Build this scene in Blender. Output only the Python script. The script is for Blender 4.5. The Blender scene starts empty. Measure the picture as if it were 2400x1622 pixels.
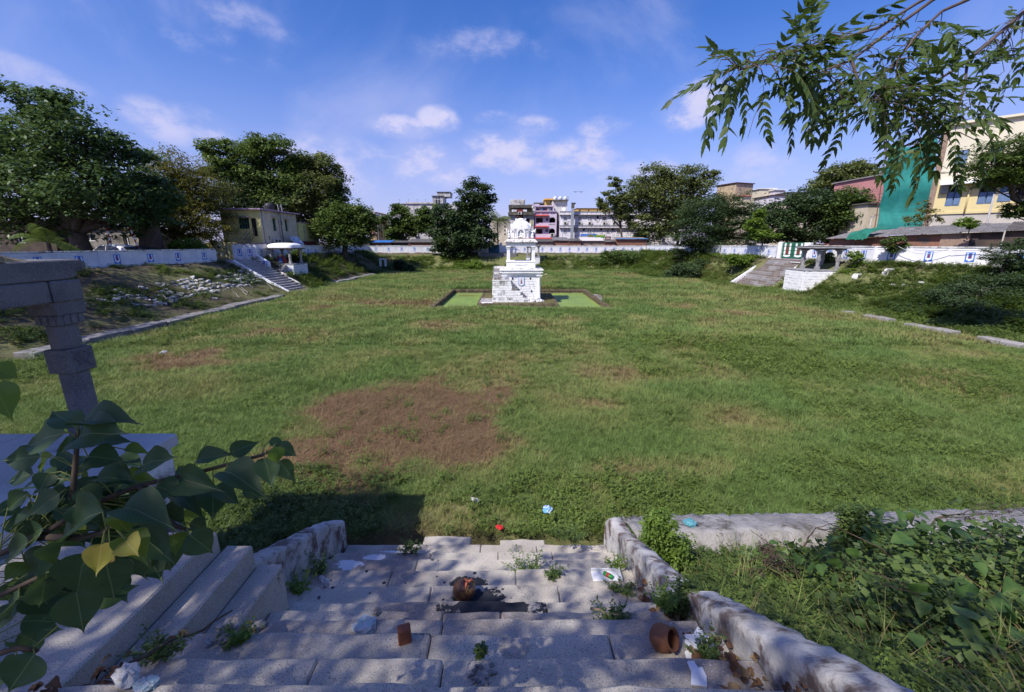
import bpy, math, random
import numpy as np
from mathutils import Vector, Matrix

R = math.radians
C = bpy.context.scene.collection
scene = bpy.context.scene

# ------------------------------------------------------------------ camera
PITCH = R(14.04)
FPX = 973.0                      # focal length in pixels of a 2400 px wide frame
cam_data = bpy.data.cameras.new('camera')
cam_data.sensor_width = 36.0
cam_data.lens = 36.0 * FPX / 2400.0
cam_data.clip_start = 0.05
cam_data.clip_end = 3000
cam = bpy.data.objects.new('camera', cam_data)
C.objects.link(cam)
cam.location = (0, 0, 5.0)
cam.rotation_euler = (math.pi / 2 - PITCH, 0, 0)
scene.camera = cam

# ------------------------------------------------------------------ sun and sky
SUN = Vector((-0.47, -0.45, 0.76)).normalized()
sun_el = math.asin(SUN.z)
sun_az = math.atan2(SUN.x, SUN.y)
sd = bpy.data.lights.new('sun', 'SUN')
sd.energy = 3.9
sd.angle = R(0.55)
sd.color = (1.0, 0.955, 0.87)
sun = bpy.data.objects.new('sun', sd)
C.objects.link(sun)
sun.location = SUN * 60
sun.rotation_euler = SUN.to_track_quat('Z', 'Y').to_euler()

world = bpy.data.worlds.new('World')
scene.world = world
world.use_nodes = True
wt = world.node_tree
for n in list(wt.nodes):
    wt.nodes.remove(n)
def wn(kind, **kw):
    n = wt.nodes.new(kind)
    for k, v in kw.items():
        if hasattr(n, k) and not k[0].isupper():
            setattr(n, k, v)
        else:
            n.inputs[k.replace('_', ' ')].default_value = v
    return n
def wl(a, b, o=0, i=0):
    wt.links.new(a.outputs[o], b.inputs[i])
w_out = wn('ShaderNodeOutputWorld')
w_bg = wn('ShaderNodeBackground')
w_bg.inputs['Strength'].default_value = 0.148
w_sky = wn('ShaderNodeTexSky')
w_sky.sky_type = 'NISHITA'
w_sky.sun_disc = False
w_sky.sun_elevation = sun_el
w_sky.sun_rotation = sun_az
w_sky.altitude = 50
w_sky.air_density = 1.0
w_sky.dust_density = 0.7
w_sky.ozone_density = 3.0
w_tint = wn('ShaderNodeMix', data_type='RGBA', blend_type='MULTIPLY')
w_tint.inputs[0].default_value = 1.0
w_tint.inputs[7].default_value = (0.80, 0.62, 0.84, 1)
w_hs = wn('ShaderNodeHueSaturation'); w_hs.inputs['Saturation'].default_value = 1.32
wl(w_sky, w_hs, 0, 4)
wl(w_hs, w_tint, 0, 6)
w_geo = wn('ShaderNodeTexCoord')
# clouds: banks of cumulus above the skyline, given as directions in the sky, broken up by noise
def dirpx(px, py):
    u, v = (px - 1200) / FPX, (811 - py) / FPX
    c, s = math.cos(PITCH), math.sin(PITCH)
    return Vector((u, c + v * s, -s + v * c)).normalized()
w_nz = wn('ShaderNodeTexNoise')
w_nz.inputs['Scale'].default_value = 9.0
w_nz.inputs['Detail'].default_value = 9.0
w_nz.inputs['Roughness'].default_value = 0.62
w_map = wn('ShaderNodeMapping')
w_map.inputs['Scale'].default_value = (1, 1, 1.7)
wl(w_geo, w_map, 0, 0)
wl(w_map, w_nz, 0, 0)
def wmath(op, a, b=None, c=None):
    n = wn('ShaderNodeMath', operation=op)
    for i, x in enumerate((a, b, c)):
        if x is None:
            continue
        if isinstance(x, (int, float)):
            n.inputs[i].default_value = x
        else:
            wt.links.new(x, n.inputs[i])
    return n.outputs[0]
def wmaprange(x, a, b, lo=0.0, hi=1.0):
    n = wn('ShaderNodeMapRange', interpolation_type='SMOOTHSTEP')
    wt.links.new(x, n.inputs[0])
    n.inputs[1].default_value = a; n.inputs[2].default_value = b
    n.inputs[3].default_value = lo; n.inputs[4].default_value = hi
    return n.outputs[0]
# each bank: centre, half width, half height (pixels of the frame), strength
BANKS = [(940, 300, 75, 26, 1.0), (1030, 282, 45, 30, 1.0), (1000, 385, 110, 50, .85), (1175, 355, 95, 50, .85),
         (1350, 370, 100, 45, .8), (1240, 300, 60, 26, .7), (1165, 280, 50, 20, .55), (1415, 300, 60, 26, .7), (1620, 245, 80, 55, .85), (1720, 400, 190, 55, .5),
         (375, 285, 75, 46, .58), (480, 292, 85, 36, .56), (710, 345, 110, 36, .62), (60, 170, 140, 36, .42), (850, 400, 160, 60, .55), (1500, 420, 160, 45, .5), (330, 20, 300, 60, .38), (560, 40, 120, 40, .4), (1130, 110, 150, 45, .38)]
cum = None
for (px, py, hw, hh, st) in BANKS:
    d = dirpx(px, py)
    ax = (dirpx(px + hw, py) - dirpx(px - hw, py)); lx = ax.length / 2; ax.normalize()
    ay = (dirpx(px, py - hh) - dirpx(px, py + hh)); ly = ay.length / 2; ay.normalize()
    def comp(axis, L):
        n = wn('ShaderNodeVectorMath', operation='DOT_PRODUCT')
        wl(w_geo, n, 0, 0)
        n.inputs[1].default_value = axis / L
        return wmath('SUBTRACT', n.outputs['Value'], axis.dot(d) / L)
    cx = comp(ax, lx); cy = comp(ay, ly)
    r2 = wmath('ADD', wmath('MULTIPLY', cx, cx), wmath('MULTIPLY', cy, cy))
    g = wmath('MULTIPLY', wmaprange(r2, 2.4, 0.0), st)
    cum = g if cum is None else wmath('MAXIMUM', cum, g)
puff = wmaprange(w_nz.outputs[0], 0.40, 0.66)
cum_m = wmaprange(wmath('MULTIPLY', cum, wmath('ADD', puff, 0.45)), 0.10, 1.15)
# thin high cloud everywhere, streaked
w_nz2 = wn('ShaderNodeTexNoise')
w_nz2.inputs['Scale'].default_value = 2.6
w_nz2.inputs['Detail'].default_value = 7.0
w_nz2.inputs['Roughness'].default_value = 0.55
w_nz2.inputs['Distortion'].default_value = 0.6
w_map2 = wn('ShaderNodeMapping')
w_map2.inputs['Rotation'].default_value = (0, R(25), R(30))
w_map2.inputs['Scale'].default_value = (0.8, 2.2, 1.0)
wl(w_geo, w_map2, 0, 0)
wl(w_map2, w_nz2, 0, 0)
thin = wmaprange(w_nz2.outputs[0], 0.44, 0.80, 0.0, 0.60)
# haze towards the horizon
w_sep = wn('ShaderNodeSeparateXYZ')
wl(w_geo, w_sep, 0, 0)
haze = wmaprange(w_sep.outputs[2], 0.40, 0.0, 0.0, 0.62)
m1 = wn('ShaderNodeMix', data_type='RGBA'); m2 = wn('ShaderNodeMix', data_type='RGBA'); m3 = wn('ShaderNodeMix', data_type='RGBA')
wt.links.new(haze, m1.inputs[0]); wt.links.new(w_tint.outputs[2], m1.inputs[6]); m1.inputs[7].default_value = (2.0, 2.25, 4.0, 1)
wt.links.new(thin, m2.inputs[0]); wt.links.new(m1.outputs[2], m2.inputs[6]); m2.inputs[7].default_value = (2.4, 2.65, 4.4, 1)
wt.links.new(cum_m, m3.inputs[0]); wt.links.new(m2.outputs[2], m3.inputs[6]); m3.inputs[7].default_value = (3.15, 3.15, 4.5, 1)
wt.links.new(m3.outputs[2], w_bg.inputs[0])
wl(w_bg, w_out)

# ------------------------------------------------------------------ picture settings
scene.view_settings.view_transform = 'Standard'
scene.view_settings.look = 'None'
scene.view_settings.exposure = 0.52
scene.view_settings.gamma = 1.0
scene.view_settings.use_curve_mapping = False
scene.cycles.use_denoising = True
scene.cycles.max_bounces = 8
scene.cycles.transparent_max_bounces = 12
scene.render.film_transparent = False

# ------------------------------------------------------------------ geometry helpers
COS, SIN = math.cos(PITCH), math.sin(PITCH)
def ray(px, py):
    u, v = (px - 1200) / FPX, (811 - py) / FPX
    return Vector((u, COS + v * SIN, -SIN + v * COS))
def at(px, py, Y):               # the point at forward distance Y that shows at this place of the photograph
    d = ray(px, py); return Vector((0, 0, 5)) + d * (Y / d.y)
def atz(px, py, z):
    d = ray(px, py); return Vector((0, 0, 5)) + d * ((z - 5) / d.z)
def atd(px, py, depth):          # at a depth along the viewing axis
    return Vector((0, 0, 5)) + ray(px, py) * depth

class MB:
    def __init__(s):
        s.v = []; s.f = []; s.m = []
    def add(s, verts, faces, mi=0):
        o = len(s.v)
        s.v.extend([tuple(p) for p in verts])
        s.f.extend([tuple(i + o for i in f) for f in faces])
        s.m.extend([mi] * len(faces))
        return s
    def box(s, x0, x1, y0, y1, z0, z1, mi=0):
        return s.add([(x0,y0,z0),(x1,y0,z0),(x1,y1,z0),(x0,y1,z0),(x0,y0,z1),(x1,y0,z1),(x1,y1,z1),(x0,y1,z1)],
              [(0,3,2,1),(4,5,6,7),(0,1,5,4),(1,2,6,5),(2,3,7,6),(3,0,4,7)], mi)
    def frustum(s, cx, cy, z0, z1, a0, b0, a1, b1, mi=0):
        return s.add([(cx-a0,cy-b0,z0),(cx+a0,cy-b0,z0),(cx+a0,cy+b0,z0),(cx-a0,cy+b0,z0),
               (cx-a1,cy-b1,z1),(cx+a1,cy-b1,z1),(cx+a1,cy+b1,z1),(cx-a1,cy+b1,z1)],
              [(0,3,2,1),(4,5,6,7),(0,1,5,4),(1,2,6,5),(2,3,7,6),(3,0,4,7)], mi)
    def hexa(s, P, mi=0):            # eight corners, bottom ring then top ring
        return s.add(P, [(0,3,2,1),(4,5,6,7),(0,1,5,4),(1,2,6,5),(2,3,7,6),(3,0,4,7)], mi)
    def prism(s, poly, axis, a, b, mi=0):   # polygon in the plane across axis, extruded from a to b
        n = len(poly)
        def P(p, t):
            return {'x': (t, p[0], p[1]), 'y': (p[0], t, p[1]), 'z': (p[0], p[1], t)}[axis]
        vs = [P(p, a) for p in poly] + [P(p, b) for p in poly]
        fs = [tuple(range(n))[::-1], tuple(range(n, 2 * n))] + [(i, (i + 1) % n, n + (i + 1) % n, n + i) for i in range(n)]
        return s.add(vs, fs, mi)
    def lathe(s, prof, n=12, c=(0, 0, 0), mi=0, sq=None):
        vs = []; fs = []
        for (r, z) in prof:
            for k in range(n):
                a = 2 * math.pi * (k + .5) / n
                vs.append((c[0] + r * math.cos(a), c[1] + r * math.sin(a), c[2] + z))
        for j in range(len(prof) - 1):
            for k in range(n):
                k2 = (k + 1) % n
                fs.append((j*n+k, j*n+k2, (j+1)*n+k2, (j+1)*n+k))
        fs.append(tuple(range(n))[::-1]); fs.append(tuple((len(prof)-1)*n + k for k in range(n)))
        return s.add(vs, fs, mi)
    def tube(s, pts, rad, n=6, mi=0):
        pts = [Vector(p) for p in pts]
        if not isinstance(rad, (list, tuple)):
            rad = [rad] * len(pts)
        vs = []; fs = []
        for i, p in enumerate(pts):
            t = (pts[min(i+1, len(pts)-1)] - pts[max(i-1, 0)])
            t = t.normalized() if t.length > 1e-9 else Vector((0, 0, 1))
            a = t.cross(Vector((0, 0, 1)) if abs(t.z) < .9 else Vector((1, 0, 0))).normalized()
            b = t.cross(a)
            for k in range(n):
                q = 2 * math.pi * k / n
                vs.append(p + (a * math.cos(q) + b * math.sin(q)) * rad[i])
        for j in range(len(pts) - 1):
            for k in range(n):
                k2 = (k + 1) % n
                fs.append((j*n+k, (j+1)*n+k, (j+1)*n+k2, j*n+k2))
        fs.append(tuple(range(n))); fs.append(tuple((len(pts)-1)*n + k for k in range(n))[::-1])
        return s.add(vs, fs, mi)
    def ball(s, c, r, nu=8, nv=5, mi=0, jit=0, rng=None):
        if not isinstance(r, (list, tuple)):
            r = (r, r, r)
        vs = [(c[0], c[1], c[2]-r[2])]
        for j in range(1, nv):
            ph = -math.pi/2 + math.pi * j / nv
            for k in range(nu):
                th = 2 * math.pi * k / nu
                q = 1 + (rng.uniform(-jit, jit) if rng else 0)
                vs.append((c[0]+q*r[0]*math.cos(ph)*math.cos(th), c[1]+q*r[1]*math.cos(ph)*math.sin(th), c[2]+q*r[2]*math.sin(ph)))
        vs.append((c[0], c[1], c[2]+r[2]))
        fs = []
        for k in range(nu):
            fs.append((0, 1+(k+1) % nu, 1+k))
            fs.append((len(vs)-1, 1+(nv-2)*nu+k, 1+(nv-2)*nu+(k+1) % nu))
        for j in range(nv-2):
            for k in range(nu):
                fs.append((1+j*nu+k, 1+j*nu+(k+1) % nu, 1+(j+1)*nu+(k+1) % nu, 1+(j+1)*nu+k))
        return s.add(vs, fs, mi)
    def xf(s, mat):
        s.v = [tuple(mat @ Vector(p)) for p in s.v]; return s
    def mesh(s, name, mats, smooth=False):
        me = bpy.data.meshes.new(name)
        me.from_pydata(s.v, [], s.f)
        if not isinstance(mats, (list, tuple)):
            mats = [mats]
        for m in mats:
            me.materials.append(m)
        if any(s.m):
            me.polygons.foreach_set('material_index', s.m)
        if smooth:
            me.polygons.foreach_set('use_smooth', [True] * len(s.f))
        me.update()
        return me
    def build(s, name, mats, parent=None, smooth=False, bevel=0, world=False):
        me = s.mesh(name, mats, smooth)
        return put(name, me, parent, bevel, world)

def put(name, me, parent=None, bevel=0, world=False):
    o = bpy.data.objects.new(name, me)
    C.objects.link(o)
    if parent is not None:
        if world:                         # the mesh is given in world coordinates
            if not me.get('loc_done'):
                inv = wmat(parent).inverted()
                me.transform(inv); me['loc_done'] = 1
        o.parent = parent
    if bevel:
        b = o.modifiers.new('bevel', 'BEVEL'); b.width = bevel; b.segments = 1; b.limit_method = 'ANGLE'
    return o
def wmat(o):
    m = Matrix.LocRotScale(o.location, o.rotation_euler, o.scale)
    return (wmat(o.parent) @ m) if o.parent else m

def thing(name, label, cat, loc=(0, 0, 0), rotz=0.0, group=None):
    o = bpy.data.objects.new(name, None)
    C.objects.link(o)
    o.empty_display_size = .2
    o.location = loc; o.rotation_euler = (0, 0, rotz)
    o['label'] = label; o['category'] = cat
    if group: o['group'] = group
    return o
def tag(o, label, cat, group=None):
    o['label'] = label; o['category'] = cat
    if group: o['group'] = group
    return o
def struct(o):
    o['kind'] = 'structure'; return o
def stuff(o, label=None, cat=None):
    o['kind'] = 'stuff'
    if label: o['label'] = label; o['category'] = cat
    return o
def dup(root, loc, rotz=0, label=None, group=None, scale=None):
    r = root.copy(); C.objects.link(r); r.location = loc; r.rotation_euler = (0, 0, rotz)
    if scale: r.scale = scale
    if label: r['label'] = label
    if group: r['group'] = group
    for ch in list(root.children):
        c = ch.copy(); C.objects.link(c); c.parent = r
        for g in ch.children:
            d = g.copy(); C.objects.link(d); d.parent = c
    return r

# ------------------------------------------------------------------ materials
MATS = {}
def node(t, kind, **kw):
    n = t.nodes.new(kind)
    for k, v in kw.items():
        if k in n.inputs.keys():
            n.inputs[k].default_value = v
        else:
            setattr(n, k, v)
    return n
def col(c): return (c[0], c[1], c[2], 1.0)
def ramp(t, src, a, b):
    n = node(t, 'ShaderNodeMapRange', interpolation_type='SMOOTHSTEP')
    t.links.new(src, n.inputs[0]); n.inputs[1].default_value = a; n.inputs[2].default_value = b
    return n.outputs[0]
def mixc(t, fac, a, b, blend='MIX'):
    n = node(t, 'ShaderNodeMix', data_type='RGBA', blend_type=blend)
    for i, x in ((0, fac), (6, a), (7, b)):
        if isinstance(x, (int, float)): n.inputs[i].default_value = x
        elif isinstance(x, tuple): n.inputs[i].default_value = col(x)
        else: t.links.new(x, n.inputs[i])
    return n.outputs[2]
def mth(t, op, a, b=None):
    n = node(t, 'ShaderNodeMath', operation=op)
    for i, x in enumerate((a, b)):
        if x is None: continue
        if isinstance(x, (int, float)): n.inputs[i].default_value = x
        else: t.links.new(x, n.inputs[i])
    return n.outputs[0]
def noise(t, vec, scale, detail=4, rough=.55, stretch=None):
    n = node(t, 'ShaderNodeTexNoise'); n.inputs['Scale'].default_value = scale
    n.inputs['Detail'].default_value = detail; n.inputs['Roughness'].default_value = rough
    if stretch:
        mp = node(t, 'ShaderNodeMapping'); mp.inputs['Scale'].default_value = stretch
        t.links.new(vec, mp.inputs[0]); vec = mp.outputs[0]
    t.links.new(vec, n.inputs['Vector'])
    return n.outputs[0]
def newmat(name):
    m = bpy.data.materials.new(name); m.use_nodes = True
    t = m.node_tree
    for n in list(t.nodes): t.nodes.remove(n)
    out = node(t, 'ShaderNodeOutputMaterial'); p = node(t, 'ShaderNodeBsdfPrincipled')
    t.links.new(p.outputs[0], out.inputs[0])
    g = node(t, 'ShaderNodeNewGeometry')
    return m, t, p, g.outputs['Position'], out
def bumpy(t, p, src, strength, dist=.02):
    b = node(t, 'ShaderNodeBump'); b.inputs['Strength'].default_value = strength; b.inputs['Distance'].default_value = dist
    t.links.new(src, b.inputs['Height']); t.links.new(b.outputs[0], p.inputs['Normal'])
def M(name, c, c2=None, vs=1.2, rough=.9, bump=.3, bs=18, dirt=None, da=(.5, .75), ds=1.2, streak=None, sa=(.52, .8), speck=None, spec=.25, metal=0, bd=.02):
    if name in MATS: return MATS[name]
    m, t, p, pos, out = newmat(name)
    base = mixc(t, ramp(t, noise(t, pos, vs), .35, .65), tuple(c), tuple(c2 if c2 else [x * .8 for x in c]))
    if dirt: base = mixc(t, ramp(t, noise(t, pos, ds, 7, .65), da[0], da[1]), base, tuple(dirt))
    if streak: base = mixc(t, ramp(t, noise(t, pos, 1.0, 6, .7, (3.2, 3.2, .28)), sa[0], sa[1]), base, tuple(streak))
    if speck: base = mixc(t, ramp(t, noise(t, pos, 90, 2), .5, .72), base, tuple(speck))
    t.links.new(base, p.inputs['Base Color'])
    p.inputs['Roughness'].default_value = rough; p.inputs['Specular IOR Level'].default_value = spec; p.inputs['Metallic'].default_value = metal
    if bump: bumpy(t, p, noise(t, pos, bs, 5, .6), bump, bd)
    MATS[name] = m
    return m
def leafmat(name, lo, hi, trans=.35, rough=.5, attr='tint', inst=False, spec=.3):
    if name in MATS: return MATS[name]
    m, t, p, pos, out = newmat(name)
    a = node(t, 'ShaderNodeAttribute'); a.attribute_name = attr
    a.attribute_type = 'INSTANCER' if inst else 'GEOMETRY'
    c = mixc(t, a.outputs['Fac'], tuple(lo), tuple(hi))
    t.links.new(c, p.inputs['Base Color']); p.inputs['Roughness'].default_value = rough; p.inputs['Specular IOR Level'].default_value = spec
    tr = node(t, 'ShaderNodeBsdfTranslucent')
    t.links.new(mixc(t, .5, c, (hi[0]*1.3, hi[1]*1.3, hi[2]*.6)), tr.inputs[0])
    mx = node(t, 'ShaderNodeMixShader'); mx.inputs[0].default_value = trans
    t.links.new(p.outputs[0], mx.inputs[1]); t.links.new(tr.outputs[0], mx.inputs[2]); t.links.new(mx.outputs[0], out.inputs[0])
    MATS[name] = m
    return m
# ================================================================== ground
rs = np.random.RandomState(7)
_lat = rs.rand(64, 64)
def vnoise(x, y, s, seed=0):
    x = np.asarray(x) * s + 11.3 * seed; y = np.asarray(y) * s + 7.7 * seed
    xi = np.floor(x).astype(int); yi = np.floor(y).astype(int)
    fx = x - xi; fy = y - yi
    fx = fx*fx*(3-2*fx); fy = fy*fy*(3-2*fy)
    g = lambda a, b: _lat[a % 64, b % 64]
    return (g(xi, yi)*(1-fx)+g(xi+1, yi)*fx)*(1-fy) + (g(xi, yi+1)*(1-fx)+g(xi+1, yi+1)*fx)*fy
def fbm(x, y, s, seed=0, o=4):
    r = 0; a = .5; n = 0
    for i in range(o):
        r = r + a * vnoise(x, y, s * 2**i, seed + i); n += a; a *= .5
    return r / n
LWX = ([-40, 0, 18, 41.2, 46, 84, 200], [-39, -39, -34.4, -28.6, -27.9, -28, -28])
RWX = ([-40, 0, 10, 27, 32.4, 38.2, 47, 51, 84, 200], [60, 60, 52, 40.5, 36.6, 32.5, 32.0, 31.2, 26.4, 26.4])
RFX = ([-40, 6, 23, 36, 43, 50, 60, 76, 200], [26, 26, 24.7, 26.2, 27.6, 27.4, 25.5, 21, 21])
# the stair towards the camera: nosings (forward distance, height)
NOSE = [(.30, 3.75), (.64, 3.5), (.99, 3.25), (1.33, 3.0), (1.68, 2.75), (2.03, 2.5), (2.41, 2.25), (2.77, 2.0), (3.08, 1.75), (3.416, 1.5), (3.88, 1.25), (4.40, 1.0), (4.85, .75), (5.29, .5), (5.73, .25)]
POND = (-6.5, 7.9, 32.0, 45.5)
def stairz(y):
    return np.interp(y, [0] + [n[0] for n in NOSE] + [6.2], [3.75] + [n[1] for n in NOSE] + [0.0])
def height(x, y, rough=True):
    x = np.asarray(x, float); y = np.asarray(y, float)
    lw = np.interp(y, *LWX) + 1.0; lf = -21.3
    tl = np.clip((lf - x) / (lf - lw), 0, 1)
    rw = np.interp(y, *RWX) - 1.0; rf = np.interp(y, *RFX)
    tr = np.clip((x - rf) / (rw - rf), 0, 1)
    tf = np.clip((y - 76) / 6.8, 0, 1)
    tn = np.clip((6.0 - y) / 5.6, 0, 1)
    z = np.maximum(np.maximum(3.15 * tl**1.25, 3.15 * tr**1.35), np.maximum(2.95 * tf, 3.35 * tn**1.1))
    b = np.clip(4 * z * (3.2 - z) / 3.0, 0, 1)
    if rough:
        z = z + b * (fbm(x, y, .7, 3) - .5) * .5 + (fbm(x, y, .35, 5) - .5) * .16
    st = (x > -4.2) & (x < 1.9) & (y < 6.3)
    z = np.where(st, np.minimum(z, stairz(y) - .45), z)
    sl = (x > -28.2) & (x < -22.2) & (y > 41.6) & (y < 44.4); z = np.where(sl, np.minimum(z, 3.15*(-22.0 - x)/5.6 - .45), z)
    sr = (x > 27.4) & (x < 31.6) & (y > 45.4) & (y < 50.6); z = np.where(sr, np.minimum(z, 3.15*(x - 27.2)/4.1 - .45), z)
    inp = (x > POND[0]) & (x < POND[1]) & (y > POND[2]) & (y < POND[3])
    return np.where(inp, -.9, z)
def lin(a, b, st): return list(np.arange(a, b, st))
gx = sorted(set([round(v, 3) for v in lin(-400, -60, 40) + lin(-60, -10, .9) + lin(-10, 12, .25) + lin(12, 62, .9) + lin(62, 420, 40) + [-6.52, -6.48, 7.88, 7.92, -4.22, -4.18, 1.88, 1.92]]))
gy = sorted(set([round(v, 3) for v in lin(-120, -12, 18) + lin(-12, -2, 1) + lin(-2, 14, .25) + lin(14, 92, .8) + lin(92, 150, 8) + lin(150, 900, 75) + [31.98, 32.02, 45.48, 45.52]]))
GX, GY = np.meshgrid(np.array(gx), np.array(gy))
GZ = height(GX, GY)
# dry and bare places on the tank floor
DRY = [(-3.0, 11.3, 2.9, 3.6, 1.0), (-1.6, 10.4, 1.5, 2.2, .9), (-4.6, 9.0, 1.6, 1.1, .9), (2.6, 12.3, .8, .5, .6), (-14.5, 17.5, 2.2, 1.5, .75), (1.5, 26, 3.2, 1.6, .6), (-4.5, 25, 2.8, 1.5, .55),
       (15.5, 14.5, 3, 1.6, .45), (7.5, 11, 2.2, 1.0, .55), (3.6, 8.4, 1.8, .7, .6), (-8.5, 33, 3.5, 2.0, .5), (12, 38, 5, 1.6, .5), (-6, 55, 8, 2.5, .5), (13, 62, 7, 3, .6), (18.5, 66, 4, 2, .9), (-12, 22, 3, 1.4, .5), (0, 17.5, 2.5, 1, .4)]
def dryness(x, y):
    d = np.zeros_like(np.asarray(x, float))
    wob = (fbm(x, y, .8, 21) - .5) * 1.5
    for (cx, cy, rx, ry, st) in DRY:
        r = np.sqrt(((x - cx) / rx)**2 + ((y - cy) / ry)**2) + wob
        d = np.maximum(d, st * np.clip((1.15 - r) / .35, 0, 1))
    d = np.maximum(d, np.clip((fbm(x, y, .22, 31) - .60) * 4, 0, .5))
    return np.where((y > 6.2) & (y < 76), d, np.clip(d, 0, .4))
nx, ny = len(gx), len(gy)
verts = np.stack([GX.ravel(), GY.ravel(), GZ.ravel()], 1)
idx = np.arange(nx * ny).reshape(ny, nx)
faces = np.stack([idx[:-1, :-1].ravel(), idx[:-1, 1:].ravel(), idx[1:, 1:].ravel(), idx[1:, :-1].ravel()], 1)
def npmesh(name, V, F, mats, attrs=None, smooth=False):
    me = bpy.data.meshes.new(name)
    V = np.asarray(V, np.float32); F = np.asarray(F, np.int32); k = F.shape[1]
    me.vertices.add(len(V)); me.vertices.foreach_set('co', V.ravel())
    me.loops.add(F.size); me.loops.foreach_set('vertex_index', F.ravel())
    me.polygons.add(len(F)); me.polygons.foreach_set('loop_start', np.arange(0, F.size, k, dtype=np.int32))
    if smooth: me.polygons.foreach_set('use_smooth', np.ones(len(F), bool))
    for m in (mats if isinstance(mats, (list, tuple)) else [mats]): me.materials.append(m)
    for nm, arr in (attrs or {}).items():
        a = me.attributes.new(nm, 'FLOAT', 'POINT'); a.data.foreach_set('value', np.asarray(arr, np.float32))
    me.update(calc_edges=True); me.validate()
    return me
def groundmat():
    m, t, p, pos, out = newmat('soil_and_turf')
    a = node(t, 'ShaderNodeAttribute'); a.attribute_name = 'dry'
    b = node(t, 'ShaderNodeAttribute'); b.attribute_name = 'bare'
    turf = mixc(t, ramp(t, noise(t, pos, 2.2, 8, .7), .3, .7), (.105, .120, .045), (.175, .180, .075))
    straw = mixc(t, ramp(t, noise(t, pos, 9, 6, .7), .3, .7), (.125, .082, .050), (.26, .175, .105))
    c = mixc(t, a.outputs['Fac'], turf, straw)
    soil = mixc(t, ramp(t, noise(t, pos, 3.5, 7, .7), .35, .7), (.050, .039, .031), (.115, .09, .07))
    c = mixc(t, b.outputs['Fac'], c, soil)
    t.links.new(c, p.inputs['Base Color']); p.inputs['Roughness'].default_value = .95; p.inputs['Specular IOR Level'].default_value = .1
    bumpy(t, p, noise(t, pos, 14, 6, .7), .6, .06)
    return m
def bareness(x, y):
    z = height(x, y, False)
    left = (x < -21.3)
    b = np.where(left, .35 + .6 * np.clip((fbm(x, y, .5, 41) - .4) * 4, 0, 1), 0)
    up = (z > 2.9) & ((x < -26) | (x > 27) | (y > 82))
    b = np.where(up, .9, b)
    near = (y < 6.3)
    return np.where(near, .45, b)
gme = npmesh('ground', verts, faces, groundmat(), {'dry': dryness(verts[:, 0], verts[:, 1]), 'bare': bareness(verts[:, 0], verts[:, 1])}, True)
ground = struct(put('ground', gme))
ground['label'] = 'grassy sunken floor and earth banks of the dry temple tank'

# ---------------------------------------------------------------- scatter by points
def gn_scatter(name, P, rot, scl, tint, idx, protos):
    me = bpy.data.meshes.new(name)
    n = len(P)
    me.vertices.add(n); me.vertices.foreach_set('co', np.asarray(P, np.float32).ravel())
    a = me.attributes.new('rot', 'FLOAT_VECTOR', 'POINT'); a.data.foreach_set('vector', np.asarray(rot, np.float32).ravel())
    a = me.attributes.new('scl', 'FLOAT', 'POINT'); a.data.foreach_set('value', np.asarray(scl, np.float32))
    a = me.attributes.new('tint', 'FLOAT', 'POINT'); a.data.foreach_set('value', np.asarray(tint, np.float32))
    a = me.attributes.new('idx', 'INT', 'POINT'); a.data.foreach_set('value', np.asarray(idx, np.int32))
    me.update()
    o = bpy.data.objects.new(name, me); C.objects.link(o)
    g = bpy.data.node_groups.new(name + '_scatter', 'GeometryNodeTree')
    g.interface.new_socket('Geometry', in_out='INPUT', socket_type='NodeSocketGeometry')
    g.interface.new_socket('Geometry', in_out='OUTPUT', socket_type='NodeSocketGeometry')
    gi = g.nodes.new('NodeGroupInput'); go = g.nodes.new('NodeGroupOutput')
    ip = g.nodes.new('GeometryNodeInstanceOnPoints'); jn = g.nodes.new('GeometryNodeJoinGeometry')
    for pr in protos:
        oi = g.nodes.new('GeometryNodeObjectInfo'); oi.inputs['Object'].default_value = pr; oi.inputs['As Instance'].default_value = True
        g.links.new(oi.outputs['Geometry'], jn.inputs[0])
    def na(nm, ty):
        q = g.nodes.new('GeometryNodeInputNamedAttribute'); q.data_type = ty; q.inputs['Name'].default_value = nm
        return q.outputs[0]
    er = g.nodes.new('FunctionNodeEulerToRotation'); g.links.new(na('rot', 'FLOAT_VECTOR'), er.inputs[0])
    g.links.new(gi.outputs[0], ip.inputs['Points']); g.links.new(jn.outputs[0], ip.inputs['Instance'])
    ip.inputs['Pick Instance'].default_value = True
    g.links.new(na('idx', 'INT'), ip.inputs['Instance Index'])
    g.links.new(er.outputs[0], ip.inputs['Rotation']); g.links.new(na('scl', 'FLOAT'), ip.inputs['Scale'])
    g.links.new(ip.outputs[0], go.inputs[0])
    md = o.modifiers.new('scatter', 'NODES'); md.node_group = g
    return o
def proto(name, V, F, mat, attrs=None):
    return bpy.data.objects.new(name, npmesh(name, V, F, mat, attrs))     # a source for scattered plants, not placed itself
def blade(rng, base, ang, h, w, lean, V, F):
    # a bent blade: two quads
    d = np.array([math.cos(ang), math.sin(ang), 0]); sd_ = np.array([-d[1], d[0], 0])
    o = len(V)
    for k, (tt, ww) in enumerate(((0, 1), (.5, .8), (1, .12))):
        p = np.array(base) + d * lean * h * tt**1.6 + np.array([0, 0, h * (tt - .25 * lean * tt * tt)])
        V.append(p - sd_ * w * ww / 2); V.append(p + sd_ * w * ww / 2)
    F.append((o, o+1, o+3, o+2)); F.append((o+2, o+3, o+5, o+4))
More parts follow.
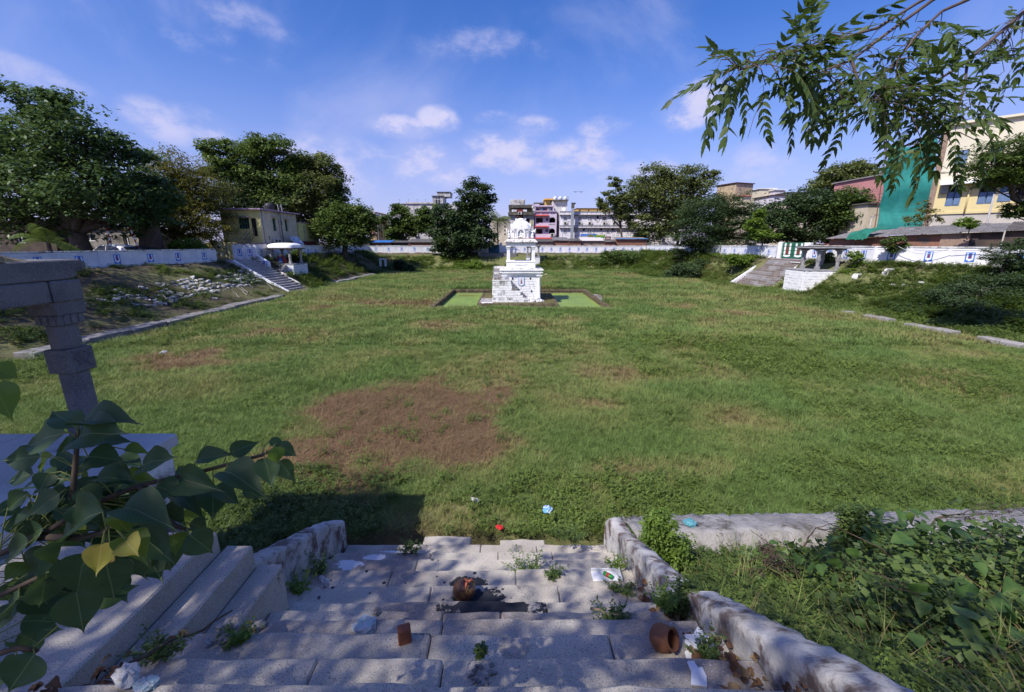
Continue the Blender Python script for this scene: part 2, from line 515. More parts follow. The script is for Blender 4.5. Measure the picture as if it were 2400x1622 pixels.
def tuft(name, mat, n, rad, h, w, lean, seed):
    rng = random.Random(seed); V = []; F = []
    for i in range(n):
        a = rng.uniform(0, 6.283); r = rad * math.sqrt(rng.random())
        blade(rng, (r * math.cos(a), r * math.sin(a), -.01), a + rng.uniform(-1.2, 1.2), h * rng.uniform(.5, 1.15), w * rng.uniform(.7, 1.3), lean * rng.uniform(.3, 1.5), V, F)
    return proto(name, np.array(V), np.array(F), mat)
def leafy(name, mat, stems, h, rad, leaf, nleaf, seed, trail=0):
    rng = random.Random(seed); V = []; F = []
    for s in range(stems):
        a = rng.uniform(0, 6.283); r = rad * rng.random()
        b = np.array([r * math.cos(a), r * math.sin(a), 0.0]); hh = h * rng.uniform(.5, 1.1)
        ln = rng.uniform(.2, .6) + trail
        top = b + np.array([math.cos(a) * hh * ln, math.sin(a) * hh * ln, hh * (1 - .6 * trail)])
        blade(rng, b, a, hh, .006 + .01 * leaf, ln * .7, V, F)
        for k in range(nleaf):
            tt = rng.uniform(.15, 1.0); p = b + (top - b) * tt
            q = rng.uniform(0, 6.283); L = leaf * rng.uniform(.6, 1.25); W = L * .58
            d = np.array([math.cos(q), math.sin(q), rng.uniform(-.35, .45)]); sdv = np.array([-d[1], d[0], rng.uniform(-.4, .4)])
            o = len(V)
            V += [p, p + d * L * .45 + sdv * W / 2 + np.array([0, 0, .12 * L]), p + d * L, p + d * L * .45 - sdv * W / 2 + np.array([0, 0, .12 * L])]
            F.append((o, o+1, o+2, o+3))
    return proto(name, np.array(V), np.array(F), mat)
def grassmat():
    m, t, p, pos, out = newmat('grass_blades')
    a = node(t, 'ShaderNodeAttribute'); a.attribute_name = 'tint'; a.attribute_type = 'INSTANCER'
    r = node(t, 'ShaderNodeValToRGB')
    el = r.color_ramp.elements
    el[0].position = 0; el[0].color = (.25, .15, .085, 1)
    el[1].position = 1; el[1].color = (.158, .240, .064, 1)
    for ps, cc in ((.25, (.27, .185, .105)), (.45, (.305, .285, .110)), (.75, (.232, .282, .086))):
        e = el.new(ps); e.color = col(cc)
    t.links.new(a.outputs['Fac'], r.inputs[0]); t.links.new(r.outputs[0], p.inputs['Base Color'])
    p.inputs['Roughness'].default_value = .6; p.inputs['Specular IOR Level'].default_value = .2
    tr = node(t, 'ShaderNodeBsdfTranslucent'); t.links.new(r.outputs[0], tr.inputs[0])
    mx = node(t, 'ShaderNodeMixShader'); mx.inputs[0].default_value = .3
    t.links.new(p.outputs[0], mx.inputs[1]); t.links.new(tr.outputs[0], mx.inputs[2]); t.links.new(mx.outputs[0], out.inputs[0])
    return m
GM = grassmat()
WM = leafmat('weed_leaves', (.050, .085, .020), (.170, .235, .050), .3, inst=True)
tufts_near = [tuft('grass_tuft', GM, 20, .11, .15, .0075, .9, i) for i in range(4)]
tufts_far = [tuft('grass_tuft', GM, 20, .26, .20, .022, .9, 10 + i) for i in range(4)]
straws = [tuft('straw_tuft', GM, 18, .16, .17, .008, 3.2, 20 + i) for i in range(3)]
weeds_p = [leafy('weed', WM, 9, .28, .14, .055, 9, 30 + i) for i in range(3)]
weeds_big = [leafy('weed', WM, 12, .55, .35, .13, 10, 40 + i, .3) for i in range(3)]
def sample(x0, x1, y0, y1, dens, seed, fan=True):
    r = np.random.RandomState(seed)
    n = int((x1 - x0) * (y1 - y0) * dens)
    x = r.uniform(x0, x1, n); y = r.uniform(y0, y1, n)
    if fan:
        k = np.abs(x) < 1.32 * y + 3.0
        x, y = x[k], y[k]
    return x, y, r
def in_pond(x, y, m=.25): return (x > POND[0] - m) & (x < POND[1] + m) & (y > POND[2] - m * .2) & (y < POND[3] + m)
def field(name, bands, protos, straw, kind):
    Ps = []; Rt = []; Sc = []; Ti = []; Ix = []
    for (y0, y1, dens, sc, seed) in bands:
        x, y, r = sample(-23, 28, y0, y1, dens, seed)
        d = dryness(x, y)
        lim = np.interp(y, *RFX)
        keep = (x > -21.4) & (x < lim + 2.5) & ~in_pond(x, y) & (r.rand(len(x)) < .45 + .75 * fbm(x, y, .5, 61))
        keep &= (d > .6) if kind == 'straw' else (r.rand(len(x)) > d * 1.05 - .12)
        keep &= ~((x > -4.3) & (x < 1.9) & (y < 6.0)) & ~((x < -20.6) & (y > 17) & (y < 39)) & ~((x < -20.9) & (y > 51) & (y < 65.5))
        x, y, d = x[keep], y[keep], d[keep]; n = len(x)
        Ps.append(np.stack([x, y, height(x, y) - .01], 1))
        Rt.append(np.stack([r.uniform(-.25, .25, n), r.uniform(-.25, .25, n), r.uniform(0, 6.28, n)], 1))
        Sc.append(sc * r.uniform(.55, 1.25, n) * (.55 + .9 * fbm(x, y, .33, 71)))
        tn = .84 - .55 * d + (fbm(x, y, .45, 81) - .5) * 1.1 + (fbm(x, y, .12, 83) - .5) * .7 + r.uniform(-.16, .16, n)
        if kind == 'straw': tn = r.uniform(0, .32, n)
        Ti.append(np.clip(tn, 0, 1)); Ix.append(r.randint(0, len(protos), n))
    return gn_scatter(name, np.concatenate(Ps), np.concatenate(Rt), np.concatenate(Sc), np.concatenate(Ti), np.concatenate(Ix), protos)
stuff(field('grass', [(6.0, 12, 300, 1.0, 1), (12, 20, 150, 1.25, 2)], tufts_near, None, 'grass'), 'short green grass growing over the near tank floor', 'grass')
stuff(field('grass', [(20, 35, 66, 1.25, 3), (35, 77, 26, 1.7, 4)], tufts_far, None, 'grass'), 'green grass over the tank floor around the pond and beyond', 'grass')
stuff(field('straw', [(6.3, 17, 130, 1.0, 5)], straws, None, 'straw'), 'flattened brown straw on the bare patch of the tank floor', 'straw')
# broad-leaved weeds: patches on the floor, mats on the banks
# places kept clear of plants: stairs, platforms, kerbs
CLEAR = [(-28.5, -21.6, 41.2, 45.0), (26.6, 32.2, 45.1, 51.2), (27.6, 31.6, 39.2, 43.0), (-27.4, -24.1, 46.8, 50.4), (-22.1, -20.7, 17, 39), (-22.6, -21, 51, 65.5), (24.0, 25.1, 13, 30), (-6.3, 5.4, 78, 84)]
def clear(x, y):
    k = np.ones(len(x), bool)
    for (a, b, c, d) in CLEAR: k &= ~((x > a) & (x < b) & (y > c) & (y < d))
    return k
def weeds(name, label, regions, protos, cat='weeds'):
    Ps = []; Rt = []; Sc = []; Ti = []; Ix = []
    for (x0, x1, y0, y1, dens, sc, seed, thr, lo, hi) in regions:
        x, y, r = sample(x0, x1, y0, y1, dens, seed)
        keep = (fbm(x, y, .45, seed) + r.uniform(-.12, .12, len(x)) > thr) & ~in_pond(x, y, .4)
        keep &= ~((x > -4.3) & (x < 1.9) & (y < 6.1))
        wl_ = np.interp(y, *LWX); wr_ = np.interp(y, *RWX)
        keep &= (x > wl_ + .35) & (x < wr_ - .35) & (y < 83.4) & clear(x, y)
        x, y = x[keep], y[keep]; n = len(x)
        Ps.append(np.stack([x, y, height(x, y) - .02], 1))
        Rt.append(np.stack([r.uniform(-.3, .3, n), r.uniform(-.3, .3, n), r.uniform(0, 6.28, n)], 1))
        Sc.append(sc * r.uniform(.5, 1.3, n)); Ti.append(np.clip(lo + (hi - lo) * fbm(x, y, .6, seed + 3) * 1.0 + r.uniform(-.2, .2, n), 0, 1)); Ix.append(r.randint(0, len(protos), n))
    return stuff(gn_scatter(name, np.concatenate(Ps), np.concatenate(Rt), np.concatenate(Sc), np.concatenate(Ti), np.concatenate(Ix), protos), label, cat)
weeds('weeds', 'low broad-leaved weeds spreading over the near tank floor', [
    (-4, 4, 5.9, 8.2, 80, .75, 101, .47, .2, 1.1), (4, 14, 6.3, 9.5, 50, .75, 102, .55, .2, 1.1), (-9, -4, 5.5, 8.5, 60, .9, 103, .45, .1, .9),
    (9, 23, 9, 20, 30, .85, 104, .52, .3, 1.3), (5, 14, 15, 22, 30, 1.2, 105, .5, .5, 1.5), (-18, 5, 8.5, 24, 5, 1.0, 106, .6, .2, 1.0), (-22, -17, 14, 30, 16, 1.3, 107, .5, .1, .8)], weeds_p)
weeds('bank_weeds', 'tangled green weeds and creepers covering the earth banks', [
    (24, 46, 12, 40, 17, .72, 111, .40, .0, 1.1), (24, 34, 40, 62, 11, .8, 112, .42, .1, 1.1), (20, 33, 60, 84, 8, 1.1, 113, .34, .0, 1.0),
    (-30, 27, 74.5, 81.3, 7, 1.0, 114, .38, .1, 1.2), (-29, -21.5, 44, 78, 7, 1.0, 115, .42, -.2, .7), (-35, -21.5, 16, 44, 9, .62, 116, .50, -.3, .7)], weeds_big)
weeds('near_bank_weeds', 'weeds and grass on the near bank beside the stair', [
    (1.9, 9, 1.0, 6.0, 105, .62, 121, .42, -.2, 1.0), (1.9, 3.4, 1.2, 4.6, 60, .55, 123, .4, .1, 1.2), (-9, -4.25, .5, 6.0, 110, .8, 122, .44, -.1, .8)], weeds_p)

def bank_grass(name, label, x0, x1, y0, y1, dens, protos, lo, hi, sc, seed):
    x, y, r = sample(x0, x1, y0, y1, dens, seed, False); n = len(x)
    k = (r.rand(n) < .2 + fbm(x, y, .9, seed)); x, y = x[k], y[k]; n = len(x)
    stuff(gn_scatter(name, np.stack([x, y, height(x, y) - .02], 1), np.stack([r.uniform(-.4, .4, n), r.uniform(-.4, .4, n), r.uniform(0, 6.28, n)], 1), sc * r.uniform(.6, 1.5, n), np.clip(r.uniform(lo, hi, n), 0, 1), r.randint(0, len(protos), n), protos), label, 'grass')
tall = [tuft('tall_grass', GM, 14, .07, .34, .006, .9, 50 + i) for i in range(3)]
bank_grass('bank_grass', 'half-dry grass growing through the weeds of the near right bank', 1.95, 9, .8, 5.6, 26, tall, .25, 1.0, .8, 131)
bank_grass('dry_bank_grass', 'dry bent grass below the left parapet and pavilion', -4.2, -2.95, 3.3, 6.2, 110, tall, .0, .7, .9, 132)
weeds('field_clumps', 'scattered taller weed clumps standing in the grass of the tank floor', [(-20, 24, 13, 74, .55, .42, 141, .50, .3, 1.2), (4.5, 13, 16, 22, 5, .45, 142, .46, .9, 1.6)], weeds_big)
weeds('dark_bank_weeds', 'dense dark weeds on the right bank near the right end', [(27, 42, 17, 31, 16, 1.15, 133, .36, -.7, .35)], weeds_big)
# ================================================================== shared materials
WHITEWASH = M('whitewash', (.70, .71, .74), (.58, .60, .66), 1.5, dirt=(.20, .18, .16), da=(.60, .85), ds=1.4, streak=(.28, .25, .22), sa=(.62, .86), bump=.35, bs=14)
WW_CLEAN = M('whitewash_fresh', (.80, .79, .80), (.70, .69, .72), 1.5, dirt=(.34, .30, .27), da=(.66, .9), ds=2.0, bump=.35, bs=16)
WW_SHRINE = M('shrine_whitewash', (.87, .86, .85), (.79, .78, .78), 2.5, dirt=(.24, .21, .18), da=(.62, .82), ds=2.6, bump=.4, bs=18)
WW_STAIN = M('stained_whitewash', (.72, .71, .70), (.60, .58, .56), 2.0, dirt=(.13, .11, .09), da=(.47, .66), ds=2.2, streak=(.16, .14, .12), sa=(.5, .72), bump=.6, bs=14)
GRANITE = M('granite', (.30, .29, .30), (.22, .215, .22), 2.0, dirt=(.12, .11, .10), da=(.55, .85), ds=1.8, speck=(.40, .39, .39), bump=.35, bs=30)
GRANITE_DK = M('old_granite', (.175, .17, .175), (.12, .118, .122), 3.0, dirt=(.07, .065, .06), da=(.5, .8), ds=2.5, speck=(.24, .235, .235), bump=.45, bs=35)
BRICKRED = M('red_brick', (.30, .105, .055), (.20, .075, .045), 4, dirt=(.10, .08, .07), da=(.55, .8), ds=1.5, bump=.4)
OLD_BRICK = M('old_pond_brick', (.19, .145, .10), (.12, .09, .06), 4, dirt=(.05, .05, .03), da=(.45, .7), ds=2, bump=.5)
CONC = M('rough_concrete', (.36, .34, .34), (.25, .235, .23), 1.6, dirt=(.12, .11, .09), da=(.5, .8), ds=2.2, bump=.7, bs=26)
BLUE = M('blue_paint', (.055, .20, .62), (.05, .17, .52), 5, dirt=(.25, .3, .42), da=(.7, .95), ds=6, bump=.1)
WPAINT = M('white_paint', (.80, .80, .80), (.72, .72, .72), 5, bump=.1)
RPAINT = M('red_paint', (.28, .022, .02), (.20, .02, .02), 5, bump=.1)
def brickwall(name, c1, c2, mortar, scale=1.0, dirt=None):
    if name in MATS: return MATS[name]
    m, t, p, pos, out = newmat(name)
    tc = node(t, 'ShaderNodeTexCoord'); mp = node(t, 'ShaderNodeMapping'); mp.inputs['Rotation'].default_value = (R(90), 0, 0)
    t.links.new(tc.outputs['Object'], mp.inputs[0])
    b = node(t, 'ShaderNodeTexBrick'); b.inputs['Color1'].default_value = col(c1); b.inputs['Color2'].default_value = col(c2); b.inputs['Mortar'].default_value = col(mortar)
    b.inputs['Scale'].default_value = 4.0 * scale; b.inputs['Mortar Size'].default_value = .025; b.inputs['Row Height'].default_value = .3
    t.links.new(mp.outputs[0], b.inputs['Vector'])
    c = mixc(t, ramp(t, noise(t, pos, .9, 6, .65), .5, .7), b.outputs['Color'], dirt or (.10, .085, .075))
    t.links.new(c, p.inputs['Base Color']); p.inputs['Roughness'].default_value = .95
    bumpy(t, p, b.outputs['Fac'], -.3, .01)
    MATS[name] = m; return m
SHEDBRICK = brickwall('shed_brickwork', (.30, .11, .06), (.21, .085, .05), (.22, .18, .15))
RUBBLEBRICK = brickwall('rough_brickwork', (.30, .19, .13), (.22, .13, .09), (.34, .30, .26), .8)

# ================================================================== pond in the middle of the tank
def watermat():
    m, t, p, pos, out = newmat('duckweed_water')
    n1 = noise(t, pos, .45, 7, .65); n2 = noise(t, pos, 25, 4, .6)
    c = mixc(t, ramp(t, n1, .3, .75), (.135, .205, .055), (.30, .385, .058))
    c = mixc(t, ramp(t, n2, .35, .7), c, (.185, .275, .065))
    c = mixc(t, ramp(t, noise(t, pos, .9, 7, .7), .56, .66), c, (.115, .18, .055))
    t.links.new(c, p.inputs['Base Color']); p.inputs['Roughness'].default_value = .55; p.inputs['Specular IOR Level'].default_value = .3
    bumpy(t, p, n2, .15, .01)
    return m
x0, x1, y0, y1 = POND
mb = MB(); mb.add([(x0+.02, y0+.02, -.38), (x1-.02, y0+.02, -.38), (x1-.02, y1-.02, -.38), (x0+.02, y1-.02, -.38)], [(0, 1, 2, 3)])
w = mb.build('water', watermat()); w['kind'] = 'structure'
# brick-on-edge lining of the pond and the island: walls with a row of headers
def header_row(p0, p1, z0, z1, depth, seed, wdt=.115):
    """a row of upright bricks from p0 to p1 as one joined piece"""
    rng = random.Random(seed); mb = MB()
    p0, p1 = Vector((p0[0], p0[1], 0)), Vector((p1[0], p1[1], 0)); L = (p1 - p0).length; d = (p1 - p0) / L; nrm = Vector((-d.y, d.x, 0))
    s = 0
    while s < L - .05:
        w_ = wdt * rng.uniform(.85, 1.1); g = .012
        a = p0 + d * s; b = p0 + d * min(s + w_ - g, L); o = nrm * rng.uniform(-.012, .012); h = rng.uniform(-.03, .015)
        q = [a + o, b + o, b + o + nrm * depth, a + o + nrm * depth]
        mb.hexa([(v.x, v.y, z0) for v in q] + [(v.x, v.y, z1 + h) for v in q])
        s += w_
    return mb
pw = thing('pond_wall', 'brick-on-edge retaining wall around the duckweed pond', 'wall', (0, 38, 0))
ring = [((x0, y0), (x1, y0)), ((x1, y0), (x1, y1)), ((x1, y1), (x0, y1)), ((x0, y1), (x0, y0))]
for i, (a, b) in enumerate(ring):
    for j, (za, zb) in enumerate(((-.9, -.17), (-.165, .05))):
        o = header_row(a, b, za, zb, .22 if j == 0 else .26, 50 + i * 3 + j).build('brick_course', OLD_BRICK, pw, world=True)
        o['kind'] = 'stuff'
# fallen section of rim slabs on the right side
for k in range(7):
    a = 36.2 + k * .55; rng = random.Random(k)
    mb = MB(); mb.box(7.85, 8.4, a, a + .5, .02 + .01 * k, .08 + .01 * k); mb.build('rim_slab', CONC, pw, world=True)
stuff(gn_scatter('aquatic_weed', *(lambda r: (np.stack([r.normal(-4.6, .8, 240), r.normal(43.0, .45, 240), np.full(240, -.39)], 1), np.stack([r.uniform(-.3, .3, 240), r.uniform(-.3, .3, 240), r.uniform(0, 6, 240)], 1), r.uniform(.4, .8, 240), r.uniform(.2, .6, 240), r.randint(0, 3, 240)))(np.random.RandomState(3)), tufts_near[:3]), 'dark patch of reeds rising through the pond duckweed', 'reeds')

# ================================================================== boundary walls with painted emblems
def emblem_mesh(name, outline=False):
    mb = MB(); y = -.012
    W, H = .25, .36
    def plate(poly, ya, yb, mi): mb.prism(poly, 'y', ya, yb, mi)
    if outline:   # blue outline of a shield
        plate([(-W*.72, -H*.75), (-W*.3, -H), (W*.3, -H), (W*.72, -H*.75), (W*.72, H*.85), (-W*.72, H*.85)], y, 0, 0)
        plate([(-W*.50, -H*.62), (0, -H*.80), (W*.50, -H*.62), (W*.50, H*.99), (-W*.50, H*.99)], y - .005, y, 1)
        plate([(-.085, -H*.35), (.085, -H*.35), (.06, H*.8), (0, H*1.05), (-.06, H*.8)], y - .010, y - .005, 0)
        plate([(-.032, -H*.25), (.032, -H*.25), (.02, H*.6), (0, H*.8), (-.02, H*.6)], y - .014, y - .010, 2)
    else:
        plate([(-W, -H), (W, -H), (W, H), (-W, H)], y, 0, 0)
        plate([(-W*.72, -H*.55), (-W*.25, -H*.70), (0, -H*.88), (W*.25, -H*.70), (W*.72, -H*.55), (W*.72, H*.84), (W*.40, H*.84), (W*.40, -H*.32), (-W*.40, -H*.32), (-W*.40, H*.84), (-W*.72, H*.84)], y - .005, y, 1)
        plate([(-W*.26, -H*.24), (W*.26, -H*.24), (W*.14, H*.3), (0, H*.80), (-W*.14, H*.3)], y - .009, y, 2)
    return mb.mesh(name, [BLUE, WPAINT, RPAINT])
EMB = emblem_mesh('painted_emblem'); EMB_O = emblem_mesh('painted_emblem', True)
def wall_run(label, p0, p1, z0, z1, h, n, emb=EMB, group=None, es=1.0, mat=WHITEWASH, skip=(), pierw=.16, ends=True, depth=.28):
    """wall from p0 to p1; its face looks to the right-hand side of p0 -> p1 turned by -90 degrees"""
    p0 = Vector((p0[0], p0[1], z0)); p1 = Vector((p1[0], p1[1], z1))
    d = p1 - p0; L = math.hypot(d.x, d.y); a = math.atan2(d.y, d.x)
    t = thing('boundary_wall', label, 'wall', p0, a, group)
    sl = d.z / L
    rng = random.Random(int(L * 100))
    def slab(xa, xb, ya, yb, za, zb):
        m = MB(); m.hexa([(xa, ya, za + sl*xa), (xb, ya, za + sl*xb), (xb, yb, za + sl*xb), (xa, yb, za + sl*xa), (xa, ya, zb + sl*xa), (xb, ya, zb + sl*xb), (xb, yb, zb + sl*xb), (xa, yb, zb + sl*xa)]); return m
    slab(0, L, -.02, depth, -.7, .14).build('plinth', WW_STAIN, t)
    slab(-.02, L + .02, -.03, depth + .03, h - .10, h).build('coping', WW_STAIN, t, bevel=.015)
    pw_ = L / n
    for k in range(n):
        xa, xb = k * pw_ + pierw / 2, (k + 1) * pw_ - pierw / 2
        slab(xa, xb, .03, depth - .02, .14, h - .10).build('panel', mat, t)
        slab(xa + .03, xb - .03, .004, .03, h - .28, h - .215).build('panel_rail', mat, t)
        if emb and k not in skip:
            e = put('emblem', emb, t); e.location = ((xa + xb) / 2 + rng.uniform(-.06, .06), .03, h * .47 + sl * (xa + xb) / 2); e.scale = (es*rng.uniform(.92, 1.08), 1, es*rng.uniform(.92, 1.1)); e.rotation_euler = (0, rng.uniform(-.04, .04), 0)
    for k in range(n + 1):
        x = k * pw_
        slab(x - pierw / 2, x + pierw / 2, 0, depth, .14, h - .10).build('pilaster', mat, t)
    return t
GRP = 'emblem walls around the tank'
wall_run('white wall with blue emblems above the left bank, ending at the stair gap', (-34.4, 18), (-28.6, 41.0), 3.15, 3.15, 1.24, 10, es=.9)
wall_run('short white wall facing the tank beside the yellow gate, two blue emblems', (-30.1, 46), (-27.72, 46), 3.15, 3.15, 1.66, 2, es=.95)
wall_run('tall white wall behind the domed-roof pavilion below the yellow house', (-27.72, 46.05), (-27.9, 57.3), 3.15, 3.15, 1.62, 5, es=.85)
wall_run('white wall beyond the yellow house running to the far corner', (-28.0, 57.5), (-28.2, 83.8), 3.1, 2.95, 1.5, 12, es=.8)
wall_run('white far wall left of the leafy bank tree, large emblem panels', (-28.1, 84), (-5.2, 84), 2.95, 2.95, 1.42, 9, es=.95)
wall_run('white far wall behind the shrine, row of shield emblems', (-1.9, 84), (26.3, 84), 2.95, 2.95, 1.42, 16, EMB_O, es=1.1, mat=WW_CLEAN)
wall_run('white wall under dark trees between far corner and green gate', (26.5, 83.9), (31.3, 50.6), 2.95, 3.15, 1.5, 16, EMB_O, es=1.0)
wall_run('white wall between green gate and bent wall behind the open pavilion', (32.2, 46.4), (32.55, 38.3), 3.15, 3.15, 1.52, 4, es=1.05, mat=WW_CLEAN)
wall_run('white wall on the right bank below the brick shed, cable hanging over it', (32.6, 38.15), (36.6, 32.3), 3.15, 3.15, 1.5, 3, es=1.05, mat=WW_CLEAN)
wall_run('white wall at the right end below the long corrugated roof', (36.65, 32.25), (46.5, 18.5), 3.15, 3.15, 1.5, 7, es=1.05)
# ================================================================== the shrine on its island
SH = Vector((.82, 38.4, -.06))
island = thing('island_platform', 'low brick-edged island with grass top carrying the white shrine', 'platform', (.5, 38.2, -.4))
ix0, ix1, iy0, iy1 = -2.95, 3.95, 34.9, 42.2
MB().box(ix0+.1, ix1-.1, iy0+.1, iy1-.1, -.9, -.07).build('core', M('island_soil', (.16, .13, .07), (.09, .10, .035), 2.5, bump=.8, bs=12), island, world=True)
for i, (a, b) in enumerate([((ix0, iy0), (ix1, iy0)), ((ix1, iy0), (ix1, iy1)), ((ix1, iy1), (ix0, iy1)), ((ix0, iy1), (ix0, iy0))]):
    for j, (za, zb) in enumerate(((-.9, -.19), (-.185, -.02))):
        o = header_row(a, b, za, zb, .2 + .04 * j, 80 + i * 3 + j).build('brick_course', OLD_BRICK, island, world=True); o['kind'] = 'stuff'
MB().box(ix0+.15, ix0+1.25, 35.5, 38.2, -.06, .0).build('paving_slab', CONC, island, world=True)
MB().box(ix0+.35, ix0+1.3, 35.2, 35.48, -.06, .02).build('paving_slab', WW_SHRINE, island, world=True)
_r = np.random.RandomState(12)
def isl_pts(n):
    x = _r.uniform(ix0+.1, ix1-.1, n); y = _r.uniform(iy0+.05, iy1-.1, n)
    k = ~((x > -1.8) & (x < 2.6) & (y > 35.8) & (y < 40.4)) & ~((x < -1.7) & (y > 35.2) & (y < 38.2) & (_r.rand(n) > .15))
    return x[k], y[k]
_x, _y = isl_pts(1500); _n = len(_x)
stuff(gn_scatter('island_grass', np.stack([_x, _y, np.full(_n, -.08)], 1), np.stack([_r.uniform(-.3, .3, _n), _r.uniform(-.3, .3, _n), _r.uniform(0, 6, _n)], 1), _r.uniform(.5, 1.0, _n), np.clip(_r.normal(.42, .2, _n), 0, 1), _r.randint(0, 4, _n), tufts_near), 'dry tufts of grass on the shrine island', 'grass')

shrine = thing('shrine', 'white two-storey shrine with arched dome standing in the pond', 'shrine', SH)
bx0, bx1, by0, by1 = -.83, 2.47, 36.85, 40.1
bz1 = 2.30
# lower storey: rough whitewashed stone blocks laid in courses on a core
core = MB().box(bx0+.12, bx1-.12, by0+.10, by1-.1, -.1, bz1).build('masonry_core', WW_STAIN, shrine, world=True)
def block_mesh(seed):
    rng = random.Random(seed); mb = MB()
    q = .5
    P = [(-q, -q, -q), (q, -q, -q), (q, q, -q), (-q, q, -q), (-q, -q, q), (q, -q, q), (q, q, q), (-q, q, q)]
    P = [(a + rng.uniform(-.03, .03), b, c + rng.uniform(-.05, .05)) for (a, b, c) in P]
    # a bulging face with eight rim points
    mb.hexa(P)
    return mb.mesh('stone_block', WW_SHRINE)
BLK = [block_mesh(i) for i in range(4)]
BLK_ST = [m.copy() for m in BLK]
for m in BLK_ST: m.materials[0] = WW_STAIN
def block_face(parent, x0, x1, z0, z1, y, ny, courses, bw, seed, meshes=BLK, depth=.16, cut=None, axis='x'):
    """a face of stone blocks in courses; axis x runs left-right at depth y (outer face), axis y runs along depth at x=y"""
    rng = random.Random(seed); inv = wmat(parent).inverted()
    ch = (z1 - z0) / courses
    for c in range(courses):
        za = z0 + c * ch; s = x0 - rng.uniform(0, bw * .8)
        while s < x1:
            w_ = bw * rng.uniform(.7, 1.35); a, b = max(s, x0), min(s + w_, x1); s += w_
            if b - a < .07: continue
            if x1 - b < .1: b = x1
            zc = za + ch / 2
            if cut and zc > cut((a + b) / 2): continue
            o = put('stone_block', rng.choice(meshes), parent)
            out = rng.uniform(0, .035)
            if axis == 'x': loc = Vector(((a+b)/2, y + ny * out + (-ny) * depth / 2, zc)); sc = (b - a - .014, depth, ch - .014)
            else: loc = Vector((y + ny * out - ny * depth / 2, (a+b)/2, zc)); sc = (depth, b - a - .014, ch - .014)
            o.location = inv @ loc; o.scale = sc
            if b >= x1: break
block_face(shrine, bx0 + .30, bx1 - .22, .12, bz1 - .02, by0, -1, 10, .42, 1)
block_face(shrine, by0 + .2, by1, .1, bz1, bx1 - .02, 1, 10, .5, 2, axis='y')
block_face(shrine, by0 + .2, by1, .1, bz1, bx0 + .02, -1, 10, .5, 3, axis='y')
MB().box(bx0 - .1, bx1 + .12, by0 - .12, by1 + .1, -.08, .13).build('base_moulding', WW_STAIN, shrine, bevel=.03, world=True)
# corner columns with capitals
for cx in (bx0 + .15, bx1 - .09):
    c = MB(); c.lathe([(.17, .1), (.17, .2), (.14, .24), (.135, 1.9), (.15, 1.95), (.14, 2.0)], 12, (cx, by0 - .03, 0))
    c.build('column', WW_SHRINE, shrine, True, world=True)
    k = MB(); k.frustum(cx, by0 - .03, 2.0, 2.14, .15, .15, .27, .22); k.box(cx - .27, cx + .27, by0 - .25, by0 + .2, 2.14, 2.2)
    k.build('capital', WW_SHRINE, shrine, world=True)
# cornice in steps
for (o_, za, zb, nm) in ((.10, 2.20, 2.37, 'architrave'), (.26, 2.37, 2.45, 'cornice'), (.16, 2.45, 2.58, 'frieze'), (.30, 2.58, 2.70, 'cornice'), (.18, 2.70, 2.78, 'terrace_edge')):
    MB().box(bx0 - o_ + .05, bx1 + o_ - .02, by0 - o_, by1 + o_, za, zb).build(nm, WW_SHRINE if nm != 'terrace_edge' else WW_STAIN, shrine, bevel=.02, world=True)
# putlog holes and the big painted mark
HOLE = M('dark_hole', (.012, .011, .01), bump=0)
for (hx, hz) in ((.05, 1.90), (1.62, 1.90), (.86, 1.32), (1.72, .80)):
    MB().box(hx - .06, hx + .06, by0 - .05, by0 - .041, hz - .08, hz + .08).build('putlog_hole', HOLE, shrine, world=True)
em = MB(); cx, cz = .83, 1.62
def pl(poly, ya, yb, mi): em.prism([(cx + p[0], cz + p[1]) for p in poly], 'y', by0 - ya, by0 - yb, mi)
pl([(-.27, -.25), (-.09, -.33), (0, -.43), (.09, -.33), (.27, -.25), (.27, .38), (-.27, .38)], .050, .04, 0)
pl([(-.235, -.23), (-.08, -.30), (0, -.39), (.08, -.30), (.235, -.23), (.235, .385), (-.235, .385)], .055, .05, 1)
pl([(-.14, -.16), (.14, -.16), (.14, .36), (-.14, .36)], .059, .055, 0)
pl([(-.115, -.13), (.115, -.13), (.115, .365), (-.115, .365)], .063, .059, 1)
pl([(-.05, -.15), (.05, -.15), (.055, -.02), (.025, .2), (0, .36), (-.025, .2), (-.055, -.02)], .068, .063, 2)
em.build('painted_emblem', [BLUE, WPAINT, RPAINT], shrine, world=True)
# the stair along the front: a stone flank that steps down to the right
sx0, sy0 = -1.68, 35.95
def stair_top(x):
    if x < -.12: return 1.80
    k = int((x + .12) / .165)
    return max(.10, 1.80 - .165 * (k + 1))
MB().box(sx0 + .1, -.15, sy0 + .12, by0 + .05, -.1, 1.70).build('stair_core', WW_STAIN, shrine, world=True)
for k in range(11):
    x = -.12 + k * .165; z = 1.80 - .165 * (k + 1)
    if z < .1: break
    MB().box(x + .004, x + .165, sy0 + .10, by0 + .05, -.1, z - .03).build('stair_core', WW_STAIN, shrine, world=True)
    MB().box(x - .05, x + .17, sy0 - .02, by0, z - .045, z).build('tread', GRANITE, shrine, world=True)
block_face(shrine, sx0, 1.75, -.08, 1.78, sy0, -1, 9, .36, 4, cut=lambda x: stair_top(x) - .07, meshes=BLK + BLK_ST[:2])
block_face(shrine, sy0 + .1, by0, -.08, 1.78, sx0, -1, 9, .4, 5, axis='y')
MB().box(sx0 - .03, -.08, sy0 - .04, by0 + .02, 1.75, 1.82).build('landing_slab', WW_STAIN, shrine, world=True)
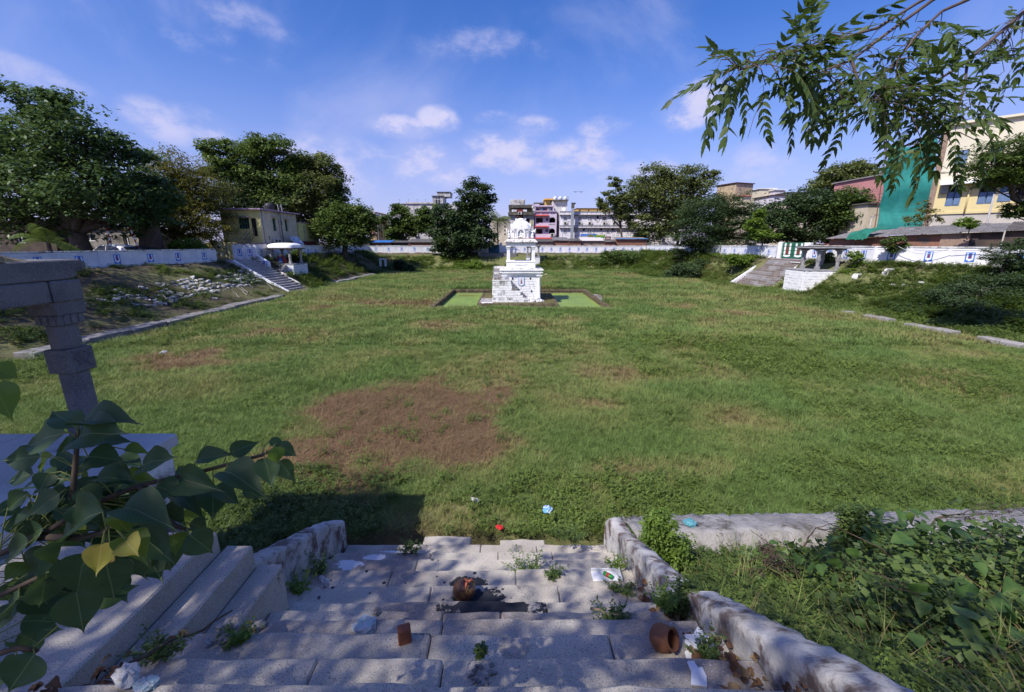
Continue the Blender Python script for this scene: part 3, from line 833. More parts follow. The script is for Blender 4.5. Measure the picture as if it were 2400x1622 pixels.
# second flight on the left side, climbing away to the terrace
for k in range(7):
    z = 1.82 + .14 * (k + 1); y = by0 - .25 + k * .26
    MB().box(sx0, bx0 + .12, y, by1, z - .135, z).build('step', GRANITE if k % 3 else WW_STAIN, shrine, bevel=.015, world=True)
MB().box(sx0 + .08, bx0 + .1, by0 - .1, by1 - .05, -.1, 1.90).build('stair_core', WW_STAIN, shrine, world=True)
# rubble heap at the foot of the stair, right
rng = random.Random(5)
for k in range(22):
    x = rng.uniform(1.7, 2.75); y = rng.uniform(35.85, 36.7); s = rng.uniform(.10, .22)
    o = put('loose_stone', rng.choice(BLK), shrine); o.scale = (s * 1.4, s, s * .8); o.location = Vector((x, y, -.02 + s * .3 + (.22 if x < 2.2 and y > 36.2 else 0))) - SH; o.rotation_euler = (rng.uniform(-.3, .3), rng.uniform(-.3, .3), rng.uniform(0, 3))
# upper storey: parapet, four pillars, open on all sides
ux0, ux1, uy0, uy1 = -.50, 2.05, 37.2, 39.75
for (a, b, c, d) in ((ux0, ux1, uy0, uy0 + .22), (ux0, ux1, uy1 - .22, uy1), (ux0, ux0 + .22, uy0 + .22, uy1 - .22), (ux1 - .22, ux1, uy0 + .22, uy1 - .22)):
    MB().box(a, b, c, d, 2.78, 3.30).build('parapet', WW_SHRINE, shrine, world=True)
MB().box(ux0 - .04, ux1 + .04, uy0 - .04, uy1 + .04, 3.30, 3.38).build('sill', WW_SHRINE, shrine, bevel=.02, world=True)
# carved scroll on the parapet
sc = MB()
for k in range(9):
    a = -.46 + k * .115
    sc.tube([(.78 + a, uy0 - .012, 3.05 + .05 * math.sin(k * 1.9)), (.83 + a, uy0 - .02, 3.10 + .04 * math.cos(k * 2.3)), (.88 + a, uy0 - .012, 3.03 + .05 * math.sin(k * 1.3))], .022, 5)
sc.build('carved_scroll', WW_SHRINE, shrine, True, world=True)
pilx = (ux0 + .18, ux1 - .18); pily = (uy0 + .18, uy1 - .18)
for x in pilx:
    for y in pily:
        p = MB(); p.frustum(x, y, 3.38, 3.50, .20, .20, .15, .15); p.frustum(x, y, 3.50, 4.40, .145, .145, .135, .135)
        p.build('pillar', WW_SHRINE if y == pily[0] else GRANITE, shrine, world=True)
        k = MB()
        for (z, s) in ((4.40, .17), (4.47, .15), (4.52, .19), (4.58, .22)): k.box(x - s, x + s, y - s, y + s, z, z + .055)
        k.build('capital', WW_SHRINE, shrine, world=True)
for (a, b, c, d) in ((ux0, ux1, uy0, uy0 + .34), (ux0, ux1, uy1 - .34, uy1), (ux0, ux0 + .34, uy0 + .34, uy1 - .34), (ux1 - .34, ux1, uy0 + .34, uy1 - .34)):
    MB().box(a, b, c, d, 4.64, 4.92).build('beam', WW_SHRINE, shrine, bevel=.02, world=True)
for x, s in ((pilx[0], 1), (pilx[1], -1)):
    for y in pily:
        br = MB(); br.prism([(x + s * .15, 4.64), (x + s * .52, 4.64), (x + s * .42, 4.52), (x + s * .26, 4.55), (x + s * .15, 4.42)], 'y', y - .07, y + .07); br.build('bracket', GRANITE, shrine, world=True)
MB().box(ux0 - .12, ux1 + .12, uy0 - .12, uy1 + .12, 4.92, 5.00).build('eave_moulding', WW_STAIN, shrine, bevel=.02, world=True)
ev = MB(); ev.frustum(.775, 38.475, 5.00, 5.26, 1.46, 1.46, 1.22, 1.22); ev.build('sloped_eave', WW_STAIN, shrine, world=True)
for s in (-1, 1):    # leaf bosses on the sloping eave
    for k in range(7):
        b = MB(); b.ball((.775 - 1.05 + k * .35, 38.475 - 1.36, 5.13), (.13, .05, .08), 8, 4); b.build('eave_boss', WW_SHRINE, shrine, True, world=True)
    break
MB().box(.775 - 1.16, .775 + 1.16, 37.31, 39.64, 5.26, 5.32).build('roof_slab', M('rust_stained_lime', (.42, .28, .22), (.5, .42, .38), 3, bump=.4), shrine, world=True)
# drum with paired pilasters, arched niches, then the ribbed dome and its finial
dcx, dcy = .775, 38.475
MB().frustum(dcx, dcy, 5.32, 5.98, .74, .74, .72, .72).build('drum', WW_SHRINE, shrine, world=True)
for ax in range(4):
    a = ax * math.pi / 2; rot = Matrix.Translation((dcx, dcy, 0)) @ Matrix.Rotation(a, 4, 'Z')
    for off in (-.62, -.48, .48, .62):
        p = MB(); p.box(off - .045, off + .045, -.83, -.70, 5.34, 5.84); p.box(off - .07, off + .07, -.86, -.70, 5.84, 5.90); p.box(off - .06, off + .06, -.85, -.70, 5.32, 5.38)
        p.xf(rot).build('pilaster', WW_SHRINE, shrine, world=True)
    arch = MB(); n = 16; ri, ro = .25, .40
    vs = []; fs = []
    zc = 5.80
    def ring(r, i): q = math.pi * i / n; return (r * math.cos(q), zc + r * math.sin(q) * 1.05)
    for yv in (-.92, -.70):
        for i in range(n + 1):
            for r in (ri, ro): p = ring(r, i); vs.append((p[0], yv, p[1]))
    m_ = (n + 1) * 2
    for i in range(n):
        a0 = i * 2
        fs += [(a0, a0+1, a0+3, a0+2), (m_+a0, m_+a0+2, m_+a0+3, m_+a0+1), (a0+1, m_+a0+1, m_+a0+3, a0+3), (a0, a0+2, m_+a0+2, m_+a0)]
    arch.add(vs, fs)
    for s in (-1, 1): arch.box(min(s*ri, s*ro), max(s*ri, s*ro), -.92, -.70, 5.34, zc)
    arch.prism([(-.07, zc + .40), (.07, zc + .40), (.10, zc + .52), (0, zc + .80), (-.10, zc + .52)], 'y', -.90, -.78)
    arch.xf(rot).build('arch', WW_SHRINE, shrine, world=True)
    fig = MB(); fig.ball((0, -.76, 5.50), (.17, .10, .13), 10, 5); fig.ball((0, -.76, 5.68), (.10, .08, .15), 10, 5); fig.ball((0, -.78, 5.87), (.065, .065, .075), 8, 5)
    fig.lathe([(.07, 5.90), (.06, 5.96), (.015, 6.04)], 8, (0, -.77, 0)); 
    for s in (-1, 1): fig.tube([(s*.09, -.76, 5.76), (s*.17, -.80, 5.66), (s*.10, -.86, 5.60)], [.035, .03, .025], 6); fig.tube([(s*.04, -.80, 5.46), (s*.18, -.88, 5.45), (s*.03, -.92, 5.43)], [.05, .05, .04], 6)
    fig.xf(rot).build('seated_figure', WW_SHRINE, shrine, True, world=True)
MB().box(dcx - .84, dcx + .84, dcy - .84, dcy + .84, 5.98, 6.05).build('drum_cornice', WW_SHRINE, shrine, bevel=.02, world=True)
# dome: squarish, swelling, with raised diagonal scales
prof = [(.98, 6.05), (1.01, 6.12), (.99, 6.22), (.90, 6.40), (.76, 6.60), (.58, 6.78), (.40, 6.88), (.34, 6.92)]
dome = MB(); n = 24; vs = []; fs = []
def sqr(th, r):       # rounded square
    c, s = math.cos(th), math.sin(th); k = (abs(c)**5 + abs(s)**5) ** (-1/5); return (r * .92 * c * k * .97, r * .92 * s * k * .97)
for (r, z) in prof:
    for k in range(n): x, y = sqr(2*math.pi*k/n, r); vs.append((dcx + x, dcy + y, z))
for j in range(len(prof)-1):
    for k in range(n): fs.append((j*n+k, j*n+(k+1) % n, (j+1)*n+(k+1) % n, (j+1)*n+k))
fs.append(tuple((len(prof)-1)*n + k for k in range(n)))
dome.add(vs, fs); dome.build('dome', WW_SHRINE, shrine, True, world=True)
sc = MB()
for k in range(48):
    for j in range(6):
        t0 = (j + .15) / 6.6; t1 = t0 + .11
        def dp(th, t_, o_=.0):
            zz = 6.10 + t_ * .72; rr = np.interp(zz, [q[1] for q in prof], [q[0] for q in prof]) + o_
            x, y = sqr(th, rr); return Vector((dcx + x, dcy + y, zz))
        th = 2*math.pi*(k + .5*j)/48
        sc.tube([dp(th, t0, .012), dp(th + .07, t1, .02)], [.03 * (1 - .5*t0), .014], 4)
s_ = sc.build('dome_scales', WW_SHRINE, shrine, world=True); s_['kind'] = 'stuff'
fl = MB(); fl.lathe([(.42, 6.90), (.44, 6.95), (.30, 7.0), (.20, 7.03), (.12, 7.05), (.05, 7.07)], 14, (dcx, dcy, 0)); fl.build('finial_base', WW_SHRINE, shrine, True, world=True)
for k in range(12):
    a = 2*math.pi*k/12; p = MB(); p.prism([(-.07, 6.88), (.07, 6.88), (.05, 6.98), (0, 7.03), (-.05, 6.98)], 'y', -.47, -.42); p.xf(Matrix.Translation((dcx, dcy, 0)) @ Matrix.Rotation(a, 4, 'Z')).build('lotus_petal', WW_SHRINE, shrine, world=True)
# guardian figures at the four corners: lying body, raised head and wing
for (sx, sy) in ((-1, -1), (1, -1), (-1, 1), (1, 1)):
    g = MB(); bx, by = dcx + sx * 1.0, dcy + sy * 1.0
    g.ball((bx, by, 5.46), (.15, .15, .15), 8, 5); g.ball((bx + sx*.02, by + sy*.06, 5.62), (.12, .11, .15), 8, 5); g.ball((bx + sx*.04, by + sy*.09, 5.81), (.075, .075, .085), 8, 5)
    g.lathe([(.08, 5.84), (.07, 5.90), (.02, 5.99)], 8, (bx + sx*.04, by + sy*.09, 0))
    g.prism([(sx*.06, 5.62), (sx*.24, 5.78), (sx*.28, 6.18), (sx*.19, 6.02), (sx*.11, 5.86)], 'y', -.03, .03)
    for i in range(len(g.v) - 10, len(g.v)): v = g.v[i]; g.v[i] = (v[0] + bx, v[1] + by, v[2])
    g.tube([(bx - sx*.06, by + sy*.1, 5.40), (bx + sx*.06, by + sy*.20, 5.44), (bx + sx*.1, by + sy*.22, 5.34)], [.06, .06, .04], 6)
    g.build('guardian_figure', WW_SHRINE, shrine, True, world=True)
# ================================================================== the stair in front of the viewer
def stepmat():
    m, t, p, pos, out = newmat('worn_granite_step')
    c = mixc(t, ramp(t, noise(t, pos, 1.1, 5), .35, .68), (.50, .45, .385), (.38, .34, .29))
    c = mixc(t, ramp(t, noise(t, pos, .55, 4), .50, .72), c, (.27, .225, .20))
    c = mixc(t, ramp(t, noise(t, pos, 120, 2), .52, .70), c, (.14, .135, .14))
    c = mixc(t, ramp(t, noise(t, pos, 75, 2), .58, .74), c, (.52, .50, .50))
    c = mixc(t, ramp(t, noise(t, pos, 5.0, 7, .7), .60, .76), c, (.15, .125, .105))
    sx = node(t, 'ShaderNodeSeparateXYZ'); t.links.new(pos, sx.inputs[0])
    nz = noise(t, pos, 7.5, 7, .75); nf = noise(t, pos, 30, 5, .7)
    def blob(cx, cy, rx, ry):
        a = mth(t, 'DIVIDE', mth(t, 'SUBTRACT', sx.outputs[0], cx), rx); b = mth(t, 'DIVIDE', mth(t, 'SUBTRACT', sx.outputs[1], cy), ry)
        return mth(t, 'SQRT', mth(t, 'ADD', mth(t, 'MULTIPLY', a, a), mth(t, 'MULTIPLY', b, b)))
    tar = None
    for (cx, cy, rx, ry) in ((-.21, 3.33, .46, .15), (-.34, 3.62, .30, .26), (-.52, 4.12, .26, .16), (-.60, 2.50, .12, .10)):
        r = mth(t, 'ADD', blob(cx, cy, rx, ry), mth(t, 'MULTIPLY', mth(t, 'SUBTRACT', nz, .5), 2.6 if cy > 3 else 4.2))
        k = ramp(t, r, 1.02, .90)
        tar = k if tar is None else mth(t, 'MAXIMUM', tar, k)
    # splashes of tar around the pool
    v = node(t, 'ShaderNodeTexVoronoi'); v.inputs['Scale'].default_value = 11; v.inputs['Randomness'].default_value = 1.0; t.links.new(pos, v.inputs['Vector'])
    sz = node(t, 'ShaderNodeSeparateColor'); t.links.new(v.outputs['Color'], sz.inputs[0])
    dots = mth(t, 'LESS_THAN', v.outputs['Distance'], mth(t, 'MULTIPLY', mth(t, 'POWER', sz.outputs[0], 3.5), .36))
    zone = ramp(t, mth(t, 'ADD', blob(-1.05, 4.15, 1.35, .85), mth(t, 'MULTIPLY', mth(t, 'SUBTRACT', nz, .5), 1.2)), 1.1, .75)
    tar = mth(t, 'MAXIMUM', tar, mth(t, 'MULTIPLY', dots, zone))
    c = mixc(t, tar, c, (.022, .024, .032))
    ring = blob(.015, 2.335, .115, .13)
    rk = mth(t, 'MULTIPLY', ramp(t, ring, 1.05, .92), mth(t, 'SUBTRACT', 1.0, mth(t, 'MULTIPLY', ramp(t, ring, .62, .5), .45)))
    c = mixc(t, mth(t, 'MULTIPLY', mth(t, 'MULTIPLY', rk, ramp(t, nz, .3, .6)), .45), c, (.06, .052, .045))
    lime = None
    for (cx, cy, rx, ry) in ((-2.05, 5.15, .16, .10), (-1.95, 5.5, .22, .10), (-2.2, 4.75, .16, .09)):
        r = mth(t, 'ADD', blob(cx, cy, rx, ry), mth(t, 'MULTIPLY', mth(t, 'SUBTRACT', nz, .5), 3.0)); k = ramp(t, r, 1.05, .9)
        lime = k if lime is None else mth(t, 'MAXIMUM', lime, k)
    c = mixc(t, lime, c, (.66, .65, .67))
    rust = mth(t, 'MULTIPLY', ramp(t, blob(1.0, 1.50, .35, .10), 1.1, .4), ramp(t, nf, .45, .6))
    c = mixc(t, mth(t, 'MULTIPLY', rust, .6), c, (.20, .12, .065))
    t.links.new(c, p.inputs['Base Color']); p.inputs['Roughness'].default_value = .85; p.inputs['Specular IOR Level'].default_value = .25
    bumpy(t, p, noise(t, pos, 60, 5, .65), .35, .006)
    return m
STEP = stepmat()
fst = thing('stone_stair', 'wide worn granite stair with tar stains going down to the tank floor', 'stair', (0, 3, 0))
rng = random.Random(11)
def slab_part(parent, xa, xb, ya, yb, za, zb, mat, name='step_slab', jit=.013, bev=.014, step=.17):
    n = max(2, int((xb - xa) / step)); mb = MB(); V = []; F = []
    for i in range(n + 1):
        x = xa + (xb - xa) * i / n
        ja = rng.uniform(-jit, jit) * .4; jb = rng.uniform(-jit, jit); jz = rng.uniform(-jit, jit) * .5
        V += [(x, ya + ja, za), (x, yb + jb, za), (x, yb + jb, zb + jz), (x, ya + ja, zb + jz * .5)]
    for i in range(n):
        a = 4 * i; b = a + 4
        F += [(a, a+1, b+1, b), (a+1, a+2, b+2, b+1), (a+2, a+3, b+3, b+2), (a+3, a, b, b+3)]
    F += [(3, 2, 1, 0), (4*n, 4*n+1, 4*n+2, 4*n+3)]
    mb.add(V, F)
    return mb.build(name, mat, parent, bevel=bev, world=True)
JOINTS = {4: [-.45, .95], 5: [-1.2, -.42], 6: [-.58, .70], 7: [-.56], 8: [-.62, -.10], 9: [-.72, .35], 10: [-.9, .52], 11: [-1.5, .05], 12: [-1.3, .35], 13: [-1.2, -.2, .6], 14: [-1.7, -.5, .4]}
py_ = 0.0
for k, (y, z) in enumerate(NOSE):
    xl = -2.36 if y < 2.45 else (-2.195 if y < 3.45 else -2.66)
    xs = [xl] + sorted(JOINTS.get(k, [-.6 + .1 * (k % 3), .7])) + [1.52]
    for a, b in zip(xs[:-1], xs[1:]):
        dz = rng.uniform(-.006, .006); dy = rng.uniform(-.012, .012) * (3 if k == 14 else 1)
        slab_part(fst, a + .004, b - .004, py_ - .06, y + dy, z - .235, z + dz, STEP)
    py_ = y + .02
# last half-sunk slabs at the foot
for (a, b, c, d, z) in ((-1.5, -.7, 5.80, 6.15, .09), (-.2, .55, 5.8, 6.05, .10)):
    slab_part(fst, a, b, c, d, z - .15, z, STEP)
def rough_bar(pts, x0, x1, drop, seed, mat, name, parent, amp=.02, top=None):
    """whitewashed parapet: the line of its top in (y, z), an uneven rounded section, and its foot drop below"""
    r2 = random.Random(seed); P = []
    for (a, b) in zip(pts[:-1], pts[1:]):
        n = max(1, int(math.hypot(b[0]-a[0], b[1]-a[1]) / .07))
        for i in range(n): P.append((a[0] + (b[0]-a[0]) * i / n, a[1] + (b[1]-a[1]) * i / n))
    P.append(pts[-1]); V = []; F = []
    w_ = x1 - x0
    sec = [(0, -drop), (-.01, -.10), (.0, -.025), (.12, .0), (.5, .008), (.88, .0), (1.0, -.025), (1.01, -.10), (1.0, -drop)]
    m_ = len(sec)
    for (y, z) in P:
        for (u, dz) in sec:
            q = amp
            V.append((x0 + u * w_ + r2.uniform(-q, q) * .6, y + r2.uniform(-q, q) * .5, z + dz + (r2.uniform(-q, q) if dz > -.2 else 0)))
    for i in range(len(P) - 1):
        for j in range(m_ - 1): F.append((i*m_+j, i*m_+j+1, (i+1)*m_+j+1, (i+1)*m_+j))
    F.append(tuple(range(m_))); F.append(tuple((len(P)-1)*m_ + j for j in range(m_))[::-1])
    mb = MB(); mb.add(V, F)
    return mb.build(name, mat, parent, True, world=True)
PARA = M('flaking_lime_parapet', (.52, .50, .49), (.38, .36, .35), 1.6, dirt=(.13, .095, .085), da=(.46, .62), ds=4.0, streak=(.15, .13, .12), sa=(.55, .75), bump=.5, bs=28, bd=.02)
rough_bar([(3.42, 1.86), (5.35, .93), (5.80, .66)], -2.95, -2.70, 1.3, 1, PARA, 'parapet', fst, .012)
rough_bar([(3.12, 1.92), (5.2, .92), (5.70, .78), (5.86, .60)], 1.52, 1.74, 1.3, 2, PARA, 'parapet', fst, .012)
rough_bar([(.5, 3.55), (1.49, 3.02), (2.85, 2.13), (3.06, 1.98)], 1.54, 1.82, 1.2, 3, PARA, 'parapet', fst, .014)
# side steps climbing left to the pillared pavilion
sst = thing('side_steps', 'three big granite steps climbing from the stair to the pillared pavilion', 'steps', (-2.7, 2, 1.5))
rng = random.Random(3)
slab_part(sst, -2.43, -2.205, .9, 3.36, 1.2, 2.01, STEP, 'step_block', .006)
slab_part(sst, -2.68, -2.435, .9, 3.33, 1.2, 2.24, STEP, 'step_block', .006)
slab_part(sst, -3.3, -2.685, .9, 3.26, 1.2, 2.44, STEP, 'step_block', .006)
slab_part(sst, -3.95, -3.305, 1.0, 3.10, 1.2, 2.62, STEP, 'step_block', .006)
# ------------------------------------------------------------------ pillared pavilion on the left
pav = thing('stone_pavilion', 'dark granite pavilion with carved octagonal pillar beside the near stair', 'pavilion', (-6.4, 3.0, 2.8))
SLABTOP = M('pavilion_paving', (.54, .52, .52), (.43, .42, .42), 1.2, speck=(.60, .58, .58), dirt=(.25, .24, .22), da=(.58, .8), ds=2.5, bump=.3, bs=40)
px0, px1, pyy0, pyy1 = -9.2, -3.97, .9, 4.53
for i, (a, b) in enumerate(((px0, -7.4), (-7.394, -5.75), (-5.744, px1))):
    slab_part(pav, a, b, 2.05, pyy1, 2.66, 2.80, SLABTOP, 'paving_slab', .006)
    slab_part(pav, a + .1, b, pyy0, 2.044, 2.66, 2.796, SLABTOP, 'paving_slab', .006)
MB().box(px0, px1 - .18, pyy0 + .1, pyy1 - .16, -.2, 2.65).build('platform_core', GRANITE_DK, pav, world=True)
for c in range(6):       # courses of the platform's right and far sides
    za = 2.66 - (c + 1) * .40; y = pyy0 + .2 - .3 * (c % 2)
    while y < pyy1 - .05:
        yb = min(y + rng.uniform(.6, 1.0), pyy1 - .07)
        if yb - y > .1: MB().box(px1 - .22, px1 - .05 + rng.uniform(-.02, .02), y, yb - .012, za, za + .388).build('stone_block', WW_STAIN if c < 2 else GRANITE_DK, pav, bevel=.015, world=True)
        y = yb
        if yb >= pyy1 - .08: break
    x = px0
    while x < px1 - .1:
        xb = min(x + rng.uniform(.6, 1.1), px1 - .06)
        MB().box(x, xb - .012, pyy1 - .2, pyy1 - .05 + rng.uniform(-.015, .015), za, za + .388).build('stone_block', GRANITE_DK, pav, bevel=.015, world=True)
        x = xb
        if xb >= px1 - .07: break
def pillar(parent, x, y, mat=GRANITE_DK):
    p = MB(); s = .122
    p.box(x-s-.03, x+s+.03, y-s-.03, y+s+.03, 2.80, 2.86)
    p.box(x-s, x+s, y-s, y+s, 2.86, 3.10)
    oct_ = [(math.cos(math.pi/8 + k*math.pi/4) * s * 1.06, math.sin(math.pi/8 + k*math.pi/4) * s * 1.06) for k in range(8)]
    p.prism([(x+a, y+b) for a, b in oct_], 'z', 3.10, 3.68)
    p.box(x-s-.012, x+s+.012, y-s-.012, y+s+.012, 3.68, 3.95)
    p.prism([(x+a, y+b) for a, b in oct_], 'z', 3.95, 4.22)
    p.box(x-s-.012, x+s+.012, y-s-.012, y+s+.012, 4.22, 4.34)
    o = p.build('pillar', mat, parent, bevel=.012, world=True)
    # carved medallions, lotus on the upper block and scroll panels
    for ang in range(4):
        r_ = Matrix.Translation((x, y, 0)) @ Matrix.Rotation(ang * math.pi/2, 4, 'Z')
        q = MB()
        if ang % 2 == 0:
            for rr in (.095, .06, .028):
                n = 20; dd = .014 + .006*(.095-rr)/.03; q.add([(rr*math.cos(2*math.pi*k/n), -s-.012, 3.815 + rr*math.sin(2*math.pi*k/n)) for k in range(n)] + [((rr-.02)*math.cos(2*math.pi*k/n), -s-.012-dd, 3.815 + (rr-.02)*math.sin(2*math.pi*k/n)) for k in range(n)],
                      [(k, (k+1) % n, n+(k+1) % n, n+k) for k in range(n)] + [tuple(range(n, 2*n))])
        else:
            for sgn in (-1, 1): q.tube([(sgn*.095, -s-.014, 3.72), (sgn*.03, -s-.018, 3.78), (sgn*.09, -s-.018, 3.86), (sgn*.02, -s-.014, 3.91)], .010, 4); q.tube([(-sgn*.1, -s-.013, 3.70), (sgn*.1, -s-.013, 3.93)], .006, 4)
        for k in range(3): q.box(-.095 + k*.075, -.055 + k*.075, -s-.024, -s-.01, 4.235, 4.325)
        q.xf(r_); q.build('carving', mat, o, world=True)['kind'] = 'stuff'
    c = MB()     # corbel capital with drooping arms along the beams
    c.box(x-.148, x+.148, y-.148, y+.148, 4.34, 4.474)
    c.build('capital', mat, parent, world=True)
for x in (-4.78, -6.92):
    for y in (4.33, 2.15): pillar(pav, x, y)
for y in (4.33, 2.15): MB().box(-7.4, -4.61, y-.15, y+.15, 4.475, 4.70).build('beam', GRANITE_DK, pav, bevel=.015, world=True)
for x in (-4.78, -6.92): MB().box(x-.15, x+.15, 2.303, 4.177, 4.475, 4.70).build('beam', GRANITE_DK, pav, bevel=.015, world=True)
e = MB(); prof = [(4.42, 4.705), (4.52, 4.72), (4.56, 4.75), (4.56, 4.78), (4.62, 4.79), (4.68, 4.83), (4.68, 4.88), (4.62, 4.915), (1.75, 4.90), (1.75, 4.705)]
e.prism([(p[0] - .08 if p[0] > 2 else p[0], p[1]) for p in prof], 'x', -7.65, -4.63); e.build('eave_slab', GRANITE_DK, pav, bevel=.012, world=True)
mnd = MB(); n = 18; V = []; F = []
for i in range(n):
    for j in range(n):
        u, v = i/(n-1)*2-1, j/(n-1)*2-1; x = -6.1 + u*1.45; y = 3.5 + v*1.0; h = max(0, 1-u*u*.9-v*v) ** .7
        V.append((x + (vnoise(u*3, v*3, 1.5)-.5)*.2, y, 4.90 + h*.30*(.6 + .8*vnoise(u*4+3, v*4, 1.3)) + (.03*rng.random() if h > 0 else 0)))
for i in range(n-1):
    for j in range(n-1): F.append((i*n+j, (i+1)*n+j, (i+1)*n+j+1, i*n+j+1))
mnd.add(V, F)
mo = mnd.build('rubble_mound', M('roof_rubble', (.17, .14, .11), (.09, .08, .06), 4, dirt=(.05, .06, .03), bump=1.0, bs=14, bd=.05), pav, world=True)
for o in pav.children:
    if o.name.split('.')[0] in ('pillar', 'capital', 'beam', 'eave_slab', 'rubble_mound'):
        for q in [o] + list(o.children): q.data.transform(Matrix.Diagonal((1, 1, .957, 1)))
# ------------------------------------------------------------------ concrete ledge at the foot of the near bank
LEDC = M('ledge_concrete', (.38, .36, .355), (.26, .245, .24), 2.2, dirt=(.10, .09, .075), da=(.50, .68), ds=3.2, speck=(.2, .19, .18), bump=1.0, bs=20, bd=.04)
led = thing('concrete_ledge', 'rough pale concrete ledge at the foot of the near right bank', 'ledge', (5, 6, 0))
V = []; F = []; n = 150
for i in range(n + 1):
    x = 1.95 + (17 - 1.95) * (i / n) ** 1.25; yo = .028 * (x - 1.95)
    for (y, z) in ((6.50, -.12), (6.47, .20), (6.42, .27), (6.25, .33), (6.05, .40), (5.85, .47), (5.62, .52), (5.5, .1)):
        V.append((x, y + yo + rng.uniform(-.04, .04), z + rng.uniform(-.03, .03)))
for i in range(n):
    for j in range(7): F.append((i*8+j, (i+1)*8+j, (i+1)*8+j+1, i*8+j+1))
mb = MB(); mb.add(V, F); mb.build('ledge_body', LEDC, led, True, world=True)
# kerbs at the foot of the side banks
def kerb(label, pts, w_, z0, z1, seed, mat=CONC, piece=1.1, gaps=()):
    r2 = random.Random(seed); t = thing('stone_kerb', label, 'kerb', (pts[0][0], pts[0][1], 0)); a = 0
    for (p, q) in zip(pts[:-1], pts[1:]):
        p, q = Vector(p), Vector(q); d = (q - p); L = d.length; d /= L; nrm = Vector((-d.y, d.x)); s = 0
        while s < L - .2:
            l = min(piece * r2.uniform(.8, 1.5), L - s)
            if not any(g0 < p.y + d.y * s < g1 for g0, g1 in gaps):
                b0 = p + d * s; b1 = p + d * (s + l - .02); o = nrm * r2.uniform(-.06, .06); dz = r2.uniform(-.05, .03)
                c = [b0 + o, b1 + o, b1 + o + nrm * w_, b0 + o + nrm * w_]
                m_ = MB(); m_.hexa([(v.x, v.y, z0) for v in c] + [(v.x, v.y, z1 + dz + r2.uniform(-.02, .02)) for v in c]); m_.build('kerb_stone', mat, t, bevel=.03, world=True)
            s += l
    return t
kerb('grey concrete kerb along the foot of the left bank', [(-20.9, 17.5), (-20.9, 38.5)], .95, -.2, .34, 4, M('kerb_concrete', (.25, .24, .24), (.17, .16, .155), 1.5, dirt=(.09, .085, .07), da=(.5, .75), ds=2, bump=.6))
kerb('short grey kerb below the white-domed pavilion', [(-21.3, 51.5), (-21.0, 65)], .9, -.2, .32, 5, MATS['kerb_concrete'])
kerb('broken pale kerb showing through weeds below the right bank', [(25.0, 14), (24.2, 29.5)], .6, -.2, .27, 6, M('pale_kerb', (.34, .32, .31), (.24, .225, .21), 2, dirt=(.15, .14, .1), bump=.6), .8, ((17, 18.2), (20.2, 22), (24.6, 25.6), (27.2, 28)))
# ================================================================== side stairs and pavilions, house
STONE_ST = M('weathered_step_stone', (.33, .31, .31), (.24, .225, .225), 1.5, dirt=(.13, .12, .11), da=(.5, .75), ds=2, speck=(.40, .38, .38), bump=.5, bs=25)
BROWN_ST = M('brown_step_stone', (.255, .215, .19), (.185, .155, .14), 1.5, dirt=(.12, .10, .085), da=(.5, .75), ds=2, bump=.5, bs=25)
def side_stair(label, base, rotz, width, rise, run, n, mats, seed, slabs=3):
    t = thing('tank_stair', label, 'stair', base, rotz); r2 = random.Random(seed)
    for k in range(n):
        x = run * k / n; z = rise * (k + 1) / n
        ys = [-width/2] + sorted(-width/2 + width * (i + r2.uniform(.3, .7)) / slabs for i in range(slabs - 1)) + [width/2]
        for a, b in zip(ys[:-1], ys[1:]):
            o = r2.uniform(-.02, .02)
            MB().box(x + o, x + run/n + .12, a + .006, b - .006, z - rise/n - .05, z + r2.uniform(-.015, .015)).build('step_slab', r2.choice(mats), t, bevel=.02)
        MB().box(x + .16, run + .1, -width/2 + .05, width/2 - .05, max(z - rise/n - .6, -.4), z - rise/n - .06).build('stair_core', WW_STAIN, t)
    return t
def slope_parapet(t, y0, y1, pts, drop, mat, name='parapet'):
    m_ = MB(); m_.prism([(p[0], p[1]) for p in pts] + [(p[0], p[1] - drop) for p in reversed(pts)], 'y', y0, y1)
    return m_.build(name, mat, t, bevel=.03)
# left stair: climbs to the gap in the left wall
ls = side_stair('weathered grey stair with thin white kerb on the left bank', (-21.9, 42.9, 0), math.pi - .14, 3.0, 3.15, 5.6, 15, [STONE_ST, GRANITE, STONE_ST], 21)
slope_parapet(ls, 1.52, 1.72, [(-.05, .30), (2.6, 1.62), (2.65, 1.70), (5.6, 3.32)], .9, WHITEWASH)
slope_parapet(ls, -1.72, -1.52, [(.9, .75), (2.3, 1.45), (2.4, 1.75), (3.0, 1.9)], .9, WW_STAIN)
# the white block with the painted emblem at the far flank
o = slope_parapet(ls, -1.76, -1.54, [(4.2, 2.95), (5.6, 3.75)], 1.1, WHITEWASH, 'flank_wall')
e = put('painted_emblem', EMB, ls); e.location = (4.75, -1.515, 2.72); e.rotation_euler = (0, 0, math.pi); e.scale = (1.1, 1, 1.0)
for k in range(5): MB().box(3.4 + .05 * k, 4.5, -1.8 - .35 * (k + 1), -1.8 - .35 * k, 1.5, 1.78 + .18 * k).build('side_step', STONE_ST, ls, bevel=.02)
MB().box(5.5, 9.5, -1.9, 2.0, 2.6, 3.17).build('landing', STONE_ST, ls, bevel=.03)
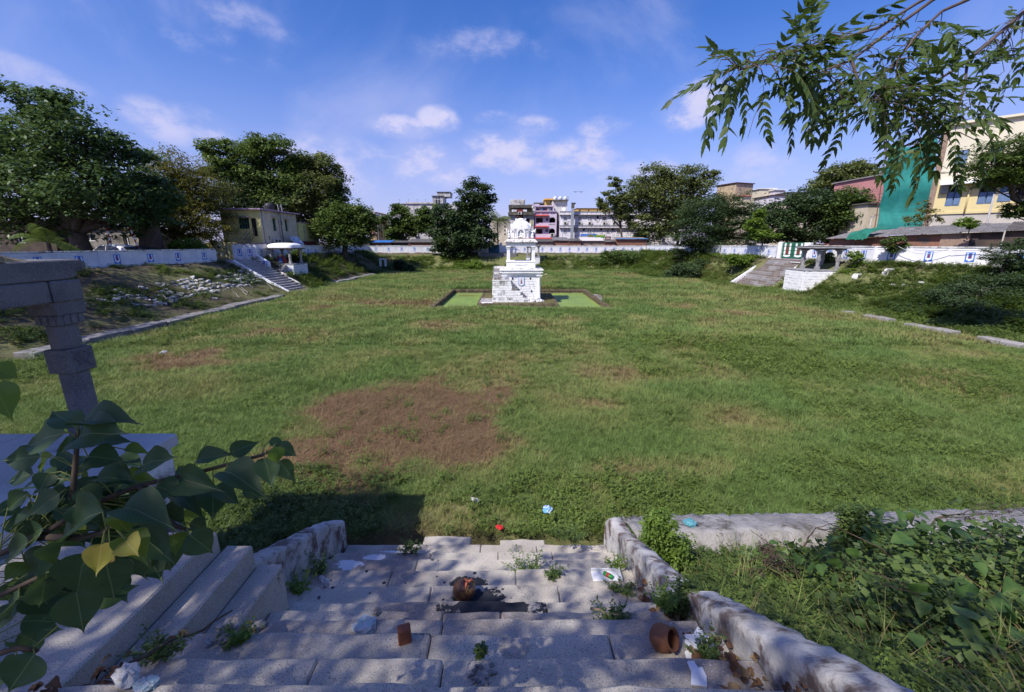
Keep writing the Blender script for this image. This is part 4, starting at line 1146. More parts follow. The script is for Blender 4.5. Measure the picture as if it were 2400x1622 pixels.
# left pavilion: blocks below, four pillars, slab and whitewashed cap
def blocks_box(t, x0, x1, y0, y1, z0, z1, bw, nc, mat_front, mat_side, seed, sides='fr'):
    """block-built platform; f is the face towards the viewer (-y), l and r the left and right faces"""
    r2 = random.Random(seed); MB().box(x0+.12, x1-.12, y0+.12, y1-.12, z0, z1-.05).build('platform_core', WW_STAIN, t)
    ch = (z1 - .1 - z0) / nc
    def row(a0, a1, put_):
        for c in range(nc):
            s = a0 - r2.uniform(0, bw*.6)
            while s < a1 - .01:
                w_ = bw * r2.uniform(.7, 1.3); a, b = max(s, a0), min(s+w_, a1)
                if a1 - b < .12: b = a1
                if b - a > .06: put_(a, b, z0 + c*ch, z0 + (c+1)*ch, r2.uniform(0, .03))
                s += w_
                if b >= a1: break
    g = .012
    if 'f' in sides: row(x0+.02, x1-.02, lambda a, b, za, zb, o: MB().box(a, b-g, y0-o, y0+.15, za, zb-g).build('stone_block', mat_front, t, bevel=.012))
    if 'r' in sides: row(y0+.16, y1-.02, lambda a, b, za, zb, o: MB().box(x1-.15, x1+o, a, b-g, za, zb-g).build('stone_block', mat_side, t, bevel=.012))
    if 'l' in sides: row(y0+.16, y1-.02, lambda a, b, za, zb, o: MB().box(x0-o, x0+.15, a, b-g, za, zb-g).build('stone_block', mat_side, t, bevel=.012))
    MB().box(x0-.05, x1+.05, y0-.05, y1+.05, z1-.1, z1).build('platform_slab', GRANITE, t, bevel=.02)
def small_pillar(t, x, y, z0, z1, mat, s=.13):
    H = z1 - z0; p = MB()
    p.box(x-s*1.15, x+s*1.15, y-s*1.15, y+s*1.15, z0, z0+.16*H)
    oc = [(x + math.cos(math.pi/8+k*math.pi/4)*s*1.05, y + math.sin(math.pi/8+k*math.pi/4)*s*1.05) for k in range(8)]
    p.prism(oc, 'z', z0+.16*H, z0+.44*H); p.box(x-s, x+s, y-s, y+s, z0+.44*H, z0+.56*H); p.prism(oc, 'z', z0+.56*H, z0+.80*H); p.box(x-s, x+s, y-s, y+s, z0+.80*H, z0+.90*H)
    o = p.build('pillar', mat, t, bevel=.01)
    c = MB(); c.frustum(x, y, z0+.90*H, z1, s*1.0, s*1.0, s*2.3, s*1.4); c.box(x-s*2.6, x+s*2.6, y-s*1.2, y+s*1.2, z1-.04, z1); c.box(x-s*1.2, x+s*1.2, y-s*2.6, y+s*2.6, z1-.045, z1-.003)
    c.build('capital', mat, t)
lp = thing('small_pavilion', 'small four-pillar pavilion with whitewashed domed roof slab by the left stair', 'pavilion', (-25.75, 48.6, 0))
blocks_box(lp, -1.45, 1.45, -1.6, 1.6, .3, 2.64, .48, 8, WW_SHRINE, WHITEWASH, 31, 'fr')  # right face gets duller, bluer whitewash: its shade is put into the colour
PIL = M('whitewashed_old_pillar', (.42, .40, .39), (.26, .25, .25), 5, dirt=(.12, .11, .1), da=(.5, .7), ds=4, bump=.5)
for x in (-1.15, .95):
    for y in (-1.2, 1.2): small_pillar(lp, x, y, 2.64, 4.24, PIL, .125)
MB().box(-1.55, 1.4, -1.55, 1.55, 4.24, 4.33).build('beam_slab', GRANITE_DK, lp, bevel=.02)
MB().box(-1.7, 1.5, -1.7, 1.7, 4.33, 4.42).build('eave_slab', GRANITE, lp, bevel=.03)
cap = MB(); n = 10
prof = [(1.42, 4.42), (1.40, 4.62), (1.33, 4.72), (1.15, 4.82), (.75, 4.90), (.2, 4.93)]
V = []; F = []
for (r_, z) in prof:
    k = 32
    for i in range(k):
        th = 2*math.pi*i/k; c_, s_ = math.cos(th), math.sin(th); q = (abs(c_)**8+abs(s_)**8)**(-1/8); V.append((-.1 + r_*c_*q, r_*s_*q, z))
for j in range(len(prof)-1):
    for i in range(32): F.append((j*32+i, j*32+(i+1) % 32, (j+1)*32+(i+1) % 32, (j+1)*32+i))
F.append(tuple((len(prof)-1)*32+i for i in range(32)))
cap.add(V, F); cap.build('domed_cap', WW_SHRINE, lp, True)
MB().box(-1.42, -1.28, -1.6, 1.6, 4.422, 4.47).build('cap_edge', BRICKRED, lp)
idol = thing('deity_idol', 'small painted idol with golden crown inside the white-domed pavilion', 'idol', (-26.15, 47.9, 2.64))
ib = MB(); ib.prism([(-.5, 0), (.5, 0), (.5, .5), (.35, .75), (.15, .88), (-.15, .88), (-.35, .75), (-.5, .5)], 'y', .1, .3); ib.build('back_arch', M('idol_red', (.35, .06, .05), (.25, .05, .05)), idol)
ib = MB(); ib.ball((0, -.02, .22), (.24, .17, .22), 10, 6); ib.ball((0, -.02, .48), (.15, .11, .2), 10, 6); ib.ball((0, -.04, .74), (.09, .09, .1), 10, 6)
for s in (-1, 1): ib.tube([(s*.14, -.02, .6), (s*.26, -.06, .48), (s*.16, -.16, .42)], [.05, .045, .035], 6); ib.tube([(s*.05, -.1, .12), (s*.28, -.2, .1), (s*.04, -.24, .08)], [.08, .07, .05], 6)
ib.build('body', M('idol_blue', (.07, .16, .38), (.05, .1, .3)), idol, True)
ib = MB(); ib.lathe([(.11, .80), (.10, .9), (.06, 1.0), (.07, 1.03), (.015, 1.14)], 10); ib.build('crown', M('idol_gold', (.6, .36, .06), (.5, .3, .05), rough=.4), idol, True)
ib = MB(); ib.box(-.45, .45, -.3, .35, -.0, .02); ib.build('pedestal', GRANITE_DK, idol)
# yellow gate wall at the head of the left stair
YEL = M('yellow_plaster', (.52, .46, .19), (.42, .37, .16), 1.5, dirt=(.14, .12, .07), da=(.52, .75), ds=1.4, streak=(.17, .15, .09), sa=(.52, .76), bump=.3)
gw = thing('gate_wall', 'stained yellow wall with peeling posters at the head of the left stair', 'wall', (-32.3, 47.2, 3.15))
MB().box(-1.6, 1.75, 0, .25, -.3, 1.72).build('wall_body', YEL, gw)
MB().box(-1.65, 1.8, -.04, .29, 1.72, 1.82).build('coping', YEL, gw)
MB().box(.62, .72, -.06, 0, -.3, 1.6).build('gate_post', GRANITE_DK, gw)
r2 = random.Random(5)
for k in range(9):
    x, z = r2.uniform(-1.4, .4), r2.uniform(.3, 1.5); MB().box(x, x + r2.uniform(.15, .35), -.014 - k*.001, -.004, z, z + r2.uniform(.1, .25)).build('torn_poster', WPAINT if k % 2 else M('poster_dark', (.08, .06, .05)), gw)
# ---------------------------------------------------------------- facade builder
def facade(t, W, H, holes, mat, org=(0, 0, 0), ang=0.0, z0=0.0, rev=.2, name='wall'):
    """a wall sheet with real openings; holes are (x0, x1, z0, z1)"""
    xs = sorted(set([0, W] + [h[0] for h in holes] + [h[1] for h in holes])); zs = sorted(set([z0, H] + [h[2] for h in holes] + [h[3] for h in holes]))
    m_ = MB()
    for a, b in zip(xs[:-1], xs[1:]):
        for c, d in zip(zs[:-1], zs[1:]):
            mx, mz = (a+b)/2, (c+d)/2
            if any(h[0] < mx < h[1] and h[2] < mz < h[3] for h in holes): continue
            m_.add([(a, 0, c), (b, 0, c), (b, 0, d), (a, 0, d)], [(0, 1, 2, 3)])
    for (a, b, c, d) in holes:
        m_.add([(a, 0, c), (b, 0, c), (b, 0, d), (a, 0, d), (a, rev, c), (b, rev, c), (b, rev, d), (a, rev, d)], [(0, 4, 5, 1), (1, 5, 6, 2), (2, 6, 7, 3), (3, 7, 4, 0)])
    X = Matrix.Translation(org) @ Matrix.Rotation(ang, 4, 'Z')
    m_.xf(X); m_.build(name, mat, t)
    return X
GLASS = M('dark_window', (.022, .026, .030), (.035, .04, .045), 2, rough=.18, bump=0, spec=.5)
DARK = M('dark_interior', (.018, .015, .013), (.03, .025, .02), 2, bump=0)
def window(t, X, h, frame, pane=GLASS, bars=(1, 0), rev=.2, fw=.06, sill=None, hood=None, shutter=None):
    a, b, c, d = h
    f = MB(); y = rev * .55
    for (p, q, r_, s) in ((a, b, c, c+fw), (a, b, d-fw, d), (a, a+fw, c+fw, d-fw), (b-fw, b, c+fw, d-fw)): f.box(p, q, y, y+.06, r_, s)
    for k in range(bars[0]): x = a + (b-a)*(k+1)/(bars[0]+1); f.box(x-fw*.4, x+fw*.4, y, y+.05, c+fw, d-fw)
    for k in range(bars[1]): z = c + (d-c)*(k+1)/(bars[1]+1); f.box(a+fw, b-fw, y+.008, y+.045, z-fw*.3, z+fw*.3)
    f.xf(X); w_ = f.build('window', frame, t)
    p = MB(); p.add([(a, rev-.01, c), (b, rev-.01, c), (b, rev-.01, d), (a, rev-.01, d)], [(0, 1, 2, 3)]); p.xf(X); p.build('pane', pane, w_)
    if sill: s = MB(); s.box(a-.08, b+.08, -.08, .05, c-.07, c-.002); s.xf(X); s.build('sill', sill, w_)
    if hood: s = MB(); s.prism([(-.55, d+.10), (-.55, d+.15), (0, d+.24), (0, d+.12)], 'x', a-.25, b+.25); s.xf(X); s.build('hood', hood, w_)
    return w_
def shell(t, W, D, H, mat, org, ang, z0=0, right=True):       # back volume behind a facade
    m_ = MB(); m_.add([(0, 0, z0), (W, 0, z0), (W, D, z0), (0, D, z0), (0, 0, H), (W, 0, H), (W, D, H), (0, D, H)], ([(1, 2, 6, 5)] if right else []) + [(2, 3, 7, 6), (3, 0, 4, 7), (4, 5, 6, 7)])
    m_.xf(Matrix.Translation(org) @ Matrix.Rotation(ang, 4, 'Z')); return m_.build('wall', mat, t)
# ---------------------------------------------------------------- yellow house behind the left wall
HY = M('pale_yellow_plaster', (.70, .64, .27), (.62, .57, .25), 1.0, dirt=(.33, .31, .15), da=(.58, .85), ds=1, bump=.25)
HC = M('cream_plaster', (.60, .52, .40), (.52, .45, .35), 1.2, dirt=(.27, .22, .17), da=(.55, .85), ds=1, streak=(.29, .24, .19), sa=(.55, .8), bump=.25)
GREENP = M('green_paint', (.06, .19, .15), (.05, .14, .11), 3, bump=.1)
LILAC = M('lilac_band', (.40, .28, .40), (.32, .23, .33), 2, dirt=(.2, .17, .18), bump=.2)
house = thing('yellow_house', 'two-storey pale yellow house with outside metal stair behind the left wall', 'house', (-30.2, 52, 3.1))
hz = 5.62
WF = [(2.05, 3.35, 3.45, 4.75)]; WD = [(3.55, 4.2, 2.6, 4.7)]
Xf = facade(house, 4.75, hz, WF + WD + [(2.6, 3.2, 1.9, 2.5)], HY, (-4.75, 0, 0))
shell(house, 4.75, 8.6, hz, HC, (-4.75, 0, 0), 0, right=False)
window(house, Xf, WF[0], GREENP, bars=(3, 1), sill=HY)
window(house, Xf, (2.6, 3.2, 1.9, 2.5), WPAINT, bars=(2, 2))
d_ = MB(); d_.box(3.55, 4.2, .16, .20, 2.6, 4.7); d_.xf(Xf); d_.build('door', DARK, house)
# right face (recedes); ang +90 makes the sheet face +x
RH = [(2.6, 3.35, 3.3, 4.8), (5.5, 6.15, 3.3, 4.75), (4.5, 4.9, 4.05, 4.6), (3.9, 4.2, 4.2, 4.65), (1.3, 1.6, 2.15, 2.65)]
Xr = facade(house, 8.6, hz, RH, HC, (0.003, 0, 0), math.pi/2)
for i, h in enumerate(RH[:2]): window(house, Xr, h, GREENP, bars=(1, 1), hood=HC)
for h in RH[2:]: window(house, Xr, h, GREENP, bars=(0, 1), fw=.04)
s = MB(); s.box(-5.25, .45, -.55, 9.0, hz + .003, hz + .17); s.build('roof_slab', LILAC, house, bevel=.02)
s = MB(); s.box(-4.95, -1.15, -.62, -.005, 4.80, 4.90); s.build('awning_slab', LILAC, house)
s = MB(); s.box(-5.0, .35, -.6, -.005, 1.66, 1.80); s.build('floor_band', LILAC, house)
s = MB(); s.box(.005, .4, -.1, 8.9, 1.60, 1.74); s.build('floor_band', M('mouldy_ledge', (.12, .10, .09), (.2, .16, .14), 3), house)
# lower storey behind the ledge
s = MB(); s.box(.01, .03, .1, 8.6, -.2, 1.6); s.build('lower_wall', M('shabby_wall', (.17, .13, .10), (.09, .075, .065), 1.5, dirt=(.04, .035, .03), bump=.4), house)
for k, (a, b) in enumerate(((.6, 1.7), (2.3, 2.9), (4.6, 5.7))): s = MB(); s.box(.035, .05, a, b, -.1, 1.45); s.build('door', DARK, house)
# drain pipes
PVC = M('grey_pipe', (.42, .40, .38), (.34, .32, .31), 3, bump=.1)
for (y, z0_) in ((3.95, 1.75), (4.45, 1.75), (.35, 1.75)): MB().tube([(.08, y, z0_), (.08, y, hz + .1)], .055, 8).build('drain_pipe', PVC if y < 4.2 else GRANITE_DK, house, True)
# outdoor air conditioners
def ac_unit(t, x, y, z, ang, s=1.0, name='air_conditioner'):
    X = Matrix.Translation((x, y, z)) @ Matrix.Rotation(ang, 4, 'Z') @ Matrix.Scale(s, 4)
    b = MB(); b.box(-.4, .4, -.28, .0, -.28, .28); b.xf(X); o = b.build(name, M('ac_white', (.55, .54, .52), (.45, .44, .42), 3, bump=.05), t, bevel=.02)
    f = MB(); f.lathe([(.22, 0), (.22, .02), (.05, .03)], 14); f.xf(X @ Matrix.Translation((-.1, -.285, 0)) @ Matrix.Rotation(math.pi/2, 4, 'X')); f.build('fan_grille', DARK, o)
    g = MB(); g.box(-.38, -.32, -.3, 0, -.36, -.281); g.box(.32, .38, -.3, 0, -.36, -.281); g.xf(X); g.build('bracket', GRANITE_DK, o)
    return o
ac_unit(house, .12, 2.3, 2.05, math.pi/2); ac_unit(house, .12, 3.1, 2.05, math.pi/2, .9)
# roof tank and pipes
s = MB(); s.lathe([(.55, 0), (.6, .1), (.58, .45), (.6, .5), (.57, .9), (.35, 1.05), (.2, 1.1)], 14, (-1.6, 5.2, hz + .18)); s.build('water_tank', M('black_tank', (.03, .03, .035), (.04, .04, .045), 3, rough=.5, bump=.05), house, True)
for dx in (0, .45): MB().tube([(-.5 - dx, 6.2, hz + .17), (-.6 - dx, 6.2, hz + 1.2)], .05, 6).build('vent_pipe', PVC, house)
# extension of the house, further along
s = MB(); s.box(-4.5, .15, 8.9, 14.2, -.2, 4.55); s.build('annexe', HY, house); s = MB(); s.box(-4.6, .3, 8.85, 14.3, 4.552, 4.66); s.build('annexe_roof', LILAC, house)
s = MB(); s.box(.151, .19, 9.4, 14.1, 1.5, 1.62); s.build('ledge', HC, house); MB().tube([(.22, 10.2, .5), (.22, 10.2, 4.3)], .05, 6).build('drain_pipe', PVC, house)
# the metal stair in front
ms = thing('metal_stair', 'steep steel outdoor stair with pipe railings up the yellow house', 'stair', (-31.4, 51.2, 3.1))
STEEL = M('olive_painted_steel', (.30, .28, .14), (.22, .21, .12), 4, rough=.6, bump=.1)
bx, tx = -1.55, .55; zb, zt = 1.1, 2.6
for y in (-.55, .25):
    MB().tube([(bx, y, 0.3), (tx, y, zt)], .05, 6).build('stringer', STEEL, ms)
    for dz in (.5, .95): MB().tube([(bx, y, .3 + dz), (tx, y, zt + dz)], .028, 6).build('handrail', STEEL, ms)
    for k in range(5): u = k/4; x = bx + (tx-bx)*u; z = .3 + (zt-.3)*u; MB().tube([(x, y, z), (x, y, z + .95)], .028, 6).build('rail_post', STEEL, ms)
for k in range(9): u = (k+.5)/9; x = bx + (tx-bx)*u; z = .3 + (zt-.3)*u; MB().box(x-.12, x+.12, -.55, .25, z-.02, z+.01).build('tread', GRANITE_DK, ms)
MB().box(tx - .02, tx + .75, -.6, .25, zt - .05, zt).build('landing', STEEL, ms)
# bunting strings, tarpaulin, red shed front
bt = thing('bunting', 'strings of small coloured paper flags in front of the yellow house', 'bunting', (-33, 50.5, 4.6))
r2 = random.Random(9); fl = [M('flag_white', (.75, .75, .72)), M('flag_orange', (.7, .3, .05)), M('flag_green', (.12, .4, .12)), M('flag_yellow', (.7, .6, .1)), M('flag_blue', (.1, .25, .5))]
for s_i in range(4):
    a = Vector((-2.2 + .3*s_i, -.2, .1 + .25*s_i)); b = Vector((1.8, .3, .9 + .28*s_i)); pts = [a + (b-a)*k/10 + Vector((0, 0, -.5*math.sin(math.pi*k/10))) for k in range(11)]
    MB().tube(pts, .008, 4).build('string', GRANITE_DK, bt)
    for k in range(16):
        u = (k+.5)/16; p = a + (b-a)*u + Vector((0, 0, -.5*math.sin(math.pi*u))); m_ = MB(); m_.prism([(p.x-.06, p.z), (p.x+.06, p.z), (p.x + r2.uniform(-.03, .03), p.z-.17)], 'y', p.y, p.y+.006); m_.build('flag', fl[r2.randrange(5)], bt)
tp = thing('tarpaulin', 'crumpled blue and white tarpaulin hung below the yellow house', 'tarpaulin', (-29.5, 57, 4.0))
V = []; F = []; n = 14
for i in range(n):
    for j in range(n):
        u, v = i/(n-1), j/(n-1); V.append((.25 + .9*v + .12*math.sin(u*17) + r2.uniform(-.05, .05), -.7 + 2.2*u + .1*math.sin(v*11), 1.75 - 1.7*v**1.2*(1-.35*u) + .1*math.sin(u*13+v*5)))
for i in range(n-1):
    for j in range(n-1): F.append((i*n+j, (i+1)*n+j, (i+1)*n+j+1, i*n+j+1))
m_ = MB(); m_.add(V, F); o = m_.build('sheet', M('tarp_print', (.16, .24, .45), (.62, .63, .68), 1.7, rough=.6, bump=.3), tp, True)
rsh = thing('red_shed', 'long dark red tin shed front below the yellow annexe', 'shed', (-29.6, 60.8, 3.1))
MB().box(-.3, .3, -3.0, 3.2, -.2, 2.0).build('body', M('dark_red_tin', (.16, .03, .025), (.11, .03, .025), 3, rough=.6, bump=.2), rsh)
for k in range(5): MB().box(.302, .33, -2.6 + k*1.15, -1.9 + k*1.15, .7, 1.55).build('panel', GRANITE_DK, rsh)
MB().box(-.4, .5, -3.1, 3.3, 2.0, 2.07).build('roof_sheet', M('grey_tin', (.20, .20, .21), (.14, .13, .13), 3, rough=.6, bump=.3), rsh)
# ---------------------------------------------------------------- right stair, green gate, open pavilion
rst = side_stair('broad weedy stair below the green gate on the right bank', (27.2, 48, 0), .06, 5.6, 3.15, 4.1, 15, [STONE_ST, BROWN_ST, BROWN_ST], 22, 4)
slope_parapet(rst, 2.82, 3.12, [(-.5, .22), (4.15, 3.42)], .8, WW_CLEAN)
slope_parapet(rst, -3.1, -2.83, [(2.7, 2.2), (4.2, 3.3)], .7, WW_STAIN)
MB().box(3.0, 4.5, -2.8, -1.6, 3.16, 3.24).xf(Matrix.Rotation(.1, 4, 'Y')).build('fallen_slab', WW_SHRINE, rst, bevel=.02)
MB().box(4.0, 6.2, -2.8, 2.8, 2.7, 3.17).build('landing', STONE_ST, rst, bevel=.02)
gg = thing('green_gate', 'green sheet-metal double gate painted with white and red temple marks', 'gate', (32.0, 48.5, 3.15), -1.2)
GG = M('green_gate_paint', (.03, .145, .085), (.025, .11, .07), 3, rough=.55, dirt=(.08, .07, .05), da=(.6, .85), bump=.1)
for s, x in ((-1, -1.28), (1, .02)):
    o = MB().box(x, x + 1.26, -.03, .03, .08, 1.82).build('gate_leaf', GG, gg)
    c = x + .63; q = MB()
    for dx in (-.40, .20): q.prism([(c+dx, .40), (c+dx+.20, .40), (c+dx+.20, 1.72), (c+dx, 1.72)], 'y', -.044, -.031)
    q.prism([(c-.40, .28), (c-.10, .20), (c+.10, .20), (c+.40, .28), (c+.40, .40), (c-.40, .40)], 'y', -.045, -.031); q.build('white_mark', WPAINT, o)
    q = MB(); q.prism([(c-.11, .55), (c+.11, .55), (c+.07, 1.2), (c, 1.66), (c-.07, 1.2)], 'y', -.047, -.031); q.build('red_mark', RPAINT, o)
    q = MB()
    for z in (.5, .95, 1.4): q.box(x, x+1.26, -.066, -.048, z-.02, z+.02)
    q.build('bar', GG, o)
gp = [((-1.75, -1.30), 1.85), ((1.30, 2.0), 1.80)]
for (a, b), h in gp: MB().box(a, b, -.22, .25, -.2, h).build('gate_pier', WW_CLEAN, gg, bevel=.03)
rp = thing('open_pavilion', 'open granite pavilion with flat slab roof on white stone platform', 'pavilion', (29.6, 41.1, 0), -.06)
blocks_box(rp, -1.85, 1.75, -1.5, 1.7, .0, 2.45, .45, 9, WW_SHRINE, WW_SHRINE, 33, 'fl')
for x in (-.55, 1.25):
    for y in (-1.05, 1.2): small_pillar(rp, x, y, 2.45, 4.30, GRANITE, .15)
for y in (-1.05, 1.2): MB().box(-1.1, 1.8, y-.16, y+.16, 4.30, 4.42).build('beam', GRANITE_DK, rp, bevel=.02)
for k in range(4): MB().box(-1.25 + k*.8, -.46 + k*.8, -1.55, 1.7, 4.42 + .006*k, 4.56 + .006*k).build('roof_slab', GRANITE, rp, bevel=.03)
m_ = MB(); m_.box(-.9, 1.6, -1.2, 1.4, 4.575, 4.64); m_.build('roof_screed', M('mossy_screed', (.13, .12, .10), (.08, .08, .06), 3, bump=.8), rp, bevel=.03)
rw = thing('retaining_wall', 'stained white stone retaining wall beside the open pavilion', 'wall', (32, 40.5, 0), -.5)
blocks_box(rw, -.75, 3.6, -.4, 1.0, .8, 2.55, .5, 7, WW_STAIN, WW_STAIN, 34, 'f')
# broken wall stubs on the right bank
for i, (x, y, w_, h, lb) in enumerate(((30.4, 37.0, .8, 1.0, 'small broken white block half buried in the right bank weeds'), (31.8, 35.6, 1.2, 1.15, 'larger broken white wall stub under creepers on the right bank'))):
    t = thing('wall_stub', lb, 'ruin', (x, y, float(height(x, y)) - .5), .2)
    m_ = MB(); m_.prism([(0, 0), (w_, 0), (w_, h*.8), (w_*.7, h), (w_*.2, h*.95), (0, h*.7)], 'y', 0, .5); m_.build('body', WW_STAIN, t, bevel=.05)
# ================================================================== the town around the tank
def zat(py, Y): return at(1200, py, Y).z
def xat(px, Y, py=568): return at(px, py, Y).x
TIN = M('corrugated_sheet', (.20, .195, .20), (.13, .12, .12), 2.5, dirt=(.30, .29, .29), da=(.6, .8), ds=2, rough=.7, bump=.2)
TIN_PALE = M('pale_sheet', (.56, .53, .53), (.46, .43, .43), 2.5, dirt=(.25, .2, .18), da=(.62, .85), ds=2, rough=.7, bump=.2)
TIN_DK = M('dark_sheet', (.075, .07, .07), (.12, .11, .105), 2.5, rough=.8, bump=.3)
TARPB = M('blue_tarp', (.08, .26, .62), (.07, .22, .52), 2, rough=.6, bump=.3)
def corr(t, X, W, D, z0, z1, mat, pitch=.16, name='roof_sheet', amp=.025):
    """corrugated sheet: width W along local x, from front y=0 (height z0) back to y=D (height z1)"""
    n = max(2, int(W / pitch * 2)); m_ = MB(); V = []; F = []
    for i in range(n + 1):
        x = W * i / n; dz = amp if i % 2 else -amp
        V += [(x, 0, z0 + dz), (x, D, z1 + dz), (x, 0, z0 + dz - .015), (x, D, z1 + dz - .015)]
    for i in range(n):
        a = 4*i; F += [(a, a+4, a+5, a+1), (a+2, a+3, a+7, a+6), (a, a+2, a+6, a+4), (a+1, a+5, a+7, a+3)]
    m_.add(V, F); m_.xf(X); return m_.build(name, mat, t)
def shed(label, pxa, pxb, Y, py_roof, py_back, D, wallmat, roofmat, base=2.9, over=.35):
    xa, xb = xat(pxa, Y), xat(pxb, Y); z0, z1 = zat(py_roof, Y), zat(py_back, Y + D)
    t = thing('brick_shed', label, 'shed', ((xa + xb) / 2, Y, base)); W = xb - xa
    MB().box(-W/2, W/2, 0, .25, -.3, z0 - base - .04).build('front_wall', wallmat, t)
    MB().box(-W/2, -W/2 + .2, .25, D, -.3, z0 - base - .06).build('side_wall', wallmat, t); MB().box(W/2 - .2, W/2, .25, D, -.3, z0 - base - .06).build('side_wall', wallmat, t)
    corr(t, Matrix.Translation((-W/2 - .1, -over, 0)), W + .2, D + over, z0 - base, z1 - base, roofmat)
    return t
Ys = 85.6
shed('brick shed with bright blue tarpaulin roof behind the far wall', 866, 916, Ys, 568, 563, 3, SHEDBRICK, TARPB)
shed('dark shed with crumpled roofing left of the brick hut', 917, 957, Ys + .3, 568, 564, 3, M('shed_dark', (.09, .075, .065), (.05, .045, .04), 2), TIN)
shed('brick hut with grey patched roof left of the bank tree', 958, 1012, Ys, 567, 560, 3.2, SHEDBRICK, TIN)
shed('low rubble-brick shed just right of the shrine', 1252, 1296, Ys, 566, 561, 3, RUBBLEBRICK, TIN_DK)
shed('brick shed with stepped grey sheet roof under the lilac building', 1297, 1332, Ys + .2, 563, 556, 3.5, SHEDBRICK, TIN)
shed('red brick shed with dark low roof under the steel duct', 1333, 1362, Ys, 564, 559, 3, SHEDBRICK, TIN_DK)
shed('brick shed with whitish roof sheets under the sign boards', 1363, 1415, Ys + .2, 564, 556.5, 3.5, RUBBLEBRICK, TIN_PALE)
shed('narrow brick shed with dark roof beside the maroon sign', 1416, 1442, Ys, 566, 561, 3, SHEDBRICK, TIN_DK)
shed('long brown brick shed with blue roof edge behind the far wall', 1443, 1516, Ys + .2, 560, 556, 3.5, SHEDBRICK, TIN)
MB().box(-3.2, 3.2, -.42, -.36, zat(560, Ys) - 2.9 - .02, zat(560, Ys) - 2.9 + .10).build('blue_edge', TARPB, bpy.data.objects['brick_shed.008'])
shed('dark leaning shed at the far left corner of the tank', 815, 866, Ys - 1, 562, 556, 3, M('shed_dark', (.09, .075, .065)), TIN_DK)
# ---------------------------------------------------------------- lilac building
YB_ = 104.0
def bx(px): return xat(px, YB_)
def bz(py, Y=YB_): return zat(py, Y)
def Z1(zy): return bz(440 + zy * .10185)      # rows measured on an enlargement of the photograph
def X1(zx): return bx(1180 + zx * .10185)
LIL = M('lilac_plaster', (.66, .55, .66), (.58, .49, .60), 1.0, dirt=(.33, .27, .33), da=(.62, .9), ds=.8, bump=.1)
REDH = M('red_hood', (.42, .07, .07), (.36, .06, .06), 2, bump=.1)
BROWNF = M('brown_frame', (.085, .035, .025), (.06, .03, .022), 2, bump=.1)
lb = thing('lilac_building', 'three-storey lilac building with red window hoods behind the shrine', 'building', (X1(955), YB_, 2.9))
ox, oz = X1(710), 2.9
W = X1(1210) - ox; H = Z1(545) - oz
def r1(a, b, c, d): return (X1(a) - ox, X1(b) - ox, Z1(d) - oz, Z1(c) - oz)
big = [r1(742, 898, 692, 808), r1(742, 892, 950, 1065)]; sm = [r1(965, 1020, 700, 762), r1(962, 1018, 955, 1015)]
bal = [r1(1045, 1185, 682, 805), r1(1045, 1180, 938, 1062)]; slots = []
for k in range(3): slots.append(r1(758 + 28*k, 772 + 28*k, 575, 612)); slots.append(r1(1092 + 28*k, 1106 + 28*k, 575, 612))
for k in range(6): slots.append(r1(876 + 28*k, 890 + 28*k, 575, 612))
for k in range(6): slots.append(r1(1040 + 25*k, 1052 + 25*k, 828, 862))
LO = (X1(710) - X1(955), 0, 0)
Xl = facade(lb, W, H, big + sm + bal + slots, LIL, LO, rev=.35); shell(lb, W, 9, H - .9, LIL, LO, 0)
for h in big: window(lb, Xl, h, BROWNF, DARK, (3, 0), .35, .12)
for h in sm: window(lb, Xl, h, BROWNF, GLASS, (0, 0), .35, .12)
for h in bal:
    m_ = MB(); a, b, c, d = h; m_.box(a, b, 2.0, 2.05, c, d); m_.xf(Xl); m_.build('balcony_back', DARK, lb)
    for s in (0, 1): m_ = MB(); x_ = a if s == 0 else b; q = 1 if s == 0 else -1; m_.prism([(x_, d), (x_ + q*.45, d), (x_, d - .45)], 'y', .02, .3); m_.xf(Xl); m_.build('arch_corner', LIL, lb)
m_ = MB(); m_.box(slots[0][0] - .2, W - .2, .36, .37, slots[0][2] - .1, slots[0][3] + .1); m_.xf(Xl); m_.build('parapet_back', BROWNF, lb)
for (a, b, c, d) in ((712, 1030, 618, 655), (712, 1028, 876, 910), (715, 1125, 1145, 1182)):
    q = r1(a, b, c, d); m_ = MB(); m_.prism([(-.9, q[2]), (-.9, q[2] + .08), (0, q[3]), (0, q[3] - .12)], 'x', q[0], q[1]); m_.xf(Xl); m_.build('window_hood', REDH, lb)
m_ = MB(); q = r1(690, 1225, 530, 548); m_.box(q[0], q[1], -.3, .3, q[2], q[3]); m_.xf(Xl); m_.build('coping', LIL, lb)
q = r1(690, 1165, 400, 432); m_ = MB(); m_.box(q[0], q[1], .6, 6, q[2] + .06, q[3]); m_.xf(Xl); m_.build('roof_canopy', LIL, lb)
q = r1(690, 1165, 432, 530); m_ = MB(); m_.box(q[0] + .1, q[1] - .1, 4.5, 4.7, q[2], q[3]); m_.xf(Xl); m_.build('terrace_wall', LIL, lb)
for x_ in (q[0] + .3, q[1] - .3): m_ = MB(); m_.box(x_ - .12, x_ + .12, .7, .95, q[2], q[3] + .06); m_.xf(Xl); m_.build('terrace_post', LIL, lb)
r2 = random.Random(4)
cl = [M('cloth_blue', (.08, .16, .45)), M('cloth_red', (.3, .06, .06)), M('cloth_pale', (.55, .5, .48)), M('cloth_white', (.7, .7, .7))]
